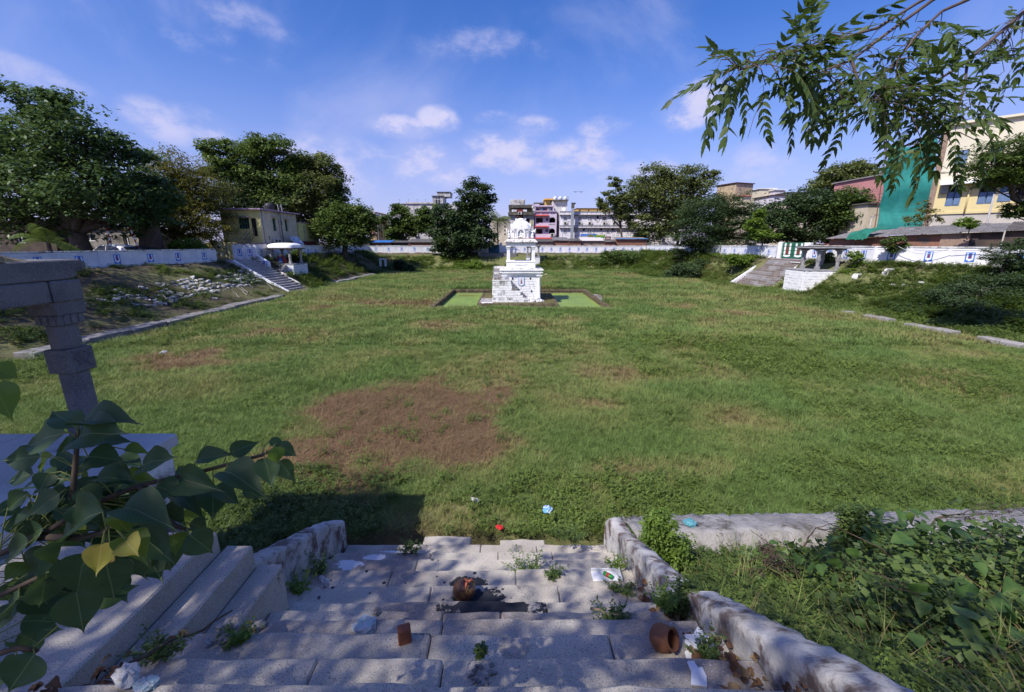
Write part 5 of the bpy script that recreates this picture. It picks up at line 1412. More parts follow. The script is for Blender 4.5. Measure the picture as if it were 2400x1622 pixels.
for k in range(9):     # washing and bundles on the terrace
    x_ = q[0] + .3 + k * (q[1] - q[0] - .6) / 9; m_ = MB(); m_.ball((x_ + .25, 1.4 + r2.uniform(-.2, .2), q[2] + .35), (.32, .25, r2.uniform(.3, .5)), 8, 5, 0, .2, r2); m_.xf(Xl)
    o = m_.build('laundry_bundle', cl[k % 4], lb)
ac_unit(lb, X1(1125) - X1(955), -.02, Z1(1085) - oz, 0, 1.3)
# ---------------------------------------------------------------- stained building left of it
STB = M('stained_old_plaster', (.60, .58, .57), (.48, .46, .45), 1.2, dirt=(.15, .14, .13), da=(.48, .72), ds=.6, streak=(.12, .11, .10), sa=(.5, .72), bump=.2)
STD = M('mouldy_concrete', (.13, .12, .10), (.07, .065, .055), 1.5, dirt=(.32, .27, .18), da=(.6, .8), ds=.8, bump=.3)
sb = thing('stained_building', 'mould-stained concrete building with laundry balcony behind the shrine dome', 'building', (X1(400), YB_ - .5, 2.9))
ox = X1(112); LO = (ox - X1(400), 0, 0); W = X1(688) - ox
H = Z1(632) - oz
hs = [r1(450, 600, 708, 805), r1(318, 445, 700, 800), r1(450, 610, 905, 1010), r1(170, 290, 905, 1010)]
Xs = facade(sb, W, H, hs, STB, LO, rev=.4); shell(sb, W, 9, H, STB, LO, 0)
for h in hs: window(sb, Xs, h, BROWNF, DARK, (1, 0), .4, .1)
q = r1(632, 660, 710, 872); m_ = MB(); m_.box(q[0], q[1], -.06, 0, q[2], q[3]); m_.xf(Xs); m_.build('yellow_strip', M('dull_yellow', (.4, .36, .08)), sb)
q = r1(305, 450, 622, 690); m_ = MB(); m_.box(q[0], q[1], -.55, -.01, q[2], q[3]); m_.xf(Xs); m_.build('rusty_box', M('rust_tin', (.13, .05, .035), (.09, .04, .03)), sb)
q = r1(108, 690, 570, 632); m_ = MB(); m_.box(q[0], q[1], -.7, -.5, q[2], q[3]); m_.box(q[0], q[1], -.5, .1, q[2] - .02, q[2] + .12); m_.xf(Xs); m_.build('balcony_parapet', STD, sb)
q = r1(120, 640, 402, 470); m_ = MB(); m_.box(q[0], q[1], -.6, 6, q[2], q[3]); m_.xf(Xs); m_.build('roof_slab', STD, sb)
q = r1(130, 660, 470, 570); m_ = MB(); m_.box(q[0], q[1], 2.2, 6, q[2], q[3]); m_.xf(Xs); m_.build('upper_wall', M('ochre_stain', (.4, .3, .14), (.2, .16, .1), 1.5), sb)
for a in (128, 640): m_ = MB(); c = r1(a, a + 25, 470, 570); m_.box(c[0], c[1], -.55, -.2, c[2], c[3]); m_.xf(Xs); m_.build('balcony_post', STD, sb)
for k, (a, b, mm) in enumerate(((190, 235, 3), (240, 300, 3), (310, 370, 1), (385, 435, 1), (445, 530, 3))):
    c = r1(a, b, 500 + 4*(k % 2), 560); m_ = MB(); m_.prism([(c[0], c[2] + .1*(k % 3)), (c[1], c[2]), (c[1], c[3]), (c[0], c[3])], 'y', -.34, -.31); m_.xf(Xs); m_.build('laundry', cl[mm], sb)
q = r1(155, 490, 268, 402); m_ = MB(); m_.box(q[0], q[1], .5, 5, q[2], q[3]); m_.xf(Xs); m_.build('roof_room', STB, sb, bevel=.05)
ac_unit(sb, X1(375) - X1(400), -.72, Z1(595) - oz, 0, 1.1)
# ---------------------------------------------------------------- white hotel with dotted walls
HOT = M('hotel_white', (.78, .74, .78), (.70, .66, .71), .8, dirt=(.4, .38, .4), da=(.65, .9), ds=.7, bump=.1)
hb = thing('white_lodge', 'long white two-storey lodge with dark fleck pattern and window air conditioners', 'building', (X1(2200), YB_, 2.9))
ox = X1(1285); LO = (ox - X1(2200), 0, 0); W = bx(1580) - ox; H = Z1(560) - oz
wx1 = [(1372, 1455), (1700, 1785), (1930, 2010)]; wpx1 = [(1409, 1419.5), (1432, 1442), (1466, 1476), (1497, 1507), (1530, 1540)]
wx2 = [(1375, 1455), (1625, 1705), (1925, 2010)]; wpx2 = [(1420, 1428), (1445, 1455), (1476, 1486), (1507, 1517), (1540, 1550)]
def rp(a, b, c, d): return (bx(a) - ox, bx(b) - ox, Z1(d) - oz, Z1(c) - oz)
H1 = [r1(a, b, 660, 755) for a, b in wx1] + [rp(a, b, 660, 760) for a, b in wpx1]; H2 = [r1(a, b, 945, 1035) for a, b in wx2] + [rp(a, b, 945, 1040) for a, b in wpx2]
Xh = facade(hb, W, H, H1 + H2, HOT, LO, rev=.3); shell(hb, W, 10, H, HOT, LO, 0)
for i, h in enumerate(H1 + H2): window(hb, Xh, h, WPAINT, GLASS, (2, 1), .3, .11, sill=WPAINT)
for i, h in enumerate(H1): ac_unit(hb, LO[0] + (h[0] + h[1]) / 2, -.05, h[2] - .62, 0, 1.15)
for (c, d) in ((560, 622), (880, 920)):
    q = r1(1278, 1290, c, d); nseg = 26
    for k in range(nseg):
        a = W * k / nseg; m_ = MB(); m_.box(a + .04, a + W/nseg - .04, -.4, -.005, q[2], q[3]); m_.xf(Xh); m_.build('band_panel', HOT, hb)
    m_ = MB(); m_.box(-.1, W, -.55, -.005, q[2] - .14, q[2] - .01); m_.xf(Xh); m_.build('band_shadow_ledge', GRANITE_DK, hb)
    m_ = MB(); m_.box(-.1, W, -.5, -.005, q[3] + .005, q[3] + .16); m_.xf(Xh); m_.build('band_cap', M('grey_cap', (.3, .3, .31)), hb)
for k in range(5): m_ = MB(); x_ = W * (.02 + .235 * k); m_.box(x_, x_ + .12, -.1, -.003, .5, H - .8); m_.xf(Xh); m_.build('down_pipe', WPAINT, hb)
fm = MB(); r2 = random.Random(8)
for k in range(330):
    x_, z_ = r2.uniform(.3, W - .2), r2.choice([r2.uniform(r1(0, 1, 0, 865)[2], r1(0, 1, 640, 0)[3]), r2.uniform(r1(0, 1, 0, 1130)[2], r1(0, 1, 935, 0)[3])])
    if any(h[0]-.35 < x_ < h[1]+.35 and h[2]-.4 < z_ < h[3]+.3 for h in H1 + H2): continue
    a = r2.choice([.6, -.7, 1.2, .9]); l = r2.uniform(.07, .16); u_, v_ = math.cos(a)*l, math.sin(a)*l; w_ = .05
    fm.prism([(x_-u_-v_*w_/l, z_-v_+u_*w_/l), (x_-u_+v_*w_/l, z_-v_-u_*w_/l), (x_+u_+v_*w_/l, z_+v_-u_*w_/l), (x_+u_-v_*w_/l, z_+v_+u_*w_/l)], 'y', -.02, -.004)
fm.xf(Xh); fm.build('wall_flecks', DARK, hb)['kind'] = 'stuff'
for (px, zz) in ((1342, 668), (1398, 685), (1367, 965), (1407, 960), (1434, 960)): c = rp(px - 2, px + 2.5, zz - 20, zz + 25); m_ = MB(); m_.lathe([(.28, 0), (.22, .05)], 12); m_.xf(Xh @ Matrix.Translation(((c[0]+c[1])/2, -.01, (c[2]+c[3])/2)) @ Matrix.Rotation(math.pi/2, 4, 'X')); m_.build('vent_hole', DARK, hb)
dk = thing('steel_duct', 'tall grey sheet-steel kitchen duct rising in front of the white lodge', 'duct', (X1(1550), YB_ - 1.4, 2.9))
z_ = 0; zt_ = Z1(480) - 2.9
for k in range(7): MB().box(-.33, .33, -.33, .33, zt_*k/7, zt_*(k+1)/7 - .03).build('duct_section', M('galvanised', (.33, .36, .40), (.27, .30, .34), 2, rough=.5, bump=.1), dk, bevel=.02)
m_ = MB(); m_.box(-.33, .33, -.33, .33, zt_, Z1(400) - 2.9); m_.frustum(.15, 0, Z1(400) - 2.9, Z1(360) - 2.9, .33, .33, .55, .4); m_.build('duct_outlet', STD, dk)
# ---------------------------------------------------------------- grey tower with tanks, yellow tower, yellow row
gt = thing('tank_tower', 'grimy grey stair tower with three white water tanks and satellite dish', 'tower', (X1(1320), YB_ + 3, 2.9))
def blockpart(t, zx0, zx1, zy0, zy1, ya, yb, mat, name, cx, oz_=2.9, bev=0): return MB().box(X1(zx0) - cx, X1(zx1) - cx, ya, yb, Z1(zy1) - oz_, Z1(zy0) - oz_).build(name, mat, t, bevel=bev)
cx = X1(1320)
blockpart(gt, 1210, 1480, 250, 560, 0, 5, STB, 'tower_body', cx); blockpart(gt, 1150, 1490, 250, 275, -.8, 5.2, STD, 'tower_slab', cx); blockpart(gt, 1150, 1210, 275, 540, .5, 4, STB, 'side_wing', cx)
for a in (1205, 1322, 1438): m_ = MB(); m_.lathe([(.40, 0), (.43, .1), (.41, .4), (.43, .45), (.41, .7), (.25, .84), (.1, .88)], 14, (X1(a) - cx, 1.2, Z1(250) - 2.9)); m_.build('water_tank', WPAINT, gt, True)
m_ = MB(); m_.lathe([(.52, 0), (.4, .12), (.05, .2)], 18); m_.xf(Matrix.Translation((X1(1402) - cx, -.7, Z1(485) - 2.9)) @ Matrix.Rotation(math.pi/2 - .2, 4, 'X')); m_.build('satellite_dish', WPAINT, gt, True)
for (a, b) in ((1240, 1480), (1500, 1525)):
    for x_ in (a, b): MB().tube([(X1(x_) - cx, 1.8, Z1(250) - 2.9), (X1(x_) - cx, 1.8, Z1(155) - 2.9)], .03, 5).build('rail_post', GRANITE_DK, gt)
MB().tube([(X1(1240) - cx, 1.8, Z1(158) - 2.9), (X1(1525) - cx, 1.8, Z1(158) - 2.9)], .03, 5).build('rail', GRANITE_DK, gt)
YTW = M('bright_yellow_plaster', (.70, .45, .13), (.60, .40, .13), 1.0, bump=.1)
yt = thing('yellow_stair_tower', 'bright yellow rooftop stair tower beside the white water tanks', 'tower', (X1(1080), YB_ + 9, 2.9)); cx = X1(1080)
blockpart(yt, 1005, 1255, 195, 560, 0, 5, YTW, 'tower_body', cx); blockpart(yt, 985, 1270, 165, 200, -.8, 5.4, M('yellow_roof', (.75, .42, .10)), 'roof_slab', cx); blockpart(yt, 1130, 1165, 205, 260, -.03, .05, GLASS, 'window', cx)
rr = thing('rooftop_shed', 'dark tiled rooftop shelter above the lilac building', 'shed', (X1(840), YB_ + 8, 2.9)); cx = X1(840)
blockpart(rr, 740, 970, 305, 560, 0, 4, M('grey_brown', (.13, .11, .10), (.09, .08, .075)), 'wall', cx); m_ = MB(); m_.prism([(X1(705) - cx, Z1(310) - 2.9), (X1(985) - cx, Z1(310) - 2.9), (X1(975) - cx, Z1(275) - 2.9), (X1(725) - cx, Z1(275) - 2.9)], 'y', -.8, 4.5); m_.build('roof', TIN_DK, rr)
wb = thing('white_rooftop_house', 'plain white rooftop block between stained and lilac buildings', 'building', (X1(700), YB_ + 4, 2.9)); cx = X1(700)
blockpart(wb, 570, 830, 350, 1180, .0, 4, WPAINT, 'wall', cx); blockpart(wb, 560, 840, 345, 352, -.2, 4.2, HOT, 'coping', cx)
yr = thing('yellow_row', 'low bright yellow rooftop row behind the white lodge', 'building', (bx(1390), YB_ + 12, 2.9))
for k in range(4): a, b = 1349 + k*20, 1368.6 + k*20; Y_ = YB_ + 12; MB().box(xat(a, Y_) - bx(1390), xat(b, Y_) - bx(1390), 0, 6, 0, zat(489, Y_) - 2.9).build('bay', YTW, yr); MB().box(xat(a + 6, Y_) - bx(1390), xat(a + 9, Y_) - bx(1390), -.04, 0, zat(497, Y_) - 2.9, zat(491.5, Y_) - 2.9).build('window', GLASS, yr)
MB().box(xat(1348, YB_ + 12) - bx(1390), xat(1430, YB_ + 12) - bx(1390), -.3, 6.2, zat(489, YB_ + 12) - 2.88, zat(488, YB_ + 12) - 2.9).build('cap', BROWNF, yr)
# ---------------------------------------------------------------- shop signs (too small to read in the photograph)
def sign(label, a, b, c, d, Y, mat, marks, mm):
    x0_, x1_ = xat(a, Y), xat(b, Y); z0_, z1_ = zat(d, Y), zat(c, Y)
    t = thing('shop_sign', label, 'sign', ((x0_ + x1_)/2, Y, z0_)); W = x1_ - x0_; h = z1_ - z0_
    MB().box(-W/2, W/2, 0, .12, 0, h).build('board', mat, t)
    for s in (-1, 1): MB().box(s*W*.4 - .05, s*W*.4 + .05, .02, .1, -z0_ + 2.9, 0).build('post', GRANITE_DK, t)
    r2 = random.Random(int(a))
    for (u0, u1, v0, v1) in marks:
        m_ = MB(); x_ = u0
        while x_ < u1 - .02:
            w_ = r2.uniform(.03, .06); m_.box(-W/2 + W*x_, -W/2 + W*min(x_ + w_, u1), -.02, -.004, h*(v0 + r2.uniform(0, .04)), h*(v1 - r2.uniform(0, .06))); x_ += w_ + .018
        m_.build('lettering', mm, t)['kind'] = 'stuff'
    return t
YLET = M('yellow_letters', (.75, .5, .05), (.75, .5, .05)); 
sign('long blue shop sign with yellow lettering below the white lodge', 1360, 1397, 548.3, 555, 97, M('sign_blue', (.04, .16, .55), (.05, .2, .6), .5), [(.06, .42, .08, .3)], YLET)
sign('small olive sign board overlapping the blue shop sign', 1377.5, 1390, 550, 555.6, 96.6, M('sign_olive', (.24, .23, .05), (.2, .19, .05)), [(.1, .9, .3, .6)], M('sign_ink', (.1, .09, .02)))
sign('green shop sign with yellow edge below the white lodge', 1393, 1417, 550.8, 557.5, 96.2, M('sign_green', (.05, .25, .05), (.06, .3, .06)), [(.1, .9, .55, .8)], YLET)
sign('maroon sign board with pale lettering', 1417.6, 1431, 554.3, 561, 96, M('sign_maroon', (.16, .03, .04), (.13, .03, .04)), [(.12, .88, .25, .6)], WPAINT)
sign('white upright sign with red lettering near the big tree', 1494, 1507, 545, 556, 94, WPAINT, [(.1, .85, .55, .78), (.2, .9, .2, .45)], M('sign_red', (.55, .04, .05), (.5, .04, .05)))
sign('small red-cross style white sign beside the big tree', 1509, 1521, 546, 552, 93.5, WPAINT, [(.5, .8, .3, .7)], M('sign_red', (.55, .04, .05)))
# ---------------------------------------------------------------- grey-white building left, behind trees
lbz = lambda zy, Y=110: zat(430 + zy * .1082, Y)
lbx = lambda zx, Y=110: xat(840 + zx * .1082, Y)
ob = thing('old_white_block', 'weathered white block with rooftop stair tower behind the trees', 'building', (lbx(1500), 110, 2.9)); cx = lbx(1500)
def r3(a, b, c, d): return (lbx(a) - lbx(800), lbx(b) - lbx(800), lbz(d) - 2.9, lbz(c) - 2.9)
hs = [r3(1240, 1320, 1025, 1100), r3(1370, 1490, 1020, 1100), r3(1520, 1600, 1020, 1100), r3(1250, 1340, 560, 640), r3(1475, 1560, 545, 610), r3(1700, 1800, 560, 640), r3(860, 920, 1060, 1150)]
Xo = facade(ob, lbx(2150) - lbx(800), lbz(440) - 2.9, hs, STB, (lbx(800) - cx, 0, 0), rev=.5); shell(ob, lbx(2150) - lbx(800), 10, lbz(440) - 2.9, STB, (lbx(800) - cx, 0, 0), 0)
for h in hs: window(ob, Xo, h, WPAINT, GLASS, (3, 0), .5, .08)
def bp3(t, a, b, c, d, ya, yb, mat, name): return MB().box(lbx(a) - cx, lbx(b) - cx, ya, yb, lbz(d) - 2.9, lbz(c) - 2.9).build(name, mat, t)
bp3(ob, 1080, 1665, 405, 440, -.3, 9, STB, 'parapet'); bp3(ob, 800, 1075, 432, 441, -.2, 9, STB, 'parapet'); bp3(ob, 1655, 1875, 285, 439, -.6, 5, STB, 'stair_tower'); bp3(ob, 1640, 1890, 272, 285, -.9, 5.3, STD, 'tower_slab'); bp3(ob, 1725, 2000, 178, 272, 1.5, 6, STB, 'tank_room'); bp3(ob, 1715, 2010, 165, 178, 1.3, 6.2, STD, 'tank_room_slab'); bp3(ob, 1725, 1812, 310, 440, -.63, -.6, GLASS, 'tower_window')
bp3(ob, 1765, 1772, 310, 440, -.68, -.64, WPAINT, 'window_bar'); bp3(ob, 1725, 1812, 345, 352, -.68, -.64, WPAINT, 'window_bar')
m_ = MB(); m_.prism([(lbx(1370) - cx, lbz(545) - 2.9), (lbx(1440) - cx, lbz(545) - 2.9), (lbx(1475) - cx, lbz(620) - 2.9), (lbx(1410) - cx, lbz(620) - 2.9)], 'y', -1.0, -.1); m_.build('slanted_slab', STB, ob)
for a in (905, 1100, 1283, 1468): MB().tube([(lbx(a) - cx, 2, lbz(420) - 2.9), (lbx(a) - cx, 2, lbz(325) - 2.9)], .03, 5).build('aerial_mast', GRANITE_DK, ob); MB().tube([(lbx(a - 18) - cx, 2, lbz(330) - 2.9), (lbx(a + 18) - cx, 2, lbz(330) - 2.9)], .025, 5).build('aerial_bar', GRANITE_DK, ob)
ac_unit(ob, lbx(1265) - cx, -.1, lbz(1115) - 2.9, 0, 1.2)
# ---------------------------------------------------------------- ochre building at the far left corner
orp = thing('ochre_building', 'ochre corner building with white parapet panels and shop below', 'building', (lbx(400, 98), 98, 2.9))
OC = M('ochre_plaster', (.55, .38, .19), (.45, .31, .16), 1.2, dirt=(.28, .19, .10), da=(.55, .8), ds=.8, streak=(.27, .18, .1), sa=(.52, .78), bump=.2)
gx_ = lambda zx: lbx(zx, 98) - lbx(400, 98); gz_ = lambda zy: lbz(zy, 98) - 2.9
hs = [(gx_(270) - gx_(245), gx_(350) - gx_(245), gz_(750), gz_(690)), (gx_(250) - gx_(245), gx_(305) - gx_(245), gz_(1210), gz_(1105))]
Xq = facade(orp, gx_(400) - gx_(245), gz_(665), hs, OC, (gx_(245), 0, 0), rev=.4); window(orp, Xq, hs[0], OC, GLASS, (2, 1), .4, .1); window(orp, Xq, hs[1], BROWNF, DARK, (0, 0), .4, .1)
D_ = 11.0; hh = gz_(725)
hr = [(1.2 + 2.3*k, 2.6 + 2.3*k, hh*.42, hh*.78) for k in range(4)] + [(1 + 3*k, 3 + 3*k, .3, hh*.27) for k in range(3)]
Xq = facade(orp, D_, hh, hr, OC, (0, 0, 0), math.pi/2, rev=.3); shell(orp, gx_(400) - gx_(245), D_, hh, OC, (gx_(245), 0, 0), 0, right=False)
for i, h in enumerate(hr): window(orp, Xq, h, OC if i < 4 else BROWNF, M('buff_shutter', (.42, .33, .22)) if i < 4 else DARK, (1, 0), .3, .1)
for k in range(5): m_ = MB(); m_.box(.4 + 2.1*k, 2.2 + 2.1*k, -.02, .2, hh + .15, hh + .95); m_.xf(Xq); m_.build('parapet_panel', HOT, orp)
m_ = MB(); m_.box(-.1, D_, -.25, .25, hh + .002, hh + .14); m_.box(-.1, D_, -.25, .25, hh + .96, hh + 1.1); m_.xf(Xq); m_.build('parapet_rail', OC, orp)
m_ = MB(); m_.box(0, D_, -.5, -.01, hh*.30, hh*.335); m_.xf(Xq); m_.build('ledge', OC, orp)
MB().box(gx_(235), gx_(420), -.25, -.1, gz_(1085), gz_(1055)).build('shop_fascia', M('fascia', (.6, .3, .3), (.35, .5, .42), .8), orp)
# a slim pale building beyond the palm
pb = thing('cream_house', 'sunlit cream house seen between the palm and stained building', 'building', (xat(1176, 118), 118, 2.9))
cx = xat(1176, 118); MB().box(xat(1150, 118) - cx, xat(1200, 118) - cx, 0, 8, 0, zat(513, 118) - 2.9).build('wall', M('cream_wall', (.62, .56, .46), (.55, .48, .38), 1), pb)
for k in range(4): MB().box(xat(1182, 118) - cx, xat(1185, 118) - cx, -.04, 0, zat(524 + 9*k, 118) - 2.9, zat(520 + 9*k, 118) - 2.9).build('window', GLASS, pb)
MB().box(xat(1149, 118) - cx, xat(1201, 118) - cx, -.3, 8.2, zat(513, 118) - 2.88, zat(511.5, 118) - 2.9).build('coping', WPAINT, pb)
# ---------------------------------------------------------------- houses on the right skyline
def px_house(name, label, cat, a, b, c, d, Y, D, mat, roof=None, wins=(), rot=0, over=.25):
    cx = xat((a + b)/2, Y); base = 2.9; t = thing(name, label, cat, (cx, Y, base), rot)
    x0_, x1_ = xat(a, Y) - cx, xat(b, Y) - cx; H = zat(c, Y) - base
    hs = [(xat(p, Y) - cx - x0_, xat(q, Y) - cx - x0_, zat(s, Y) - base, zat(r_, Y) - base) for (p, q, r_, s) in wins]
    X = facade(t, x1_ - x0_, H, hs, mat, (x0_, 0, 0), rev=.3); shell(t, x1_ - x0_, D, H, mat, (x0_, 0, 0), 0)
    for h in hs: window(t, X, h, WPAINT, GLASS, (1, 0), .3, .08)
    MB().box(x0_ - over, x1_ + over, -over, D + over, H + .002, H + .15).build('roof_slab', roof or STD, t)
    return t
OTW = M('ochre_stained_tower', (.52, .40, .26), (.46, .36, .25), 1.2, dirt=(.20, .18, .17), da=(.5, .72), ds=.9, streak=(.18, .17, .17), sa=(.5, .7), bump=.2)
px_house('water_tower_block', 'square ochre concrete water tower stained with black mould', 'tower', 1703, 1754, 430.5, 520, 92, 5, OTW, BROWNF, rot=.35)
px_house('cream_block', 'cream concrete block on the skyline right of the mouldy tower', 'building', 1764, 1800, 443, 520, 96, 7, M('cream_block', (.66, .60, .44), (.58, .52, .40), 1), WPAINT, [(1776, 1780, 452, 457), (1785, 1789, 452, 457)])
px_house('white_block', 'small white rooftop block behind the white and red house', 'building', 1799, 1821, 446, 520, 94, 6, M('white_block', (.66, .62, .64)), WPAINT)
rh = px_house('white_red_house', 'white house with dark red side panel rising above the trees', 'house', 1793, 1827, 459, 540, 84, 6, M('white_house', (.68, .64, .70), (.6, .57, .63), 1), BROWNF, [(1800, 1812, 463.5, 468.5)])
MB().box(xat(1827.2, 84) - xat(1810, 84), xat(1848, 84) - xat(1810, 84), -.05, 5.8, 0, zat(459, 84) - 2.9).build('red_panel', M('dark_red_panel', (.20, .035, .03), (.17, .03, .03), 3), rh)
px_house('pale_house', 'pale pink-white house with dark window band right of the red panel', 'house', 1829, 1872, 452, 540, 90, 7, M('pinkish_white', (.68, .60, .64), (.6, .54, .58), 1), TIN_DK, [(1857, 1867, 456, 461)])
gr = px_house('grey_roof_house', 'low house with sloping grey sheet roof among the right trees', 'house', 1852, 1902, 473, 560, 78, 6, HC, TIN)
tr_ = thing('tiled_roof_house', 'small house with red tiled pyramid roof below the mouldy tower', 'house', (xat(1735, 88), 88, 2.9))
cx = xat(1735, 88); MB().box(xat(1724, 88) - cx, xat(1746, 88) - cx, 0, 3, 0, zat(460, 88) - 2.9).build('wall', HC, tr_); m_ = MB(); hw = (xat(1748, 88) - xat(1722, 88))/2; m_.add([(-hw, -.4, zat(460, 88) - 2.9), (hw, -.4, zat(460, 88) - 2.9), (hw, 3.4, zat(460, 88) - 2.9), (-hw, 3.4, zat(460, 88) - 2.9), (0, 1.5, zat(454.5, 88) - 2.9)], [(0, 1, 4), (1, 2, 4), (2, 3, 4), (3, 0, 4), (3, 2, 1, 0)]); m_.build('roof', M('red_tile', (.36, .10, .06), (.3, .09, .06), 4), tr_)
px_house('salmon_house', 'salmon pink house beside the green netting', 'house', 2030, 2068, 412, 540, 60, 8, M('salmon', (.55, .25, .24), (.48, .22, .21), 1), M('grey_slab', (.3, .28, .28)))
px_house('cream_low_house', 'low cream wall below the salmon house', 'wall', 2018, 2066, 478, 556, 52, 4, HC)
# ---------------------------------------------------------------- big yellow building, right
YA = at(2183, 500, 44.0); YA = Vector((YA.x, YA.y, 0)); YD = Vector((.70, -.714, 0)).normalized(); yang = math.atan2(YD.y, YD.x)
def onpl(px, py, off=0.0):       # (distance along the face, height above street) where this sight line meets the face
    nrm = Vector((-YD.y, YD.x, 0)); d = ray(px, py); t_ = ((YA + nrm * off) - Vector((0, 0, 0))).dot(nrm) / d.dot(nrm)
    p = Vector((0, 0, 5)) + d * t_; return (Vector((p.x, p.y, 0)) - YA).dot(YD), p.z - 3.0
YP = M('warm_yellow_plaster', (.66, .55, .28), (.60, .50, .27), .8, dirt=(.50, .42, .26), da=(.6, .9), ds=.6, bump=.15)
YG = M('grey_base_plaster', (.50, .46, .40), (.43, .40, .36), 1, dirt=(.3, .27, .24), da=(.55, .85), ds=1, bump=.2)
CRM = M('cream_upper_plaster', (.68, .62, .47), (.62, .57, .45), .8, bump=.15)
SHUT = M('blue_shutter', (.13, .20, .34), (.11, .17, .29), 3, rough=.6, dirt=(.2, .23, .28), da=(.6, .9), bump=.1)
yb = thing('yellow_building', 'large pale yellow building with blue shutters behind the right sheds', 'building', (YA.x, YA.y, 3.0), yang)
def rh_(a, b, c, d):
    s0, _ = onpl(a, (c + d)/2); s1, _ = onpl(b, (c + d)/2); m = (a + b)/2; return (s0, s1, onpl(m, d)[1], onpl(m, c)[1])
W1 = [rh_(2219, 2253, 434, 483), rh_(2293, 2332, 437, 478), rh_(2376, 2412, 430, 470)]; W2 = [rh_(2240, 2268, 352, 386), rh_(2322, 2350, 338, 372), rh_(2396, 2424, 328, 362)]
zmid = onpl(2300, 497)[1]; zaw = onpl(2206, 436)[1]; ztop = onpl(2390, 273)[1]
Wd = 13.0
Xy = facade(yb, Wd, zaw + .3, W1, YP, z0=zmid, rev=.3); facade(yb, Wd, ztop, W2, CRM, z0=zaw + .3, rev=.3)
facade(yb, Wd, zmid, [], YG, z0=-.5); shell(yb, Wd, 12, ztop, CRM, (0, 0, 0), 0)
for i, h in enumerate(W1 + W2):
    a, b, c, d = h; w_ = window(yb, Xy, h, SHUT, DARK, (1, 0), .3, .07)
    zt_ = c + (d - c) * (.68 if i < 2 else 1.0)
    for k in range(2):
        xa, xb = (a + .06 + k*(b-a)/2, a + (k+1)*(b-a)/2 - .04); 
        if i == 2 and k == 0: m_ = MB(); m_.box(a - .9, a - .06, -.06, -.015, c, d); m_.build('open_shutter', SHUT, w_); continue
        if i == 2: continue
        m_ = MB(); m_.box(xa, xb, .05, .09, c + .05, zt_); m_.build('shutter', SHUT, w_)
        for j in range(2): q = MB(); hh_ = (zt_ - c - .05)/2; q.box(xa + .08, xb - .08, .03, .048, c + .15 + j*hh_, c + hh_ - .05 + j*hh_); q.build('shutter_panel', SHUT, w_)
if True:
    a, b, c, d = W1[2]
    for k in range(7): MB().tube([(a + .15 + k*(b-a-.3)/6, .12, c), (a + .15 + k*(b-a-.3)/6, .12, d)], .018, 5).build('window_bar', DARK, yb)
m_ = MB(); m_.prism([(-1.0, zaw), (-1.0, zaw + .09), (-.002, zaw + .42), (-.002, zaw + .22)], 'x', .15, Wd); m_.build('awning', WPAINT, yb)
MB().box(0, Wd, -.12, -.002, zmid - .10, zmid + .12).build('string_course', YP, yb); MB().box(0, Wd, -.08, -.002, onpl(2300, 395)[1] - .1, onpl(2300, 395)[1] + .1).build('string_course', CRM, yb)
m_ = MB(); sp = onpl(2272, 450)[0]; m_.tube([(sp, -.12, zmid - .1), (sp, -.12, zaw)], .07, 8); m_.build('down_pipe', YP, yb, True)
MB().box(.3, .75, -.25, -.01, zmid + 1.9, zmid + 2.6).build('meter_box', GRANITE, yb)
MB().box(-.4, Wd, -.35, 12, ztop + .002, ztop + .2).build('roof_slab', CRM, yb)
# green net on scaffolding
nt = thing('green_net', 'tall teal-green construction netting hung beside the yellow building', 'netting', (at(2120, 545, 46).x, 46, 3.0))
def netm():
    m, t, p, pos, out = newmat('green_netting')
    c = mixc(t, ramp(t, noise(t, pos, .35, 3), .35, .65), (.018, .27, .235), (.045, .38, .33))
    c = mixc(t, ramp(t, noise(t, pos, 1.0, 4, .6, (.5, .5, 2.5)), .55, .8), c, (.02, .22, .20))
    t.links.new(c, p.inputs['Base Color']); p.inputs['Roughness'].default_value = .75
    tl = node(t, 'ShaderNodeBsdfTranslucent'); t.links.new(c, tl.inputs[0]); tp_ = node(t, 'ShaderNodeBsdfTransparent')
    mx = node(t, 'ShaderNodeMixShader'); mx.inputs[0].default_value = .35; t.links.new(p.outputs[0], mx.inputs[1]); t.links.new(tl.outputs[0], mx.inputs[2])
    m2 = node(t, 'ShaderNodeMixShader'); m2.inputs[0].default_value = .10; t.links.new(mx.outputs[0], m2.inputs[1]); t.links.new(tp_.outputs[0], m2.inputs[2]); t.links.new(m2.outputs[0], out.inputs[0])
    bumpy(t, p, noise(t, pos, 2.5, 5), .5, .1); return m
NM = netm()
TL, TR, BL_, BR_ = at(2080, 352, 46.5), at(2196, 326, 44.2), at(2053, 552, 46.5), at(2188, 545, 44.2)
nI, nJ = 3, 1
cols = 44; rows = 50; V = []; F = []
for j in range(rows + 1):
    for i in range(cols + 1):
        u, v = i/cols, j/rows; p = (TL*(1-u) + TR*u)*(1-v) + (BL_*(1-u) + BR_*u)*v
        edge = .07 * math.sin(v*19) * (max(0, .12-u)/.12 + max(0, u-.9)/.1)
        sag = .10 * math.sin(u*22 + 3*math.sin(v*4)) * (.4 + .6*abs(math.sin(v*math.pi*3))) + .12 * math.sin(v*math.pi*5)
        V.append((p.x + edge, p.y - sag, p.z + (.25*math.sin(u*9) if j == 0 else 0)))
for j in range(rows):
    for i in range(cols): F.append((j*(cols+1)+i, (j+1)*(cols+1)+i, (j+1)*(cols+1)+i+1, j*(cols+1)+i+1))
m_ = MB(); m_.add(V, F); o = m_.build('net_sheet', NM, nt, True, world=True); so = o.modifiers.new('thickness', 'SOLIDIFY'); so.thickness = .01
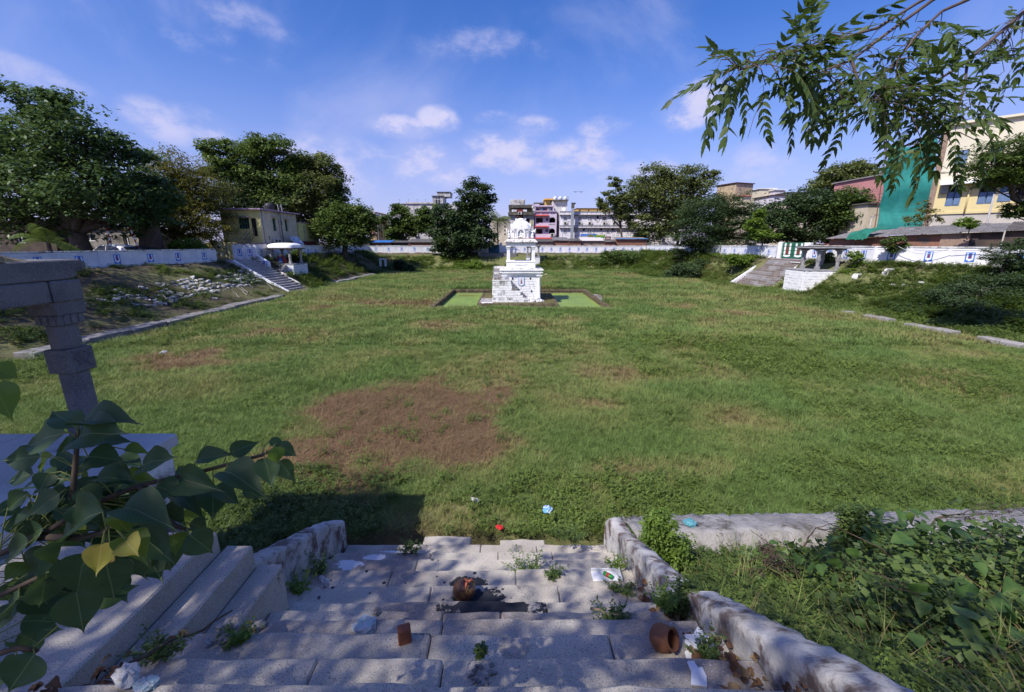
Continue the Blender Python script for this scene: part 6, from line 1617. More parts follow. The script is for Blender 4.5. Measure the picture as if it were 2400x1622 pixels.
for u in (.05, .35, .65, .95):
    a, b = TL*(1-u) + TR*u, BL_*(1-u) + BR_*u
    m_ = MB(); m_.tube([(b.x, b.y + .45, 2.8), (a.x, a.y + .45, a.z + .5)], .04, 6); m_.build('scaffold_pole', M('rusty_pipe', (.17, .08, .06), (.12, .07, .06)), nt, world=True)
for v in (.0, .25, .5, .75):
    a, b = TL*(1-v) + BL_*v, TR*(1-v) + BR_*v
    m_ = MB(); m_.tube([(a.x, a.y + .52, a.z), (b.x, b.y + .52, b.z)], .035, 6); m_.build('scaffold_ledger', M('rusty_pipe', (.17, .08, .06)), nt, world=True)
# the strip of raw brick and mortar at the corner of the yellow building
m_ = MB(); m_.box(-.45, .02, .02, 5, -.5, ztop + .3); m_.build('raw_brick_corner', RUBBLEBRICK, yb)
# ---------------------------------------------------------------- long sheds behind the right wall
def long_shed(label, p0, p1, z0, z1, D, mats, roof, seed):
    p0 = Vector((p0[0], p0[1], 3.15)); p1 = Vector((p1[0], p1[1], 3.15)); d = p1 - p0; L = d.length; a = math.atan2(d.y, d.x)
    t = thing('lean_to_shed', label, 'shed', p0, a); n = len(mats); r2 = random.Random(seed); sl = (z1 - z0)/L
    for k in range(n):
        xa, xb = L*k/n, L*(k+1)/n; m_ = MB(); o = r2.uniform(-.04, .04)
        m_.hexa([(xa, o, -.3), (xb, o, -.3), (xb, .3, -.3), (xa, .3, -.3), (xa, o, z0 + sl*xa - 3.2), (xb, o, z0 + sl*xb - 3.2), (xb, .3, z0 + sl*xb - 3.2), (xa, .3, z0 + sl*xa - 3.2)]); m_.build('front_wall', mats[k], t)
    ns = int(L / 1.0)
    for k in range(ns):
        xa = L*k/ns; z = z0 + sl*xa - 3.15 + r2.uniform(-.03, .03)
        corr(t, Matrix.Translation((xa - .05, -.45 + r2.uniform(-.08, .05), 0)), L/ns + .12, D, z, z + .75 + r2.uniform(-.04, .04), roof)
    return t
PLA = M('grey_render', (.30, .28, .265), (.22, .205, .195), 1.2, dirt=(.12, .11, .1), da=(.5, .75), ds=1.5, bump=.4)
BLK_ = M('soot_brick', (.10, .07, .055), (.055, .045, .04), 1.5, bump=.6)
long_shed('brick lean-to with green plastic on its roof above the open pavilion', (33.4, 45.0), (33.75, 38.6), 5.35, 5.55, 3, [SHEDBRICK, SHEDBRICK], TIN, 1)
long_shed('brick lean-to with ragged corrugated roof above the bent wall', (33.8, 38.55), (37.8, 33.1), 5.6, 5.85, 3.4, [SHEDBRICK, SHEDBRICK, RUBBLEBRICK, BLK_], TIN, 2)
long_shed('sooty rendered lean-to with dark corrugated roof at the right end', (37.85, 33.0), (47.6, 19.4), 5.9, 6.3, 3.6, [BLK_, PLA, PLA, SHEDBRICK, SHEDBRICK, SHEDBRICK], TIN_DK, 3)
gpl = thing('green_plastic_sheet', 'crumpled green plastic sheet on the brick lean-to roof', 'sheet', (33.2, 40.5, 5.6))
V = []; F = []; r2 = random.Random(2)
for i in range(13):
    for j in range(7): V.append((-.75 + .3*j + r2.uniform(-.05, .05), -1.2 + 2.4*i/12, .12 + .10*j + r2.uniform(-.07, .1) - (.5 if j == 0 else 0)))
for i in range(12):
    for j in range(6): F.append((i*7+j, i*7+j+1, (i+1)*7+j+1, (i+1)*7+j))
m_ = MB(); m_.add(V, F); m_.build('sheet', M('green_plastic', (.02, .13, .08), (.03, .19, .13), 2, rough=.5, bump=.4), gpl, True)
# hanging cable over the right wall
cb = MB(); P0 = Vector((33.2, 36.9, 4.75)); P1 = Vector((38.9, 28.9, 4.0)); pts = []
for k in range(31): u = k/30; p = P0 + (P1 - P0)*u; pts.append((p.x - .25, p.y - .25, p.z - .55*math.sin(math.pi*min(1, u*3.0))*(1 if u < .33 else 0) + (.28*math.sin(math.pi*(u-.33)/.45) if .33 < u < .78 else 0)))
tag(cb.tube(pts, .022, 6).build('hanging_cable', M('pale_cable', (.55, .55, .55)), None, True), 'pale cable looping over the white wall on the right bank', 'cable')
# street pole by the yellow building
sp_ = thing('street_pole', 'grey leaning street lamp pole in front of the yellow building', 'pole', (at(2312, 530, 36.5).x, 36.5, 3.1))
MB().tube([(0, 0, 0), (-.05, 0, zat(455, 36.5) - 3.1)], [.09, .06], 8).build('shaft', PVC, sp_, True); MB().tube([(-.05, 0, zat(458, 36.5) - 3.1), (1.1, -.2, zat(450, 36.5) - 3.1)], .03, 6).build('arm', PVC, sp_); MB().box(1.0, 1.5, -.28, -.12, zat(451, 36.5) - 3.12, zat(448, 36.5) - 3.1).build('lamp_head', GRANITE, sp_)
sp2 = thing('thin_pole', 'thin grey pole beside the green netting', 'pole', (at(2034, 545, 45).x, 45, 3.1)); MB().tube([(0, 0, 0), (.12, 0, zat(505, 45) - 3.1)], .06, 8).build('shaft', PVC, sp2, True); MB().box(-.12, .35, -.06, .06, zat(508, 45) - 3.1, zat(506, 45) - 3.1).build('cross_arm', PVC, sp2)
# concrete frame post by the far right corner, utility pole at left
fp = thing('concrete_gate_post', 'white concrete post with cross beam behind the far right corner', 'post', (xat(1592, 82), 82, 2.9))
MB().tube([(0, 0, 0), (.3, 0, zat(541, 82) - 2.9)], .14, 8).build('shaft', HOT, fp); MB().box(-.3, 1.7, -.15, .15, zat(541, 82) - 2.9, zat(537.5, 82) - 2.9).build('cross_beam', HOT, fp); MB().box(-.9, -.6, -.12, .12, 0, zat(565, 82) - 2.9).build('short_post', HOT, fp)
up = thing('utility_pole', 'dark electricity pole with cross arms beside the ochre building', 'pole', (lbx(455, 95), 95, 2.9))
MB().tube([(0, 0, 0), (0, 0, lbz(820, 95) - 2.9)], .16, 8).build('shaft', GRANITE_DK, up); MB().tube([(-.75, 0, 0), (-.75, 0, lbz(1000, 95) - 2.9)], .1, 8).build('stay_post', GRANITE_DK, up)
for zz, w_ in ((840, .7), (900, .6), (935, .6)): MB().tube([(-w_, 0, lbz(zz, 95) - 2.9), (0, 0, lbz(zz + 30, 95) - 2.9), (w_, 0, lbz(zz, 95) - 2.9)], .05, 5).build('cross_arm', GRANITE_DK, up)
for k, (a, b) in enumerate((((0, 0), (-60, 30)), ((0, 0), (30, 20)))): pass
for k, (p, q, lbl) in enumerate((((470, 830), (800, 560), 'upper'), ((470, 845), (790, 600), 'middle'))):
    a = Vector((lbx(p[0], 95), 95, lbz(p[1], 95))); b = Vector((lbx(1000 + 60*k, 108), 108, lbz(430 + 30*k, 108))); pts = [a + (b-a)*i/14 + Vector((0, 0, -1.2*math.sin(math.pi*i/14))) for i in range(15)]
    m_ = MB(); m_.tube(pts, .02, 4); tag(m_.build('power_line', GRANITE_DK), lbl + ' sagging power line from the dark pole to the white block', 'cable')
# far gate beside the bank tree
fg = thing('far_gate', 'blue-green gate between white piers in the far wall', 'gate', (-3.55, 84.1, 2.95))
for a, b in ((-1.65, -1.1), (1.1, 1.6)): MB().box(a, b, -.15, .3, -.2, 1.95).build('gate_pier', WW_CLEAN, fg, bevel=.02)
MB().box(-1.08, 1.08, 0, .06, .05, 1.6).build('gate_leaf', M('teal_gate', (.04, .13, .15), (.05, .15, .17)), fg)
for k in range(5): MB().box(-1.0 + k*.45, -.92 + k*.45, -.03, -.005, .1, 1.55).build('gate_bar', BLUE, fg)
# landing slabs and dark retaining wall below the gate, seen through the shrine
rt2 = thing('far_landing', 'dark stone landing and small white platform below the far gate', 'platform', (-2.5, 81.5, 0))
MB().box(-3.6, 3.4, -.2, 2.2, 1.6, 2.96).build('landing_wall', GRANITE_DK, rt2)
MB().box(-3.4, 3.4, -1.6, -.21, .6, 1.55).build('lower_step', STD, rt2)
blocks_box(thing('far_pavilion_base', 'white block platform with two grey pillars seen through the shrine opening', 'platform', (3.9, 79.6, 0)), -1.3, 1.3, -1.2, 1.2, .2, 2.35, .5, 6, WW_CLEAN, WW_CLEAN, 35, 'f')
fpb = bpy.data.objects['far_pavilion_base']
for x_ in (-1.0, 1.0): small_pillar(fpb, x_, -.8, 2.35, 4.3, GRANITE, .17)
MB().box(-1.5, 1.5, -1.2, 1.2, 4.3, 4.5).build('roof_slab', GRANITE_DK, fpb)
# ---------------------------------------------------------------- lane behind the left wall: car, poles, old houses
def car(label, loc, rot, paint):
    t = thing('parked_car', label, 'car', loc, rot); L, Wc = 4.1, 1.68
    sidep = [(-2.05, .35), (-2.05, .75), (-1.85, .88), (-1.15, .95), (-.55, 1.42), (.75, 1.50), (1.55, 1.30), (1.95, .95), (2.05, .7), (2.05, .35)]
    m_ = MB(); V = []; n = len(sidep)
    for s in (-1, 1):
        for (x, z) in sidep: V.append((x, s * (Wc/2 - (.16 if z > 1.2 else 0)), z))
    m_.add(V, [tuple(range(n)), tuple(range(n, 2*n))[::-1]] + [(i, n+i, n+(i+1) % n, (i+1) % n) for i in range(n)])
    m_.build('body', paint, t, True, bevel=.05)
    for s in (-1, 1):
        for (pts) in ([(-.95, .98), (-.5, 1.36), (.15, 1.42), (.15, .98)], [(.22, .98), (.22, 1.43), (.75, 1.43), (1.35, 1.22), (1.5, 1.0)]):
            m_ = MB(); y0_ = s*(Wc/2 - .005); m_.add([(x, y0_ - s*(.16*(z-.95)/.55) + s*.012, z) for x, z in pts], [tuple(range(len(pts)))]); m_.build('side_window', GLASS, t)
    m_ = MB(); m_.add([(-1.12, -.7, .99), (-1.12, .7, .99), (-.58, .6, 1.40), (-.58, -.6, 1.40)], [(0, 1, 2, 3)]); m_.xf(Matrix.Translation((-.02, 0, .02))); m_.build('windscreen', GLASS, t)
    m_ = MB(); m_.add([(1.92, -.62, 1.02), (1.92, .62, 1.02), (1.58, .58, 1.30), (1.58, -.58, 1.30)], [(0, 1, 2, 3)]); m_.xf(Matrix.Translation((.02, 0, .01))); m_.build('rear_window', GLASS, t)
    for x in (-1.3, 1.3):
        for s in (-1, 1):
            w_ = MB(); w_.lathe([(.2, -.1), (.31, -.1), (.32, 0), (.31, .1), (.2, .1)], 16); w_.xf(Matrix.Translation((x, s*.76, .32)) @ Matrix.Rotation(math.pi/2, 4, 'X')); o = w_.build('wheel', DARK, t, True)
            w_ = MB(); w_.lathe([(.19, -.105), (.19, .105)], 14); w_.xf(Matrix.Translation((x, s*.765, .32)) @ Matrix.Rotation(math.pi/2, 4, 'X')); w_.build('rim', PVC, o)
    for s in (-1, 1): MB().box(-2.07, -2.03, s*.6 - .15, s*.6 + .15, .62, .76).build('headlight', WPAINT, t); MB().box(2.03, 2.07, s*.62 - .12, s*.62 + .12, .7, .9).build('tail_light', RPAINT, t)
    return t
CARP = M('white_car_paint', (.62, .62, .64), (.6, .6, .62), 1, rough=.25, bump=0, spec=.5)
car('white hatchback car parked behind the left wall', (at(264, 575, 36).x, 36, 3.32), -.12, CARP)
car('dark car parked next to the white hatchback behind the left wall', (at(318, 575, 41).x, 41, 3.2), -.1, M('dark_car_paint', (.04, .04, .045), (.05, .05, .055), 1, rough=.3, bump=0, spec=.5))
def barber(label, px, Y, ptop, lean):
    b = at(px, 584, Y); t = thing('striped_pole', label, 'pole', (b.x, Y, 3.15)); top = zat(ptop, Y) - 3.15; n = 12
    for k in range(n): MB().tube([(lean*k/n, 0, top*k/n), (lean*(k+1)/n, 0, top*(k+1)/n)], .055, 8).build('band', RPAINT if k % 2 else WPAINT, t)
barber('red and white striped pole standing behind the white car', 262, 37, 535, 0)
barber('leaning red and white striped pole near the fluted tree trunk', 330, 38, 533, -.55)
px_house('lane_house', 'shabby low house with pale panels behind the parked car', 'house', 140, 330, 537, 590, 50, 6, M('shabby_white', (.32, .30, .27), (.2, .185, .165), 1, dirt=(.08, .07, .06), da=(.45, .7), ds=.6), STD, [(195, 225, 548, 565), (250, 262, 556, 580), (290, 304, 552, 575)])
px_house('shadow_house', 'dark brown old house under the big left tree', 'house', -140, 130, 520, 600, 48, 6, M('dark_brown_wall', (.10, .075, .06), (.06, .05, .042), 1), M('old_tiles', (.12, .07, .05)), [(40, 60, 545, 570), (-40, 0, 550, 575)])
# ================================================================== trees
BARK = M('bark', (.12, .095, .075), (.07, .056, .046), 3, dirt=(.16, .14, .12), da=(.55, .8), ds=3, bump=.8, bs=12, bd=.06)
BARK_PALE = M('pale_bark', (.30, .28, .26), (.2, .185, .17), 3, bump=.5)
def leaf_cloud(C_, Rv, n, leaf, rng, droop=.35, clump=.10, flat=.55, hollow=.45, aspect=.5, crisp=1.0):
    """n leaves in clumps spread through ellipsoids; returns verts, quads, tint"""
    C_ = np.array(C_); Rv = np.array(Rv)
    wgt = Rv[:, 0]*Rv[:, 2]; wgt = wgt / wgt.sum()
    ncl = max(14, int(n * clump / 3.6)); b = rng.choice(len(C_), ncl, p=wgt)
    d = rng.normal(size=(ncl, 3)); d /= np.linalg.norm(d, axis=1)[:, None]
    rad = (hollow + (1 - hollow) * rng.rand(ncl) ** .7)[:, None]
    cc = C_[b] + d * rad * Rv[b] * (1 + rng.normal(0, .13, (ncl, 1)))
    k = rng.randint(0, ncl, n); cr = (Rv[b].mean(axis=1) * .185 * crisp * rng.uniform(.6, 1.5, ncl))[k][:, None]
    P = cc[k] + np.clip(rng.normal(size=(n, 3)), -1.8, 1.8) * cr * np.array([1, 1, flat])
    a = rng.uniform(0, 2*np.pi, n); dr = rng.normal(-droop, .35, n)
    D = np.stack([np.cos(a), np.sin(a), dr], 1); D /= np.linalg.norm(D, axis=1)[:, None]
    S = np.stack([-np.sin(a), np.cos(a), rng.normal(0, .5, n)], 1); S /= np.linalg.norm(S, axis=1)[:, None]
    L = (leaf * rng.uniform(.6, 1.35, n))[:, None]; Wd = L * aspect
    nrm = np.cross(D, S)
    V = np.empty((n, 4, 3)); V[:, 0] = P; V[:, 1] = P + D*L*.5 + S*Wd*.5 + nrm*L*.06; V[:, 2] = P + D*L; V[:, 3] = P + D*L*.5 - S*Wd*.5 + nrm*L*.06
    ct = rng.rand(ncl)
    ti = np.clip(.08 + .75*ct[k] + rng.normal(0, .14, n), 0, 1)
    return V.reshape(-1, 3), np.arange(4*n).reshape(n, 4), np.repeat(ti, 4), cc
def limb(mb, a, b, r0, r1, rng, n=5, wob=.08, sag=0):
    a, b = Vector(a), Vector(b); L = (b - a).length; pts = []; rad = []
    for i in range(n + 1):
        u = i/n; j = wob*L*math.sin(math.pi*u)
        pts.append(a + (b - a)*u + Vector((rng.normal(0, 1)*j*.5, rng.normal(0, 1)*j*.5, sag*L*math.sin(math.pi*u)))); rad.append(r0 + (r1 - r0)*u)
    mb.tube(pts, rad, 7); return pts
def tree(name, label, basepx, Y, blobs, n, leaf, mat, seed, tr=.3, cat='tree', group=None, bark=None, fork=.35, base_z=None, parts=None, **kw):
    """blobs in pixels of the photograph: (px, py, half width, half height, forward offset)"""
    n = int(n * 1.6)
    rng = np.random.RandomState(seed); bz0 = base_z if base_z is not None else 3.05
    b0 = Vector((xat(basepx, Y), Y, bz0)); C_ = []; Rv = []
    for q in blobs:
        px, py, hw, hh = q[:4]; dy = q[4] if len(q) > 4 else 0
        c = at(px, py, Y + dy); zc = (Y + dy)*COS - (c.z - 5)*SIN
        C_.append(c); Rv.append((hw/FPX*zc, max(hw, hh)*.9/FPX*zc, hh/FPX*zc))
    t = thing(name, label, cat, b0, 0, group)
    tk = MB(); top = max(c.z for c in C_); cen = sum((Vector(c) for c in C_), Vector())/len(C_)
    fk = b0 + (Vector((cen.x, cen.y, b0.z)) - b0)*.25 + Vector((0, 0, (top - b0.z)*fork))
    limb(tk, b0 - Vector((0, 0, .4)), fk, tr*1.25, tr*.75, rng, 6, .03)
    V, F, ti, cc = leaf_cloud([tuple(c) for c in C_], Rv, n, leaf, rng, **kw)
    for i, c in enumerate(C_):
        pts = limb(tk, fk, Vector(c), tr*.55, tr*.18, rng, 6, .07)
        for k in range(5):
            d = rng.normal(size=3); d /= np.linalg.norm(d); e = Vector(c) + Vector(d*np.array(Rv[i])*.85)
            limb(tk, pts[3 + (k % 4)], e, tr*.16, tr*.03, rng, 4, .1)
    tk.build('trunk', bark or BARK, t, True, world=True)
    me = npmesh('crown', V - np.array(b0), F, mat, {'tint': ti}); put('crown', me, t)
    return t
LF_DARK = leafmat('leaves_dark_glossy', (.042, .080, .032), (.125, .195, .070), .25, .4)
LF_MID = leafmat('leaves_mid', (.050, .092, .026), (.145, .205, .052), .3, .5)
LF_OLIVE = leafmat('leaves_olive', (.075, .085, .020), (.215, .205, .050), .35, .5)
LF_FINE = leafmat('leaves_fine_dark', (0.032, 0.061, 0.029), (0.080, 0.123, 0.043), .25, .6)
LF_BRIGHT = leafmat('leaves_bright', (.10, .17, .03), (.20, .30, .05), .4, .5)
LF_PALE = leafmat('leaves_pale_green', (0.087, 0.119, 0.043), (0.203, 0.239, 0.087), .3, .5)
tree('broad_tree', 'huge dark leafy tree with layered branches behind the left wall', 190, 38, [(95, 245, 85, 40), (40, 320, 110, 60, 1), (170, 330, 120, 65, -1), (250, 350, 90, 50, 1), (60, 430, 130, 75), (200, 440, 140, 70, -1.5), (310, 440, 85, 55, 1), (120, 520, 120, 35, 2), (300, 510, 80, 35, 1.5), (-60, 350, 90, 90, 1), (-70, 480, 90, 80, 1)], 30000, .40, LF_DARK, 1, .75, flat=.40, droop=.5, clump=.035, fork=.22)
tree('olive_tree', 'yellowish olive feathery tree between huge tree and yellow house', 410, 49, [(400, 400, 70, 45), (365, 455, 75, 50, -1), (445, 440, 75, 60, 1), (480, 500, 60, 60), (400, 520, 80, 45, -1), (320, 505, 60, 32, -2), (500, 545, 38, 40, -1)], 20000, .36, LF_OLIVE, 2, .6, droop=.5, aspect=.32, clump=.05, fork=.25)
tree('aerial_root_tree', 'thick fluted tree trunk covered with hanging roots behind the striped pole', 350, 42, [(372, 462, 50, 40), (345, 480, 40, 30)], 3000, .36, LF_MID, 3, 1.0, fork=.6)
tree('grey_green_tree', 'hazy grey-green fine-leaved tree behind the olive tree', 545, 62, [(545, 455, 45, 40), (570, 480, 40, 45), (515, 470, 35, 40)], 6000, .34, LF_FINE, 4, .4)
tree('layered_tree', 'tall dark tree with layered crown behind the yellow house', 600, 66, [(525, 348, 55, 22, -1), (600, 345, 55, 28), (640, 362, 60, 40), (560, 392, 75, 36, -1), (640, 415, 80, 45, 1), (570, 440, 65, 40), (660, 465, 80, 45), (520, 400, 45, 20, -2)], 20000, .50, LF_MID, 5, .65, flat=.42, clump=.035, droop=.5)
tree('peepal_tree', 'tall open peepal tree right of the layered tree', 735, 68, [(740, 385, 45, 26), (710, 410, 50, 40, 1), (775, 415, 38, 40), (740, 450, 60, 45, -1), (775, 480, 42, 45), (715, 500, 60, 50), (780, 445, 30, 24)], 15000, .48, LF_PALE, 6, .6, clump=.035)
tree('shade_tree', 'dense round green tree right of the yellow annexe', 805, 66, [(800, 505, 48, 35), (775, 535, 45, 40, -1), (840, 510, 36, 32), (820, 545, 45, 35, -1), (865, 520, 22, 24)], 12000, .45, LF_MID, 7, .4)
tree('pongam_tree', 'bright rounded tree in front of the weathered white block', 945, 93, [(940, 500, 26, 24), (920, 525, 28, 28), (970, 525, 36, 26), (1000, 520, 30, 26), (945, 545, 30, 20), (925, 565, 16, 22), (1010, 500, 25, 22)], 9000, .62, LF_MID, 8, .4, clump=.04)
tree('bank_tree', 'big dark tree growing from the far bank left of the shrine', 1128, 81.5, [(1112, 448, 40, 26), (1128, 475, 30, 22), (1095, 480, 26, 16), (1048, 502, 34, 20), (1075, 520, 40, 26), (1120, 515, 36, 30), (1028, 540, 24, 24), (1060, 560, 44, 24), (1110, 555, 48, 28), (1142, 545, 18, 28), (1075, 592, 32, 16), (1040, 578, 28, 14)], 22000, .55, LF_FINE, 9, .35, bark=BARK_PALE, base_z=1.2, clump=.04, fork=.35, flat=.6)
tree('slim_tree', 'slim airy tree in front of the white lodge', 1462, 91, [(1442, 432, 16, 16), (1425, 455, 24, 14), (1450, 470, 24, 25), (1415, 485, 18, 14), (1458, 500, 28, 20), (1405, 470, 12, 10)], 4200, .55, LF_PALE, 10, .25, clump=.06, hollow=.2)
tree('spreading_tree', 'large spreading grey-green tree beside the white lodge', 1590, 92, [(1540, 415, 50, 28), (1600, 412, 55, 25), (1640, 420, 40, 25), (1510, 455, 50, 36), (1575, 460, 70, 45), (1645, 455, 45, 30), (1490, 505, 40, 30), (1560, 510, 60, 36), (1620, 500, 50, 40), (1525, 545, 40, 22), (1660, 410, 22, 18)], 22000, .58, LF_PALE, 11, .7, clump=.035)
tree('rain_tree', 'low wide feathery dark tree overhanging the right wall', 1680, 66, [(1660, 490, 70, 30), (1720, 480, 60, 26), (1640, 535, 70, 45, -1), (1720, 530, 75, 45), (1770, 510, 45, 30), (1690, 570, 80, 28, -1), (1620, 580, 40, 26), (1780, 560, 40, 20)], 24000, .40, LF_FINE, 12, .5, flat=.3, droop=.2, aspect=.30, clump=.04)
tree('neem_grove_tree', 'dense dark tree above the green gate', 1870, 58, [(1850, 490, 55, 30), (1900, 480, 55, 36), (1820, 530, 55, 32, -1), (1880, 535, 70, 36), (1950, 500, 55, 50), (1985, 520, 40, 40), (1930, 555, 50, 18)], 20000, .38, LF_FINE, 13, .5, clump=.04, flat=.45)
tree('glossy_tree', 'glossy-leaved tree next to the salmon house', 1980, 56, [(1990, 470, 42, 30), (1965, 500, 45, 35), (2015, 505, 26, 40), (2000, 530, 30, 25)], 8000, .42, LF_MID, 14, .35)
tree('hilltop_tree', 'rounded tree on the skyline left of the green netting', 1975, 82, [(1960, 408, 38, 22), (2010, 400, 40, 22), (1985, 430, 60, 24), (1925, 440, 34, 20), (2040, 425, 30, 24)], 9000, .55, LF_PALE, 15, .5)
tree('bright_sprig_tree', 'young tree with bright yellow-green sprays above the green gate', 1790, 53, [(1780, 500, 12, 14), (1768, 530, 20, 16), (1785, 548, 26, 12), (1815, 552, 20, 8), (1775, 515, 14, 10)], 2600, .34, LF_BRIGHT, 16, .12, base_z=3.2)
tree('feathery_tree', 'feathery overhanging tree in front of the yellow building', 2560, 20, [(2390, 350, 80, 26), (2345, 385, 70, 26), (2400, 420, 80, 26), (2320, 415, 55, 18), (2460, 380, 70, 60), (2385, 492, 34, 20)], 16000, .17, LF_MID, 17, .3, flat=.3, droop=.25, aspect=.3, clump=.05)
tree('wall_sapling', 'small fine-leaved tree before the wall at the right end', 2365, 30, [(2365, 590, 42, 20), (2390, 610, 45, 22), (2340, 605, 28, 14), (2385, 570, 30, 14)], 6000, .16, LF_FINE, 18, .07, base_z=2.5, flat=.35, aspect=.32, clump=.06)
# bushes along the walls and banks
tree('wall_bush', 'light green bush spilling over the left wall', 440, 43.5, [(420, 577, 24, 12), (445, 572, 26, 14), (455, 585, 24, 10), (470, 580, 16, 10)], 3000, .26, LF_BRIGHT, 19, .08, 'bush', fork=.5)
tree('pavilion_bush', 'round dark bush growing beside the white-domed pavilion', 697, 51.5, [(690, 596, 16, 10), (700, 600, 12, 10), (708, 607, 10, 8)], 2600, .26, LF_MID, 20, .06, 'bush', base_z=2.2)
tree('grey_bush', 'pair of rounded grey-green shrubs at the foot of the left far bank', 955, 73, [(935, 620, 12, 12), (955, 628, 15, 12), (942, 632, 14, 8)], 3500, .34, LF_FINE, 21, .08, 'bush', base_z=.2)
tree('bank_thicket', 'bright tangle of creeper on the far bank below the bank tree', 1110, 77.5, [(1090, 625, 30, 9), (1115, 622, 22, 9), (1075, 632, 20, 7)], 3500, .36, LF_BRIGHT, 22, .06, 'bush', base_z=.5)
tree('far_bank_thicket', 'dense green thicket on the far bank under the emblem wall', 1460, 79.5, [(1430, 597, 22, 10), (1460, 600, 36, 14), (1490, 605, 30, 16), (1420, 612, 36, 12), (1480, 620, 36, 12)], 8000, .36, LF_MID, 23, .08, 'bush', base_z=.6)
tree('right_bank_thicket', 'dark shrub thicket at the foot of the right bank below the feathery tree', 1640, 59, [(1600, 640, 36, 20), (1650, 632, 40, 22, 2), (1700, 632, 36, 18, 2), (1625, 655, 30, 12), (1720, 610, 40, 16, 4), (1580, 650, 14, 14)], 11000, .32, LF_FINE, 24, .08, 'bush', base_z=.2)
tree('sunlit_bank_bush', 'sunlit yellow-green bush beside the right stair', 1722, 53, [(1716, 603, 16, 8), (1730, 612, 22, 10), (1755, 606, 22, 9)], 3200, .26, LF_BRIGHT, 25, .06, 'bush', base_z=1.6)
tree('pavilion_shrub', 'leafy shrub growing between the open pavilion pillars', 1940, 42.6, [(1935, 605, 12, 10), (1945, 598, 10, 9), (1950, 610, 10, 8)], 1500, .22, LF_MID, 26, .05, 'bush', base_z=2.4)
tree('creeper_shrub', 'thin climbing shrub against the wall right of the open pavilion', 2005, 38.3, [(2005, 600, 16, 12), (2015, 622, 16, 12), (1995, 640, 24, 12), (2030, 632, 18, 10), (2010, 655, 22, 9)], 3600, .2, LF_BRIGHT, 27, .05, 'bush', base_z=1.5)
tree('roof_creeper', 'creeper hanging over the brick lean-to above the right wall', 2095, 36.9, [(2080, 570, 12, 10), (2100, 560, 18, 8), (2115, 575, 14, 9), (2090, 585, 10, 8)], 1800, .2, LF_MID, 28, .04, 'bush', base_z=3.6)
tree('dark_bank_shrub', 'dark shrub on the right bank near the right end', 2330, 28, [(2260, 680, 40, 18), (2310, 668, 45, 24, 1), (2370, 665, 45, 26), (2230, 705, 40, 16, -1), (2350, 700, 50, 20, -1), (2400, 690, 40, 34), (2180, 690, 30, 12), (2290, 720, 45, 16, -2)], 9000, .15, LF_FINE, 29, .06, 'bush', base_z=1.6, clump=.08, hollow=.2, crisp=1.5)
tree('stub_creeper', 'creeper bush covering the broken wall stub on the right bank', 2045, 35.2, [(2040, 680, 24, 14), (2060, 690, 22, 14), (2035, 700, 18, 10), (1975, 695, 22, 10)], 3600, .2, LF_MID, 30, .05, 'bush', base_z=1.0)
tree('pole_creeper', 'leafy weed sprouting from the lean-to roof below the shutters', 2265, 33.5, [(2260, 520, 14, 9), (2275, 528, 12, 7), (2285, 522, 9, 6)], 900, .22, LF_BRIGHT, 31, .04, 'bush', base_z=5.6)
tree('net_sapling', 'thin rusty-leaved sapling in front of the green netting', 2168, 40, [(2165, 500, 26, 14), (2150, 515, 26, 10), (2190, 512, 22, 10), (2170, 480, 18, 10)], 900, .2, LF_OLIVE, 32, .05, 'tree', base_z=5.2, hollow=.1)
tree('emblem_weed', 'dark weed climbing over a painted emblem on the left wall', 237, 32.3, [(236, 607, 9, 9), (243, 618, 10, 8), (240, 595, 5, 8)], 700, .16, LF_MID, 33, .03, 'bush', base_z=3.1)
# palms
def palm(label, px, Y, ptop, n, L, seed, lean=.6, droop=1.0, leafw=.10, base=2.95, mat=LF_PALE, cat='palm tree', name='palm_tree', tr=.16, side=.55):
    rng = np.random.RandomState(seed); b = Vector((xat(px, Y), Y, base)); top = at(px, ptop, Y); t = thing(name, label, cat, b)
    tk = MB(); limb(tk, b - Vector((0, 0, .3)), top, tr*1.2, tr*.8, rng, 8, .02); tk.build('trunk', BARK, t, True, world=True)
    for k in range(n):
        a = 2*math.pi*k/n + rng.uniform(-.2, .2); el = rng.uniform(.1, 1.2); V = []; F = []; Tt = []
        pts = []
        for i in range(11):
            u = i/10; r_ = L*u*math.cos(el)*(1 - .15*u); z_ = L*(u*math.sin(el) - droop*.55*u*u*(1.2 - .4*el)); pts.append(np.array([top.x + math.cos(a)*r_, top.y + math.sin(a)*r_, top.z + z_]))
        for i in range(10):
            d = pts[i+1] - pts[i]; s = np.array([-math.sin(a), math.cos(a), 0])
            for sg in (-1, 1):
                for q in range(3):
                    p = pts[i] + d*q/3; o = len(V); ll = L*side*.5*math.sin(math.pi*min(.98, .12 + .85*(i + q/3)/10)); e = p + s*sg*ll + d*.6 + np.array([0, 0, -ll*.55])
                    V += [p, p + d*leafw*2, e + d*.1, e]; F.append((o, o+1, o+2, o+3)); Tt += [rng.rand()]*4
        me = npmesh('frond', np.array(V) - np.array(b), np.array(F), mat, {'tint': np.array(Tt)}); put('frond', me, t)
    return t
palm('coconut palm with drooping fronds beside the bank tree', 1166, 90, 517, 14, 4.6, 1)
palm('banana plant with torn leaves behind the left wall', 112, 33.5, 566, 9, 3.2, 2, base=3.1, mat=LF_MID, cat='banana plant', name='banana_plant', side=.42, leafw=.12, droop=1.25)
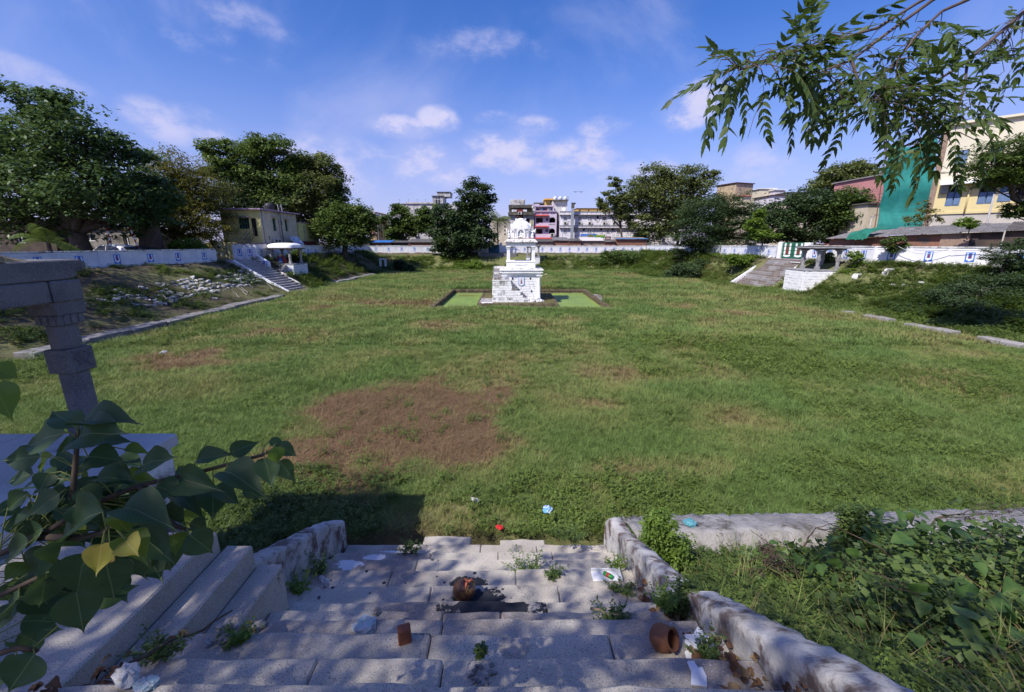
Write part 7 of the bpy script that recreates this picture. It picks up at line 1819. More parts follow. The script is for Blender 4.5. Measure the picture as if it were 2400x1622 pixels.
# trees behind the photographer that shade the stair (outside the picture)
def shade(label, name, base, blobs, n, leaf, seed, mat):
    rng = np.random.RandomState(seed); b0 = Vector(base); t = thing(name, label, 'tree', b0)
    V, F, ti, cc = leaf_cloud([b[:3] for b in blobs], [b[3:] for b in blobs], n, leaf, rng, clump=.05)
    tk = MB(); fk = b0 + Vector((0, 0, 3.2)); limb(tk, b0 - Vector((0, 0, .3)), fk, .5, .35, rng)
    for b in blobs: limb(tk, fk, b[:3], .22, .05, rng, 6)
    tk.build('trunk', BARK, t, True, world=True); put('crown', npmesh('crown', V - np.array(b0), F, mat, {'tint': ti}), t)
shade('tall peepal tree overhanging the stair from the left', 'peepal_shade_tree', (-9.5, -4.5, 3.35), [(-10.2, -.2, 11.5, 1.6, 1.4, 1.0), (-9.5, -4.6, 12, 3.0, 2.4, 2.0), (-5.2, -2.5, 9.8, 2.6, 1.5, 1.5), (-3.2, -3.0, 9.6, 2.0, 1.5, 1.3), (-6.2, -.4, 9.6, 1.6, 1.3, .9)], 12500, .15, 51, LF_MID)
shade('tall rain tree beyond the left end of the wall', 'rain_shade_tree', (-36.5, 17, 3.1), [(-34.5, 20.5, 13, 5.5, 4.5, 2.6), (-38, 16, 14, 5.5, 5, 3), (-32, 16, 12, 5, 4.5, 2.6), (-36, 24.5, 12.5, 4, 3.2, 2.6)], 14000, .28, 53, LF_MID)
shade('neem tree overhanging the stair from the right', 'neem_shade_tree', (6.5, -3.2, 3.35), [(.4, -1.3, 9.3, 1.9, 1.5, 1.2), (-.8, -3.4, 9.6, 1.8, 1.4, 1.2), (3.2, -1.2, 9.4, 2.2, 2.0, 1.4), (7.5, .3, 9.5, 2.0, 1.8, 1.2)], 4600, .12, 52, LF_MID)
# ================================================================== foliage close to the viewer
def veined(name, c, c2, rib, trans=.30, rough=.52, side=16.0):
    m, t, p, pos, out = newmat(name)
    tc = node(t, 'ShaderNodeTexCoord'); sx = node(t, 'ShaderNodeSeparateXYZ'); t.links.new(tc.outputs['Object'], sx.inputs[0])
    ay = mth(t, 'ABSOLUTE', sx.outputs[1])
    base = mixc(t, ramp(t, noise(t, pos, 7, 4), .35, .65), tuple(c), tuple(c2))
    mid = ramp(t, ay, .016, .006)
    ph = mth(t, 'MULTIPLY', mth(t, 'SUBTRACT', sx.outputs[0], mth(t, 'MULTIPLY', ay, .75)), side)
    sv = ramp(t, mth(t, 'ABSOLUTE', mth(t, 'SUBTRACT', mth(t, 'FRACT', ph), .5)), .06, .02)
    k = mth(t, 'MAXIMUM', mid, mth(t, 'MULTIPLY', sv, .45))
    cc = mixc(t, k, base, tuple(rib))
    t.links.new(cc, p.inputs['Base Color']); p.inputs['Roughness'].default_value = rough; p.inputs['Specular IOR Level'].default_value = .4
    tr = node(t, 'ShaderNodeBsdfTranslucent'); t.links.new(mixc(t, .5, cc, (c2[0]*2.2, c2[1]*2.2, c2[2])), tr.inputs[0])
    mx = node(t, 'ShaderNodeMixShader'); mx.inputs[0].default_value = trans
    t.links.new(p.outputs[0], mx.inputs[1]); t.links.new(tr.outputs[0], mx.inputs[2]); t.links.new(mx.outputs[0], out.inputs[0])
    MATS[name] = m; return m
PEE = veined('peepal_leaf_green', (.036, .078, .026), (.052, .098, .030), (.16, .20, .08))
PEE_L = veined('peepal_leaf_light', (.10, .17, .025), (.14, .21, .03), (.24, .28, .07), .4)
PEE_Y = veined('peepal_leaf_yellow', (.27, .26, .03), (.34, .27, .05), (.42, .38, .12), .4)
PEE_B = veined('peepal_leaf_bronze', (.26, .19, .05), (.30, .20, .06), (.4, .33, .12), .4)
HEART = veined('creeper_leaf', (.055, .115, .028), (.085, .155, .038), (.10, .16, .05), .3, .45, 8)
HEART_L = veined('creeper_leaf_light', (.085, .15, .03), (.12, .19, .035), (.2, .26, .07), .35, .45, 8)
PROF_P = [(0, .07), (.02, .20), (.07, .32), (.15, .41), (.27, .455), (.40, .43), (.53, .35), (.65, .24), (.74, .145), (.81, .075), (.88, .032), (.94, .014), (1.0, .002)]
PROF_H = [(-.10, .20), (-.06, .34), (.02, .45), (.14, .50), (.30, .49), (.46, .42), (.62, .32), (.76, .21), (.88, .11), (.96, .04), (1.0, .004)]
def big_leaf(name, prof, mat, fold, curl, seed, wave=.02):
    r2 = random.Random(seed); V = []; F = []; n = len(prof); ph = r2.uniform(0, 6)
    for (u, w_) in prof:
        zc = -curl*u*u + .02*math.sin(u*9 + ph)
        for q in (-1, -.5, 0, .5, 1):
            V.append((u, q*w_, zc + fold*abs(q)*w_ - .10*(q*q)*w_*w_ + wave*math.sin(u*16 + q*3 + ph)*abs(q)))
    for i in range(n-1):
        for j in range(4): F.append((i*5+j, (i+1)*5+j, (i+1)*5+j+1, i*5+j+1))
    m_ = MB(); m_.add(V, F); return m_.mesh(name, mat, True)
LEAVES = {k: [big_leaf('leaf', PROF_P, mm, .25 + .12*i, .10 + .12*i, i) for i in range(3)] for k, mm in (('g', PEE), ('l', PEE_L), ('y', PEE_Y), ('b', PEE_B))}
CAMP = Vector((0, 0, 5))
def place_leaf(parent, me, base, tip, nrm, wscale, roll=0.0, name='leaf'):
    d = tip - base; L = d.length; x = d.normalized(); z = (nrm - x*nrm.dot(x)).normalized(); y = z.cross(x)
    if roll: z = (Matrix.Rotation(roll, 3, x) @ z); y = z.cross(x)
    o = put(name, me, parent)
    Mx = Matrix((( x.x*L, y.x*L*wscale, z.x*L, base.x), (x.y*L, y.y*L*wscale, z.y*L, base.y), (x.z*L, y.z*L*wscale, z.z*L, base.z), (0, 0, 0, 1)))
    Mx = wmat(parent).inverted() @ Mx
    o.matrix_basis = Mx
    return o
pb_ = thing('peepal_branch', 'leafy peepal branch with heart-shaped leaves and pale young shoots by the pavilion', 'branch', tuple(atd(-140, 1330, 1.1)))
ZS = .682
def zp(x, y, dep): return atd(x*ZS, 550 + y*ZS, dep)
LV = [((258, 662), (172, 597), 75, 'g', 1.02), ((285, 652), (440, 603), 58, 'g', 1.0), ((268, 690), (415, 672), 56, 'g', .99), ((218, 682), (62, 728), 56, 'g', 1.02), ((268, 715), (176, 738), 48, 'g', 1.03), ((136, 762), (-6, 778), 44, 'g', 1.05),
      ((302, 762), (424, 772), 88, 'g', .98), ((325, 712), (458, 706), 42, 'g', 1.04), ((112, 822), (15, 850), 60, 'g', 1.06), ((170, 820), (128, 885), 60, 'g', 1.03), ((430, 738), (515, 742), 34, 'l', 1.05), ((488, 792), (592, 758), 58, 'g', 1.02),
      ((540, 868), (628, 884), 78, 'g', 1.0), ((622, 838), (732, 872), 56, 'g', 1.03), ((680, 772), (794, 744), 44, 'g', 1.08), ((792, 748), (892, 711), 40, 'g', 1.1), ((772, 812), (908, 868), 84, 'g', 1.04), ((735, 872), (832, 924), 72, 'g', 1.06), ((838, 866), (902, 908), 50, 'g', 1.08),
      ((908, 768), (938, 866), 72, 'g', 1.05), ((942, 730), (958, 792), 50, 'l', 1.03), ((955, 722), (1022, 762), 34, 'g', 1.08), ((962, 778), (1012, 852), 52, 'g', 1.1), ((925, 712), (990, 722), 30, 'g', 1.12),
      ((352, 952), (158, 1028), 92, 'g', .93), ((424, 938), (584, 968), 70, 'g', .92), ((468, 1018), (592, 1122), 104, 'g', .93), ((594, 1030), (604, 1098), 74, 'l', 1.0), ((650, 1030), (737, 1098), 88, 'g', .96), ((652, 992), (726, 1016), 52, 'g', 1.02),
      ((306, 1094), (216, 1278), 112, 'g', .92), ((362, 1112), (392, 1262), 122, 'g', .9), ((350, 1062), (332, 1168), 82, 'y', .87), ((378, 1064), (412, 1128), 46, 'b', .88), ((428, 1038), (503, 1114), 64, 'l', .88), ((432, 1050), (468, 1100), 30, 'y', .86), ((384, 966), (454, 1024), 36, 'l', .9),
      ((262, 1222), (284, 1376), 116, 'g', .95), ((158, 1162), (146, 1296), 104, 'g', .97), ((248, 1030), (136, 1114), 74, 'g', .96), ((556, 1052), (604, 1174), 62, 'g', 1.0), ((96, 892), (-8, 952), 62, 'g', 1.04), ((128, 952), (8, 1006), 60, 'g', 1.03), ((276, 872), (350, 928), 70, 'g', 1.0), ((330, 842), (446, 816), 58, 'g', 1.01),
      ((204, 892), (92, 966), 82, 'g', 1.0), ((252, 932), (336, 998), 72, 'g', .98), ((-20, 456), (66, 492), 66, 'l', .9), ((-16, 512), (30, 634), 96, 'l', .86), ((66, 1252), (-10, 1318), 64, 'g', 1.0), ((120, 1442), (14, 1585), 130, 'g', .95), ((60, 1470), (-40, 1560), 90, 'g', .98),
      ((300, 800), (232, 868), 66, 'g', 1.06), ((380, 800), (452, 856), 60, 'g', 1.06), ((430, 850), (520, 832), 50, 'l', 1.08), ((460, 880), (530, 930), 60, 'g', 1.06), ((150, 1010), (40, 1062), 70, 'g', 1.02), ((100, 1060), (-10, 1110), 66, 'g', 1.0), ((420, 1090), (508, 1176), 90, 'g', .97), ((500, 1090), (556, 1190), 80, 'g', .99),
      ((180, 760), (108, 812), 52, 'l', 1.1), ((90, 1130), (10, 1190), 70, 'l', 1.05), ((210, 1120), (120, 1200), 90, 'g', 1.0), ((560, 940), (640, 980), 60, 'g', 1.04), ((600, 900), (700, 940), 60, 'g', 1.07), ((470, 1000), (400, 930), 50, 'l', 1.0), ((700, 870), (640, 940), 60, 'g', 1.09), ((250, 980), (180, 930), 60, 'g', 1.05)]
r2 = random.Random(77)
STEM = M('young_bark', (.10, .075, .05), (.07, .05, .035), 6, bump=.2); PET = M('petiole', (.20, .22, .06), (.16, .18, .05), 6, bump=0)
stems = [[(-260, 1180, 1.1), (0, 1098, 1.05), (130, 1040, 1.04), (300, 935, 1.02), (480, 862, 1.03), (700, 812, 1.07), (900, 758, 1.08), (950, 735, 1.06)], [(300, 935, 1.02), (250, 900, 1.03), (258, 800, 1.03), (265, 715, 1.02), (268, 668, 1.01)], [(130, 1040, 1.04), (280, 1040, .98), (360, 1022, .92), (380, 1000, .91)], [(-260, 1180, 1.1), (0, 1240, 1.02), (150, 1170, 1.0), (250, 1180, .97)], [(480, 862, 1.03), (540, 940, 1.02), (600, 1000, 1.0), (650, 1015, .99)], [(-200, 1500, 1.0), (60, 1420, .98), (130, 1430, .96)], [(-160, 420, .95), (-40, 470, .9), (-16, 500, .88)]]
root_ = Vector((-2.35, .05, 3.3))      # the branch rises from a root stock on the bank, left of the treads
for q, r_ in (((-260, 1180, 1.1), .014), ((-200, 1500, 1.0), .010), ((-160, 420, .95), .009)):
    e_ = zp(*q); m_ = MB(); m_.tube([root_, root_ + (e_ - root_)*.45 + Vector((-.06, 0, .05)), e_], [r_*1.4, r_*1.1, r_*.62], 7); m_.build('stem', STEM, pb_, True, world=True)
SP = []
for s in stems:
    pts = [zp(*q) for q in s]; n = len(pts); m_ = MB(); m_.tube(pts, [.0075*(1 - .7*i/(n-1)) + .0012 for i in range(n)], 7); m_.build('stem', STEM, pb_, True, world=True)
    for a, b in zip(pts[:-1], pts[1:]):
        for k in range(6): SP.append(a + (b-a)*k/6)
for (b, t_, w_, k, dep) in LV:
    B = zp(b[0], b[1], dep); T = zp(t_[0], t_[1], dep + r2.uniform(-.05, .04)); L = (T - B).length
    wpx = w_*ZS/FPX*dep; ws = min(1.25, max(.75, wpx/(L*.80)))
    tilt = math.acos(min(1, max(.35, wpx/(L*.80)))) * r2.choice([-1, 1])
    nr = (CAMP - (B+T)/2).normalized()*.8 + Vector((0, 0, .55)) + Vector((r2.uniform(-.25, .25), r2.uniform(-.25, .25), 0))
    place_leaf(pb_, r2.choice(LEAVES[k]), B, T + (T-B)*.05, nr, ws*.93, tilt*.3)
    q = min(SP, key=lambda s: (s - B).length)
    if (q - B).length < .30:
        mid = (q + B)/2 + Vector((0, 0, .01)); m_ = MB(); m_.tube([q, mid, B], [.0017, .0014, .0014], 5); m_.build('petiole', PET, pb_, True, world=True)
for (cx_, cy_, rx, ry, n) in ((300, 850, 190, 130, 26), (150, 960, 170, 130, 24), (420, 960, 160, 110, 18), (250, 1150, 170, 130, 22), (640, 900, 120, 70, 10), (60, 1250, 90, 160, 16), (480, 1090, 90, 60, 8)):
    for k in range(n):      # the leaves further back in the branch
        a, q = r2.uniform(0, 6.28), math.sqrt(r2.random()); dep = r2.uniform(1.06, 1.3); B = zp(cx_ + rx*q*math.cos(a), cy_ + ry*q*math.sin(a), dep)
        d = Vector((r2.gauss(0, .8), r2.gauss(0, .5), r2.uniform(-1.1, .15))).normalized(); L = r2.uniform(.055, .10); nr = (CAMP - B).normalized()*.7 + Vector((r2.uniform(-.5, .5), r2.uniform(-.5, .3), .7))
        place_leaf(pb_, r2.choice(LEAVES['l' if r2.random() < .16 else 'g']), B, B + d*L, nr, r2.uniform(.85, 1.1))
        q_ = min(SP, key=lambda s: (s - B).length)
        if (q_ - B).length < .2: m_ = MB(); m_.tube([q_, (q_ + B)/2 + Vector((0, 0, .008)), B], [.0017, .0014, .0013], 5); m_.build('petiole', PET, pb_, True, world=True)
# ---------------------------------------------------------------- neem branch, upper right
NEEM = leafmat('neem_leaflet', (.045, .080, .020), (.100, .150, .034), .35, .42); NEEM_R = M('neem_rachis', (.13, .14, .05), (.1, .1, .04), 5, bump=0)
def leaflet(V, F, T, base, d, s, nrm, L, W, tint, sick):
    o = len(V); K = 8
    for i in range(K + 1):
        u = i/K; w_ = W*1.5*(u + .04)**.45*(1 - u)**1.05*1.35; c = base + d*L*u + s*sick*L*u*u - nrm*.12*L*u*u
        jag = .20*w_ if i % 2 else -.06*w_
        V += [c - s*(w_ + jag), c - nrm*.10*w_ + nrm*.0, c + s*(w_ + jag)]; T += [tint]*3
    for i in range(K): a = o + 3*i; F.append((a, a+3, a+4, a+1)); F.append((a+1, a+4, a+5, a+2))
def neem_spray(seed, L=.30):
    rng = np.random.RandomState(seed); V = []; F = []; T = []; mb = MB()
    def rc(u): return np.array([L*u*(1 - .06*u), .05*L*math.sin(u*2.2 + seed), -.22*L*u*u])
    n = 6 + seed % 3
    for k in range(n):
        u = .16 + .80*k/(n - 1)*.98; p = rc(u); d0 = rc(min(1, u + .02)) - rc(u - .02); d0 /= np.linalg.norm(d0)
        for sg in (-1, 1):
            s0 = np.array([0, sg, 0.]); ang = .80 + .35*(1-u) ; d = d0*math.cos(ang)*1.0 + s0*math.sin(ang) + np.array([0, 0, -.22 + rng.normal(0, .22)]); d /= np.linalg.norm(d)
            nr = np.array([0, 0, 1.]) + rng.normal(0, .3, 3); s = np.cross(nr, d); s /= np.linalg.norm(s); nr = np.cross(d, s)
            leaflet(V, F, T, p, d, s, nr, .066*rng.uniform(.85, 1.15)*(1 - .25*abs(u-.55)), .0125*rng.uniform(.85, 1.15), np.clip(rng.normal(.45, .22), 0, 1), -sg*.30)
    p = rc(.98); d = rc(1.) - rc(.96); d /= np.linalg.norm(d); leaflet(V, F, T, p, d, np.array([0, 1., 0]), np.array([0, 0, 1.]), .07, .011, .6, 0)
    me = npmesh('leaf_spray', np.array(V), np.array(F), NEEM, {'tint': np.array(T)}, True)
    rb = MB(); rb.tube([tuple(rc(i/8)) for i in range(9)], [.0016 - .0001*i for i in range(9)], 4); rme = rb.mesh('rachis', NEEM_R, True)
    return me, rme
SPRAYS = [neem_spray(i) for i in range(6)]
nb_ = thing('neem_branch', 'neem branch with drooping serrated leaflets hanging into the sky', 'branch', tuple(atd(2560, -160, 1.9)))
NBARK = M('neem_twig', (.135, .095, .075), (.09, .065, .055), 8, bump=.3)
BR = [[(2620, -260, 2.0), (2300, -70, 1.95), (2186, 0, 1.9), (2080, 77, 1.8), (1996, 141, 1.75), (1920, 170, 1.7)], [(2300, -70, 1.95), (2150, 7, 1.9), (2055, 66, 1.8), (1853, 124, 1.65), (1769, 152, 1.6), (1730, 165, 1.58)], [(2620, -260, 2.0), (2420, -80, 2.0), (2267, 0, 1.95), (2208, 26, 1.9), (2153, 77, 1.85), (2090, 160, 1.8)],
      [(2700, -180, 2.3), (2400, 27, 2.2), (2318, 99, 2.1), (2267, 144, 2.0), (2223, 172, 1.95), (2168, 205, 1.9), (2100, 240, 1.85)], [(2267, 144, 2.0), (2262, 200, 2.0), (2240, 270, 1.95), (2200, 320, 1.9)], [(1996, 141, 1.75), (2010, 190, 1.75), (2040, 240, 1.75)]]
for q, r_ in (((2620, -260, 2.0), .010), ((2700, -180, 2.3), .010)):      # limbs back to the neem tree
    e_ = atd(*q); f_ = Vector((6.3, -3.0, 6.5)); m_ = MB(); m_.tube([f_, f_ + (e_ - f_)*.35 + Vector((0, 0, .7)), f_ + (e_ - f_)*.7 + Vector((0, 0, .5)), e_], [.09, .05, .025, r_], 8); m_.build('limb', NBARK, nb_, True, world=True)
BP = []
for s in BR:
    pts = [atd(*q) for q in s]; n = len(pts); m_ = MB(); r0 = .009 if s[0][0] > 2500 else .006
    m_.tube(pts, [r0*(1 - .8*i/(n-1)) + .0015 for i in range(n)], 7); m_.build('twig', NBARK, nb_, True, world=True)
    for a, b in zip(pts[:-1], pts[1:]):
        for k in range(8): BP.append(a + (b-a)*k/8)
REG = [(1725, 160, 40, 25, 6, 1.55), (1815, 135, 65, 45, 13, 1.62), (1930, 150, 80, 60, 24, 1.7), (2040, 190, 90, 75, 30, 1.78), (2140, 215, 85, 70, 28, 1.85), (2225, 270, 65, 55, 20, 1.9), (2340, 130, 60, 55, 14, 2.3), (2130, 60, 80, 45, 10, 1.8), (2385, 60, 40, 60, 6, 2.3)]
r2 = random.Random(31)
def add_spray(B, D, L, k):
    x = D.normalized(); up = Vector((r2.uniform(-.4, .4), r2.uniform(-.5, .1), 1)).normalized(); y = up.cross(x).normalized(); z = x.cross(y)
    s = L/.30; me, rme = SPRAYS[k % 6]
    o = put('leaf_spray', me, nb_); Mx = Matrix(((x.x*s, y.x*s, z.x*s, B.x), (x.y*s, y.y*s, z.y*s, B.y), (x.z*s, y.z*s, z.z*s, B.z), (0, 0, 0, 1)))
    o.matrix_basis = wmat(nb_).inverted() @ Mx; put('rachis', rme, o)
for (cx_, cy_, rx, ry, n, dep) in REG:
    for k in range(int(n*1.1)):
        a, q = r2.uniform(0, 6.28), math.sqrt(r2.random()); B = atd(cx_ + rx*q*math.cos(a), cy_ + ry*q*math.sin(a), dep + r2.uniform(-.22, .22))
        j = min(BP, key=lambda s: (s - B).length)
        if (j - B).length < .30: m_ = MB(); m_.tube([j, (j+B)/2 + Vector((0, 0, .02)), B], [.0022, .0016, .0011], 5); m_.build('twig', NBARK, nb_, True, world=True)
        D = Vector((r2.gauss(-.12, .8), r2.gauss(0, .6), r2.gauss(-.18, .5)))
        add_spray(B, D, r2.uniform(.18, .28), r2.randrange(6))
for (b, t_, d) in (((1700, 175), (1628, 325), 1.52), ((1712, 180), (1690, 300), 1.55), ((1660, 130), (1745, 95), 1.6), ((1690, 140), (1668, 190), 1.5), ((2160, 330), (2170, 470), 1.75), ((2230, 340), (2235, 440), 1.75), ((2290, 330), (2330, 410), 1.8), ((2080, 300), (2055, 410), 1.7), ((1985, 260), (1960, 350), 1.65), ((1840, 230), (1880, 330), 1.62), ((1795, 200), (1790, 290), 1.6), ((2110, 320), (2120, 440), 1.7)):
    B, T = atd(b[0], b[1], d), atd(t_[0], t_[1], d + .03); add_spray(B, T - B, max(.2, (T - B).length), r2.randrange(6))
    j = min(BP, key=lambda s: (s - B).length)
    if (j - B).length < .6: m_ = MB(); m_.tube([j, (j+B)/2 + Vector((0, 0, .02)), B], [.003, .0022, .0016], 5); m_.build('twig', NBARK, nb_, True, world=True)
for (a, b) in (((1790, 225), (1752, 325)), ((1925, 260), (1886, 352))): m_ = MB(); m_.tube([atd(a[0], a[1], 1.6), atd((a[0]+b[0])/2 - 4, (a[1]+b[1])/2, 1.61), atd(b[0], b[1], 1.6)], [.0014, .0012, .0006], 4); m_.build('bare_stalk', NBARK, nb_, world=True)
# ---------------------------------------------------------------- heart-leaved creeper, lower right
HL = [big_leaf('leaf', PROF_H, mm, .18 + .1*i, .10 + .1*i, 60 + i) for i, mm in enumerate((HEART, HEART, HEART_L))]
cr = thing('heart_leaf_creeper', 'mound of heart-leaved creeper right of the lower parapet', 'creeper', (4.2, 3.2, 1.6))
r2 = random.Random(88)
MOUND = [(4.35, 3.5, 1.15, .9, .85), (5.4, 3.0, 1.1, 1.0, .95), (3.5, 4.3, .55, .55, .5), (3.6, 2.7, .7, .6, .45), (5.9, 4.2, 1.0, .8, .7), (3.1, 2.2, .6, .45, .35)]
core_v = []
for k in range(290):
    c = MOUND[r2.choices(range(6), [9, 8, 3, 4, 5, 4])[0]]; a, e = r2.uniform(0, 6.28), math.asin(r2.uniform(.02, 1)); q = r2.uniform(.86, 1.05)
    nv = Vector((math.cos(a)*math.cos(e), math.sin(a)*math.cos(e), math.sin(e)))
    zb_ = float(height(c[0], c[1])); P = Vector((c[0] + nv.x*c[2]*q, c[1] + nv.y*c[3]*q, zb_ + nv.z*c[4]*q))
    d = Vector((r2.uniform(-1, 1), r2.uniform(-1.2, .5), r2.uniform(-.9, .05))).normalized(); L = r2.uniform(.09, .17)
    nr = (nv*.8 + Vector((0, 0, .7)) + Vector((r2.uniform(-.4, .4), r2.uniform(-.4, .4), 0))).normalized()
    place_leaf(cr, HL[2] if (k % 9 == 0) else HL[k % 2], P, P + d*L, nr, r2.uniform(.85, 1.1))
rngm = np.random.RandomState(9)      # the small leaves and stems under the big ones
V, F, ti, cc = leaf_cloud([(m[0], m[1], float(height(m[0], m[1])) + .05) for m in MOUND], [(m[2]*.92, m[3]*.92, m[4]*.88) for m in MOUND], 15000, .075, rngm, clump=.08, hollow=.55, aspect=.7)
o = put('small_leaves', npmesh('small_leaves', V - np.array((4.2, 3.2, 1.6)), F, LF_MID, {'tint': ti}), cr); o['kind'] = 'stuff'
for k in range(14):
    a = r2.uniform(0, 6.28); c = MOUND[k % 6]; p = Vector((c[0], c[1], float(height(c[0], c[1])))); e = p + Vector((math.cos(a)*c[2], math.sin(a)*c[3], c[4]*r2.uniform(.6, 1.15)))
    m_ = MB(); m_.tube([p, p + (e-p)*.5 + Vector((0, 0, .15)), e], [.008, .006, .003], 5); m_.build('stem', STEM, cr, True, world=True)
# weeds of the near right bank: seedy grass, small shrubs with upright leafy stems
tree('leafy_shrub', 'upright light green shrub outside the right parapet', 1540, 4.9, [(1545, 1235, 38, 36), (1575, 1290, 48, 40), (1530, 1290, 40, 40), (1600, 1330, 36, 26)], 6500, .045, LF_BRIGHT, 61, .012, 'bush', base_z=.7, bark=STEM, flat=.9, aspect=.6, crisp=.9)
tree('bushy_weed', 'bushy weed growing against the upper right parapet', 1625, 3.05, [(1610, 1400, 34, 36), (1650, 1450, 40, 40), (1585, 1420, 26, 30), (1690, 1500, 34, 40)], 5200, .035, LF_MID, 62, .010, 'bush', base_z=1.7, bark=STEM, flat=.9, aspect=.5, crisp=.9)
tree('tall_leafy_weed', 'tall dark weed above the concrete ledge at right', 2010, 5.2, [(2005, 1215, 34, 32), (2040, 1250, 40, 34), (1985, 1260, 32, 30)], 4200, .05, LF_MID, 63, .012, 'bush', base_z=.9, bark=STEM, flat=.9, aspect=.6)
tree('dry_weed', 'dry brown twiggy weed on the near right bank', 1815, 4.2, [(1800, 1290, 26, 40), (1825, 1330, 28, 40), (1780, 1330, 20, 30)], 500, .03, M('dry_leaf', (.09, .06, .045), (.06, .045, .04)), 64, .010, 'bush', base_z=1.0, bark=STEM, hollow=.1)
tree('dry_twigs', 'bare dry twigs at the right end of the ledge', 2330, 5.4, [(2320, 1190, 34, 30), (2280, 1210, 24, 26), (2370, 1200, 30, 30)], 260, .03, M('dry_leaf', (.09, .06, .045)), 65, .014, 'bush', base_z=.9, bark=STEM, hollow=.1)
# weeds rooted in the joints of the stair
def spot(px, py, k):       # a point on tread k of the stair under this sight line
    return atz(px, py, NOSE[k][1])
WSP = [(1235, 1352, 12, 46, 60, 'sprawling feathery weed on the lower treads of the stair'), (1300, 1350, 11, 24, 26, 'small weed beside the sprawling feathery weed'), (1335, 1262, 13, 46, 22, 'low weed patch at the foot of the right parapet'), (1445, 1330, 11, 26, 34, 'weed against the parapet behind the foam tray'), (1455, 1385, 10, 34, 22, 'weed clump below the foam tray'), (1440, 1448, 8, 42, 24, 'weed clump in the broken tread corner'), (1555, 1420, 7, 44, 44, 'leafy weed heap between the two right parapets'), (1655, 1540, 6, 40, 46, 'weed with yellow flowers beside the foam sheets'), (960, 1290, 13, 32, 16, 'small green weed on the lowest treads'), (705, 1378, 10, 40, 26, 'dark weed in the corner below the left parapet'), (745, 1335, 11, 38, 34, 'flowering weed along the left parapet'), (1127, 1535, 5, 10, 22, 'tiny sprig growing from a tread joint'), (560, 1500, 6, 40, 30, 'grass tuft between the side steps and the stair'), (380, 1530, 5, 60, 40, 'weeds spilling over the left end of the treads')]
for i, (px, py, k, hw, hh, lab) in enumerate(WSP):
    p = spot(px, py, k); zc = p.y*COS + (5 - p.z)*SIN; W_ = hw/FPX*zc; H_ = hh*1.5/FPX*zc; r2 = random.Random(500 + i); V = []; F = []; Tt = []
    ns = int(9 + 130*W_)
    for s_ in range(ns):
        a = r2.uniform(0, 6.283); sp = r2.uniform(.1, 1.0); b0 = np.array([W_*.35*sp*math.cos(a), W_*.25*sp*math.sin(a), 0.]); lean = r2.uniform(.2, 1.2)*W_; hgt = H_*r2.uniform(.35, 1.15)*(1.1 - .5*sp)
        tipv = b0 + np.array([math.cos(a)*lean, math.sin(a)*lean*.7, hgt]); o = len(V); sd_ = np.array([-math.sin(a), math.cos(a), 0])*.0022
        V += [b0 - sd_, b0 + sd_, tipv + sd_*.4, tipv - sd_*.4]; F.append((o, o+1, o+2, o+3)); Tt += [.2]*4
        for q in range(r2.randint(9, 16)):
            u = r2.uniform(.1, 1); P_ = b0 + (tipv - b0)*u + np.array([0, 0, -.1*hgt*math.sin(math.pi*u)]); b = r2.uniform(0, 6.283); L = r2.uniform(.018, .050)*(1.2 - .4*u); dv = np.array([math.cos(b), math.sin(b), r2.uniform(-.5, .6)]); sv = np.array([-math.sin(b), math.cos(b), r2.uniform(-.4, .4)])
            o = len(V); V += [P_, P_ + dv*L*.45 + sv*L*.22, P_ + dv*L, P_ + dv*L*.45 - sv*L*.22]; F.append((o, o+1, o+2, o+3)); Tt += [min(1, max(0, r2.gauss(.5, .25)))]*4
    o = put('stair_weed', npmesh('stair_weed', np.array(V), np.array(F), LF_MID if i % 3 else LF_BRIGHT, {'tint': np.array(Tt)})); o.location = p; tag(o, lab, 'weed')
# ---------------------------------------------------------------- litter
PLB = M('brown_plastic', (.24, .11, .05), (.16, .075, .04), 9, rough=.3, dirt=(.45, .30, .05), da=(.56, .66), ds=16, bump=.5, bs=25, spec=.5)
def crumple(name, label, cat, c, r, mats, seed, n=2, jit=.28, amp=1.0, sq=1.0):
    r2 = random.Random(seed); m_ = MB(); m_.ball((0, 0, r[2]*.85), r, 14, 9, 0, jit, r2); t = m_.build(name, mats, None, False); t.location = c; t.rotation_euler = (0, 0, r2.uniform(0, 3)); return tag(t, label, cat)
b = spot(1088, 1400, 10); bag = thing('garbage_bag', 'knotted brown plastic bag of food waste on the stair', 'bag', b)
r2 = random.Random(3); m_ = MB(); m_.ball((0, 0, .10), (.125, .115, .115), 16, 10, 0, .06, r2); m_.build('bag_body', PLB, bag, True)
OR_ = M('orange_plastic', (.50, .16, .09), (.4, .12, .07), 9, rough=.35, bump=.2)
m_ = MB(); m_.tube([(.03, -.02, .20), (.045, -.03, .235), (.05, -.04, .245)], [.03, .014, .02], 8); m_.build('knot', OR_, bag, True)
for a in (.5, 2.4, 4.4): m_ = MB(); m_.tube([(.05, -.04, .24), (.05 + .04*math.cos(a), -.04 + .04*math.sin(a), .25), (.05 + .075*math.cos(a), -.04 + .075*math.sin(a), .20)], [.012, .014, .006], 6); m_.build('bag_ear', OR_, bag, True)
b = spot(949, 1503, 6); br_ = MB(); br_.box(-.045, .045, -.035, .035, 0, .125); o = br_.build('brick', BRICKRED, None, bevel=.008); o.location = b; o.rotation_euler = (0, 0, .35); tag(o, 'red brick standing on end on the stair', 'brick')
b = spot(1552, 1516, 6); pot = thing('broken_pot', 'broken brown clay pot lying on its side near the foam sheets', 'pot', b)
CLAY = M('fired_clay', (.30, .12, .055), (.20, .085, .045), 7, dirt=(.09, .06, .045), da=(.55, .8), ds=6, rough=.7, bump=.25)
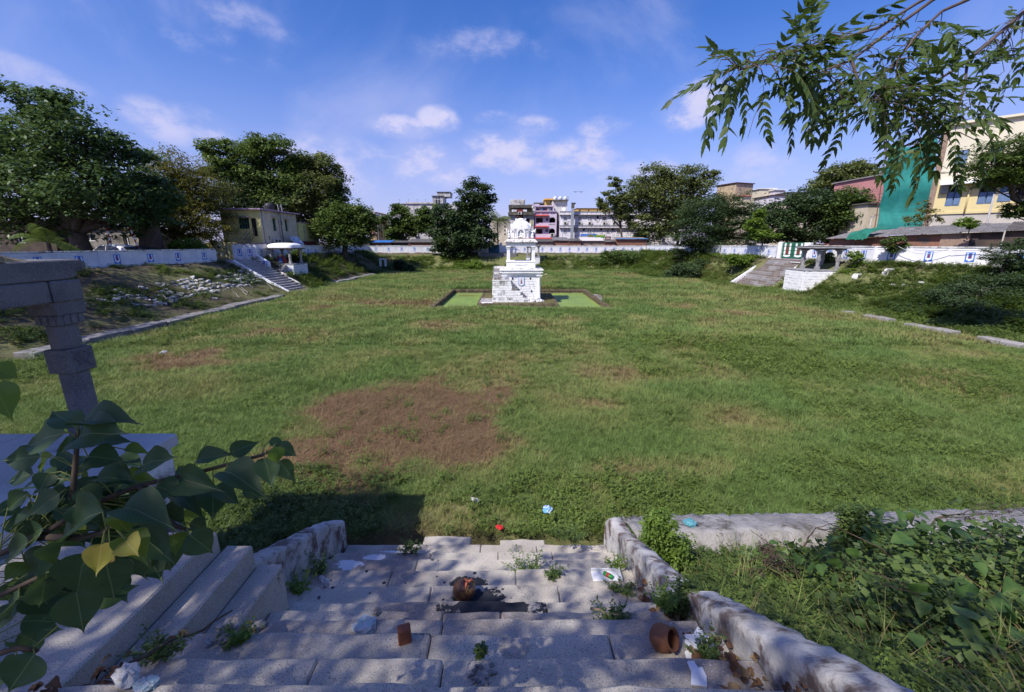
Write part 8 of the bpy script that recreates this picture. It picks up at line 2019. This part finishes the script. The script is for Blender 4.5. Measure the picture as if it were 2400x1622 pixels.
m_ = MB(); prof = [(.02, -.09), (.06, -.085), (.092, -.05), (.10, -.01), (.088, .04), (.066, .065), (.070, .08), (.085, .088)]; n = 22; V = []; F = []
for (r_, z) in prof + [(p[0] - .008, p[1]) for p in reversed(prof)]:
    for k in range(n): a = 2*math.pi*k/n; V.append((r_*math.cos(a), r_*math.sin(a), z))
for j in range(2*len(prof) - 1):
    for k in range(n): F.append((j*n+k, j*n+(k+1) % n, (j+1)*n+(k+1) % n, (j+1)*n+k))
m_.add(V, F); m_.xf(Matrix.Translation((0, 0, .078)) @ Matrix.Rotation(-.75, 4, 'Z') @ Matrix.Rotation(1.05, 4, 'Y') @ Matrix.Scale(.9, 4)); m_.build('bowl', CLAY, pot, True)
FOAM = M('foam_board', (.78, .78, .80), (.72, .72, .75), 4, bump=.1, rough=.7)
def sheet(label, c, poly, th, rot, mat, name='foam_sheet', cat='foam'):
    m_ = MB(); m_.prism(poly, 'z', 0, th); o = m_.build(name, mat, None, bevel=.002); o.location = c; o.rotation_euler = rot; return tag(o, label, cat)
c = spot(1648, 1545, 6); sheet('large torn white foam sheet leaning by the right parapet', c + Vector((0, .05, .015)), [(-.07, -.10), (.02, -.11), (.10, -.06), (.12, .02), (.10, .11), (.03, .09), (-.02, .12), (-.08, .07), (-.09, .0)], .012, (.35, -.12, .5), FOAM)
c = spot(1636, 1590, 5); sheet('smaller torn white foam piece on the tread edge', c + Vector((0, .01, .012)), [(-.05, -.07), (.04, -.06), (.05, .0), (.035, .05), (.01, .04), (-.01, .075), (-.05, .06), (-.035, .01)], .011, (.1, .08, -.2), FOAM)
c = spot(1612, 1540, 6); sheet('tiny scrap of white foam among dry leaves', c + Vector((0, 0, .02)), [(-.03, -.02), (.0, -.03), (.03, -.005), (.02, .025), (-.015, .02)], .01, (.2, .1, .3), FOAM)
c = spot(1422, 1353, 11); ft = thing('foam_tray', 'white foam tray with leaves at the foot of the right parapet', 'tray', c); m_ = MB(); m_.box(-.18, .18, -.07, .09, 0, .02); m_.box(-.18, .18, .075, .09, .02, .06); m_.box(.165, .18, -.07, .075, .02, .05); m_.build('tray_body', FOAM, ft, bevel=.006)
can = thing('drink_can', 'small green drink can lying on the foam tray', 'can', c + Vector((.01, -.02, .05)), .9)
m_ = MB(); m_.lathe([(.022, -.06), (.027, -.053), (.027, .053), (.022, .06)], 16); m_.xf(Matrix.Rotation(math.pi/2, 4, 'X')); m_.build('can_body', M('can_green', (.03, .26, .06), (.04, .34, .08), 9, rough=.3, bump=0, metal=.3), can, True)
m_ = MB(); m_.lathe([(.0275, -.018), (.0275, .018)], 16); m_.xf(Matrix.Rotation(math.pi/2, 4, 'X') @ Matrix.Translation((0, 0, .0))); m_.build('can_band', M('can_red', (.40, .05, .05)), can, True)
PL1 = M('bluish_plastic_film', (.42, .45, .52), (.28, .42, .44), 14, rough=.3, dirt=(.25, .22, .26), da=(.5, .7), ds=18, bump=.9, bs=20, spec=.5)
PL2 = M('greyish_plastic_film', (.34, .31, .28), (.24, .21, .19), 14, rough=.4, dirt=(.12, .10, .09), da=(.5, .7), ds=16, bump=.9, bs=22, spec=.45)
PLW = M('white_plastic_film', (.52, .51, .50), (.38, .38, .39), 18, rough=.35, bump=.8, bs=30)
PLT = M('teal_plastic_film', (.08, .26, .32), (.14, .34, .40), 12, rough=.35, bump=.8, bs=25)
crumple('plastic_bag', 'crumpled bluish plastic bag on the stair near the brick', 'bag', spot(856, 1472, 7), (.10, .075, .035), PL1, 1)
crumple('cloth_scrap', 'small brown rag just above the bluish plastic bag', 'rag', spot(884, 1440, 7), (.035, .03, .03), PL2, 2)
crumple('crumpled_bag', 'dirty crumpled bag against the side steps', 'bag', spot(540, 1480, 6), (.11, .075, .05), PL2, 3)
crumple('dusty_bag', 'flattened dusty plastic bag next to the dirty crumpled bag', 'bag', spot(597, 1475, 7), (.09, .05, .02), PL2, 4)
crumple('paper_ball', 'small white crumpled paper on the left of the stair', 'paper', spot(490, 1515, 6), (.025, .025, .03), PLW, 5)
crumple('red_packet', 'bright red snack packet in the weeds below the stair', 'packet', Vector((-.22, 6.35, .08)), (.07, .05, .03), M('red_foil', (.55, .03, .03), (.45, .03, .03), 9, rough=.3, bump=.4), 6)
crumple('blue_packet', 'blue and white plastic packet on the weeds near the right parapet', 'packet', Vector((.66, 6.75, .14)), (.11, .08, .05), M('blue_white_film', (.10, .32, .60), (.75, .76, .78), 9, rough=.3, bump=.5), 7)
crumple('teal_bag', 'teal plastic bag on the concrete ledge', 'bag', Vector((2.95, 5.95, .46)), (.10, .09, .05), PLT, 8)
crumple('white_scrap', 'scrap of white plastic lying in the grass beyond the stair', 'litter', Vector((-.72, 7.1, .12)), (.09, .05, .03), PLW, 9)
crumple('white_cup', 'crushed white cup among the weeds of the lowest tread', 'litter', spot(764, 1372, 10), (.045, .045, .04), PLW, 10)
crumple('paper_scrap', 'white paper scrap below the flowering weed', 'litter', spot(755, 1358, 11), (.06, .03, .015), PLW, 11)
crumple('pale_litter', 'pale litter in the weeds at the left end of the treads', 'litter', spot(300, 1590, 4), (.08, .05, .03), PLW, 12)
crumple('grey_litter', 'grey crushed wrapper at the bottom left of the stair', 'litter', spot(345, 1610, 4), (.06, .04, .02), PL1, 13)
crumple('far_litter', 'white scrap lying on the grass at the left of the tank floor', 'litter', atz(385, 828, .1), (.16, .1, .06), PLW, 14)
crumple('field_litter', 'small pale scrap on the grass right of the shrine pond', 'litter', atz(1280, 645, .1), (.3, .2, .12), M('tan_scrap', (.6, .5, .35)), 15)
# heap of ash and lime lumps on a tread
ah = thing('ash_heap', 'small heap of grey ash lumps on the near tread', 'ash', spot(1130, 1585, 5)); r2 = random.Random(6)
ASH = M('ash', (.30, .29, .28), (.16, .155, .15), 20, bump=.8, bs=50)
for k in range(46):
    a, q = r2.uniform(0, 6.28), .085*math.sqrt(r2.random()); s = r2.uniform(.007, .016); m_ = MB(); m_.ball((q*math.cos(a), q*math.sin(a), s*.6 + .02*(1 - q/.085)), (s, s*.8, s*.7), 6, 4, 0, .2, r2); m_.build('ash_lump', ASH, ah)
# dry leaves and twigs
DRYL = [big_leaf('dry_leaf', PROF_P, M('dead_leaf_%d' % i, cc, [x*.7 for x in cc], 12, bump=.3), .5, .5, 90 + i, .05) for i, cc in enumerate(((.17, .09, .045), (.11, .06, .035), (.24, .16, .09)))]
lit = thing('leaf_litter', 'drift of dry brown leaves against the right parapet', 'leaves', spot(1690, 1570, 5)); r2 = random.Random(12)
def drop_leaf(parent, P, L): 
    a = r2.uniform(0, 6.28); d = Vector((math.cos(a), math.sin(a), r2.uniform(-.2, .3))); place_leaf(parent, r2.choice(DRYL), P, P + d*L, Vector((r2.uniform(-.5, .5), r2.uniform(-.5, .5), 1)), r2.uniform(.6, 1), 0, 'dry_leaf')
for k in range(95):
    y = r2.uniform(1.55, 2.6); x = 1.50 - abs(r2.gauss(0, .14)); z = NOSE[next(i for i, q in enumerate(NOSE) if q[0] > y)][1]; drop_leaf(lit, Vector((x, y, z + r2.uniform(.005, .05))), r2.uniform(.04, .09))
lit2 = thing('left_leaf_litter', 'dead leaves and debris along the left end of the treads', 'leaves', spot(420, 1540, 5))
for k in range(80):
    y = r2.uniform(1.5, 2.75); x = -2.36 + abs(r2.gauss(0, .10)) - (.12 if y < 2.4 else -.16); z = NOSE[next(i for i, q in enumerate(NOSE) if q[0] > y)][1]; drop_leaf(lit2, Vector((x, y, z + r2.uniform(.005, .04))), r2.uniform(.04, .08))
lit3 = thing('parapet_leaf_litter', 'dry palm sheath and leaves between the right parapets', 'leaves', spot(1500, 1410, 8))
for k in range(46):
    y = r2.uniform(2.9, 3.9); x = 1.50 - abs(r2.gauss(0, .09)); z = NOSE[next(i for i, q in enumerate(NOSE) if q[0] > y)][1]; drop_leaf(lit3, Vector((x, y, z + r2.uniform(.005, .06))), r2.uniform(.05, .12))
for (a, b, r_, lab) in (((300, 1572, 4), (545, 1445, 7), .012, 'long dry stick lying across the left end of the treads'), ((1385, 1435, 8), (1450, 1452, 8), .014, 'pale broken root lying in the broken tread corner')):
    p, q = spot(*a) + Vector((0, 0, .03)), spot(*b) + Vector((0, 0, .05)); m_ = MB(); m_.tube([p + (q-p)*i/8 + Vector((.012*math.sin(i*1.7), .012*math.cos(i*2.1), .02*math.sin(i*.9))) for i in range(9)], [r_*(1 - .06*i) for i in range(9)], 6); tag(m_.build('stick', STEM if r_ < .013 else M('pale_root', (.34, .26, .17), (.25, .19, .12), 8), None, True), lab, 'stick')
# boulder in the lower right corner
m_ = MB(); r2 = random.Random(20); m_.ball((0, 0, 0), (.75, .5, .34), 26, 14, 0, .07, r2); o = m_.build('boulder', M('whitewashed_rock', (.32, .31, .32), (.15, .145, .145), 5, dirt=(.06, .055, .05), da=(.48, .62), ds=4, bump=1.0, bs=12, bd=.05), None, True); o.location = (3.15, 1.35, 2.45); tag(o, 'rough grey boulder at the edge of the creeper', 'boulder')
# stones of the collapsed facing on the side banks: children of the ground
STN = []
for i in range(4):
    r2 = random.Random(300 + i); m_ = MB(); m_.ball((0, 0, 0), (.5, .42, .36), 6, 4, 0, .25, r2); STN.append(m_.mesh('stone', M('whitewashed_rubble', (.50, .49, .49), (.36, .35, .34), 3, dirt=(.10, .09, .08), da=(.46, .66), ds=3, bump=.6)))
r2 = random.Random(40)
def stone(x, y, s, sink=.05):
    o = put('stone', r2.choice(STN), ground); z = float(height(x, y)); o.location = (x, y, z + s*.12 - sink); o.scale = (s*r2.uniform(.7, 1.4), s*r2.uniform(.7, 1.3), s*r2.uniform(.45, .8)); o.rotation_euler = (r2.uniform(-.3, .3), r2.uniform(-.3, .3), r2.uniform(0, 6))
for row in range(6):      # broken courses of whitewashed facing on the left bank
    y = 27.0
    while y < 41.0:
        y += r2.uniform(.32, .6); lw = float(np.interp(y, *LWX)) + 1; x = -21.3 + (lw + 21.3)*(.50 + .055*row - .012*(41 - y)) + r2.uniform(-.08, .08)
        if fbm(np.array([x*1.2]), np.array([y]), .5, 91)[0] > .41: stone(x, y, r2.uniform(.36, .66), .08)
for k in range(34): y = r2.uniform(22, 34); lw = float(np.interp(y, *LWX)) + 1; stone(-21.3 + (lw + 21.3)*r2.gauss(.42, .10), y, r2.uniform(.2, .42), .1)
for k in range(40): stone(r2.uniform(6, 17), r2.gauss(80.6, .5), r2.uniform(.2, .45))
for k in range(34): stone(r2.uniform(27, 36), r2.uniform(24, 37), r2.uniform(.2, .55))
for k in range(26): stone(r2.uniform(20, 26), r2.uniform(68, 76), r2.uniform(.25, .6))
# pale roots and sticks on the lower left bank
for i, (x, y) in enumerate([(-23.2, 36.5), (-23.0, 36.0), (-22.9, 34.9), (-24.4, 30.2), (-24.6, 29.6), (-24.2, 29.0), (-25.2, 27.4), (-24.9, 26.8), (-23.9, 38.4), (-22.6, 39.6)]):
    m_ = MB(); pts = [Vector((x - .25*k, y + .22*k + .06*math.sin(k*2 + i), float(height(x - .25*k, y + .22*k)) + .06)) for k in range(7)]; m_.tube(pts, [.035 - .004*k for k in range(7)], 6)
    tag(m_.build('exposed_root', M('pale_exposed_root', (.34, .32, .29), (.24, .22, .2), 5), None, True), 'pale bare root lying on the left bank earth', 'root', 'bare roots on the left bank')
# leaning stone frame on the far left bank and rubbish piece by the far corner
sf = thing('ruined_doorway', 'small white stone door frame standing on the far left bank', 'frame', (xat(893, 72), 72, 1.0)); MB().box(-.5, -.2, -.15, .15, 0, 1.1).build('jamb', WHITEWASH, sf); MB().box(.35, .65, -.15, .15, 0, 1.1).build('jamb', WHITEWASH, sf); MB().box(-.55, .7, -.17, .17, 1.1, 1.35).build('lintel', WHITEWASH, sf)
ft_ = MB(); ft_.tube([(0, 0, 0), (.6, .2, .5), (1.0, .3, 1.6), (1.2, .3, 2.4)], [.5, .42, .3, .05], 9); o = ft_.build('tree_stump', BARK, None, True); o.location = (xat(1560, 80), 80, 2.0); tag(o, 'broken brown tree stump leaning at the far right corner', 'stump')
for i, (px, py) in enumerate(((1349, 450), (1362, 450))):
    m_ = MB(); m_.ball((0, 0, 0), (.18, .45, .14), 8, 5); m_.prism([(-.05, 0), (-.75, .22), (-.55, .05)], 'y', -.12, .12); m_.prism([(.05, 0), (.75, .22), (.55, .05)], 'y', -.12, .12); o = m_.build('bird', DARK); o.location = at(px, py, 140); tag(o, 'small dark bird flying above the white lodge', 'bird', 'birds in the sky')
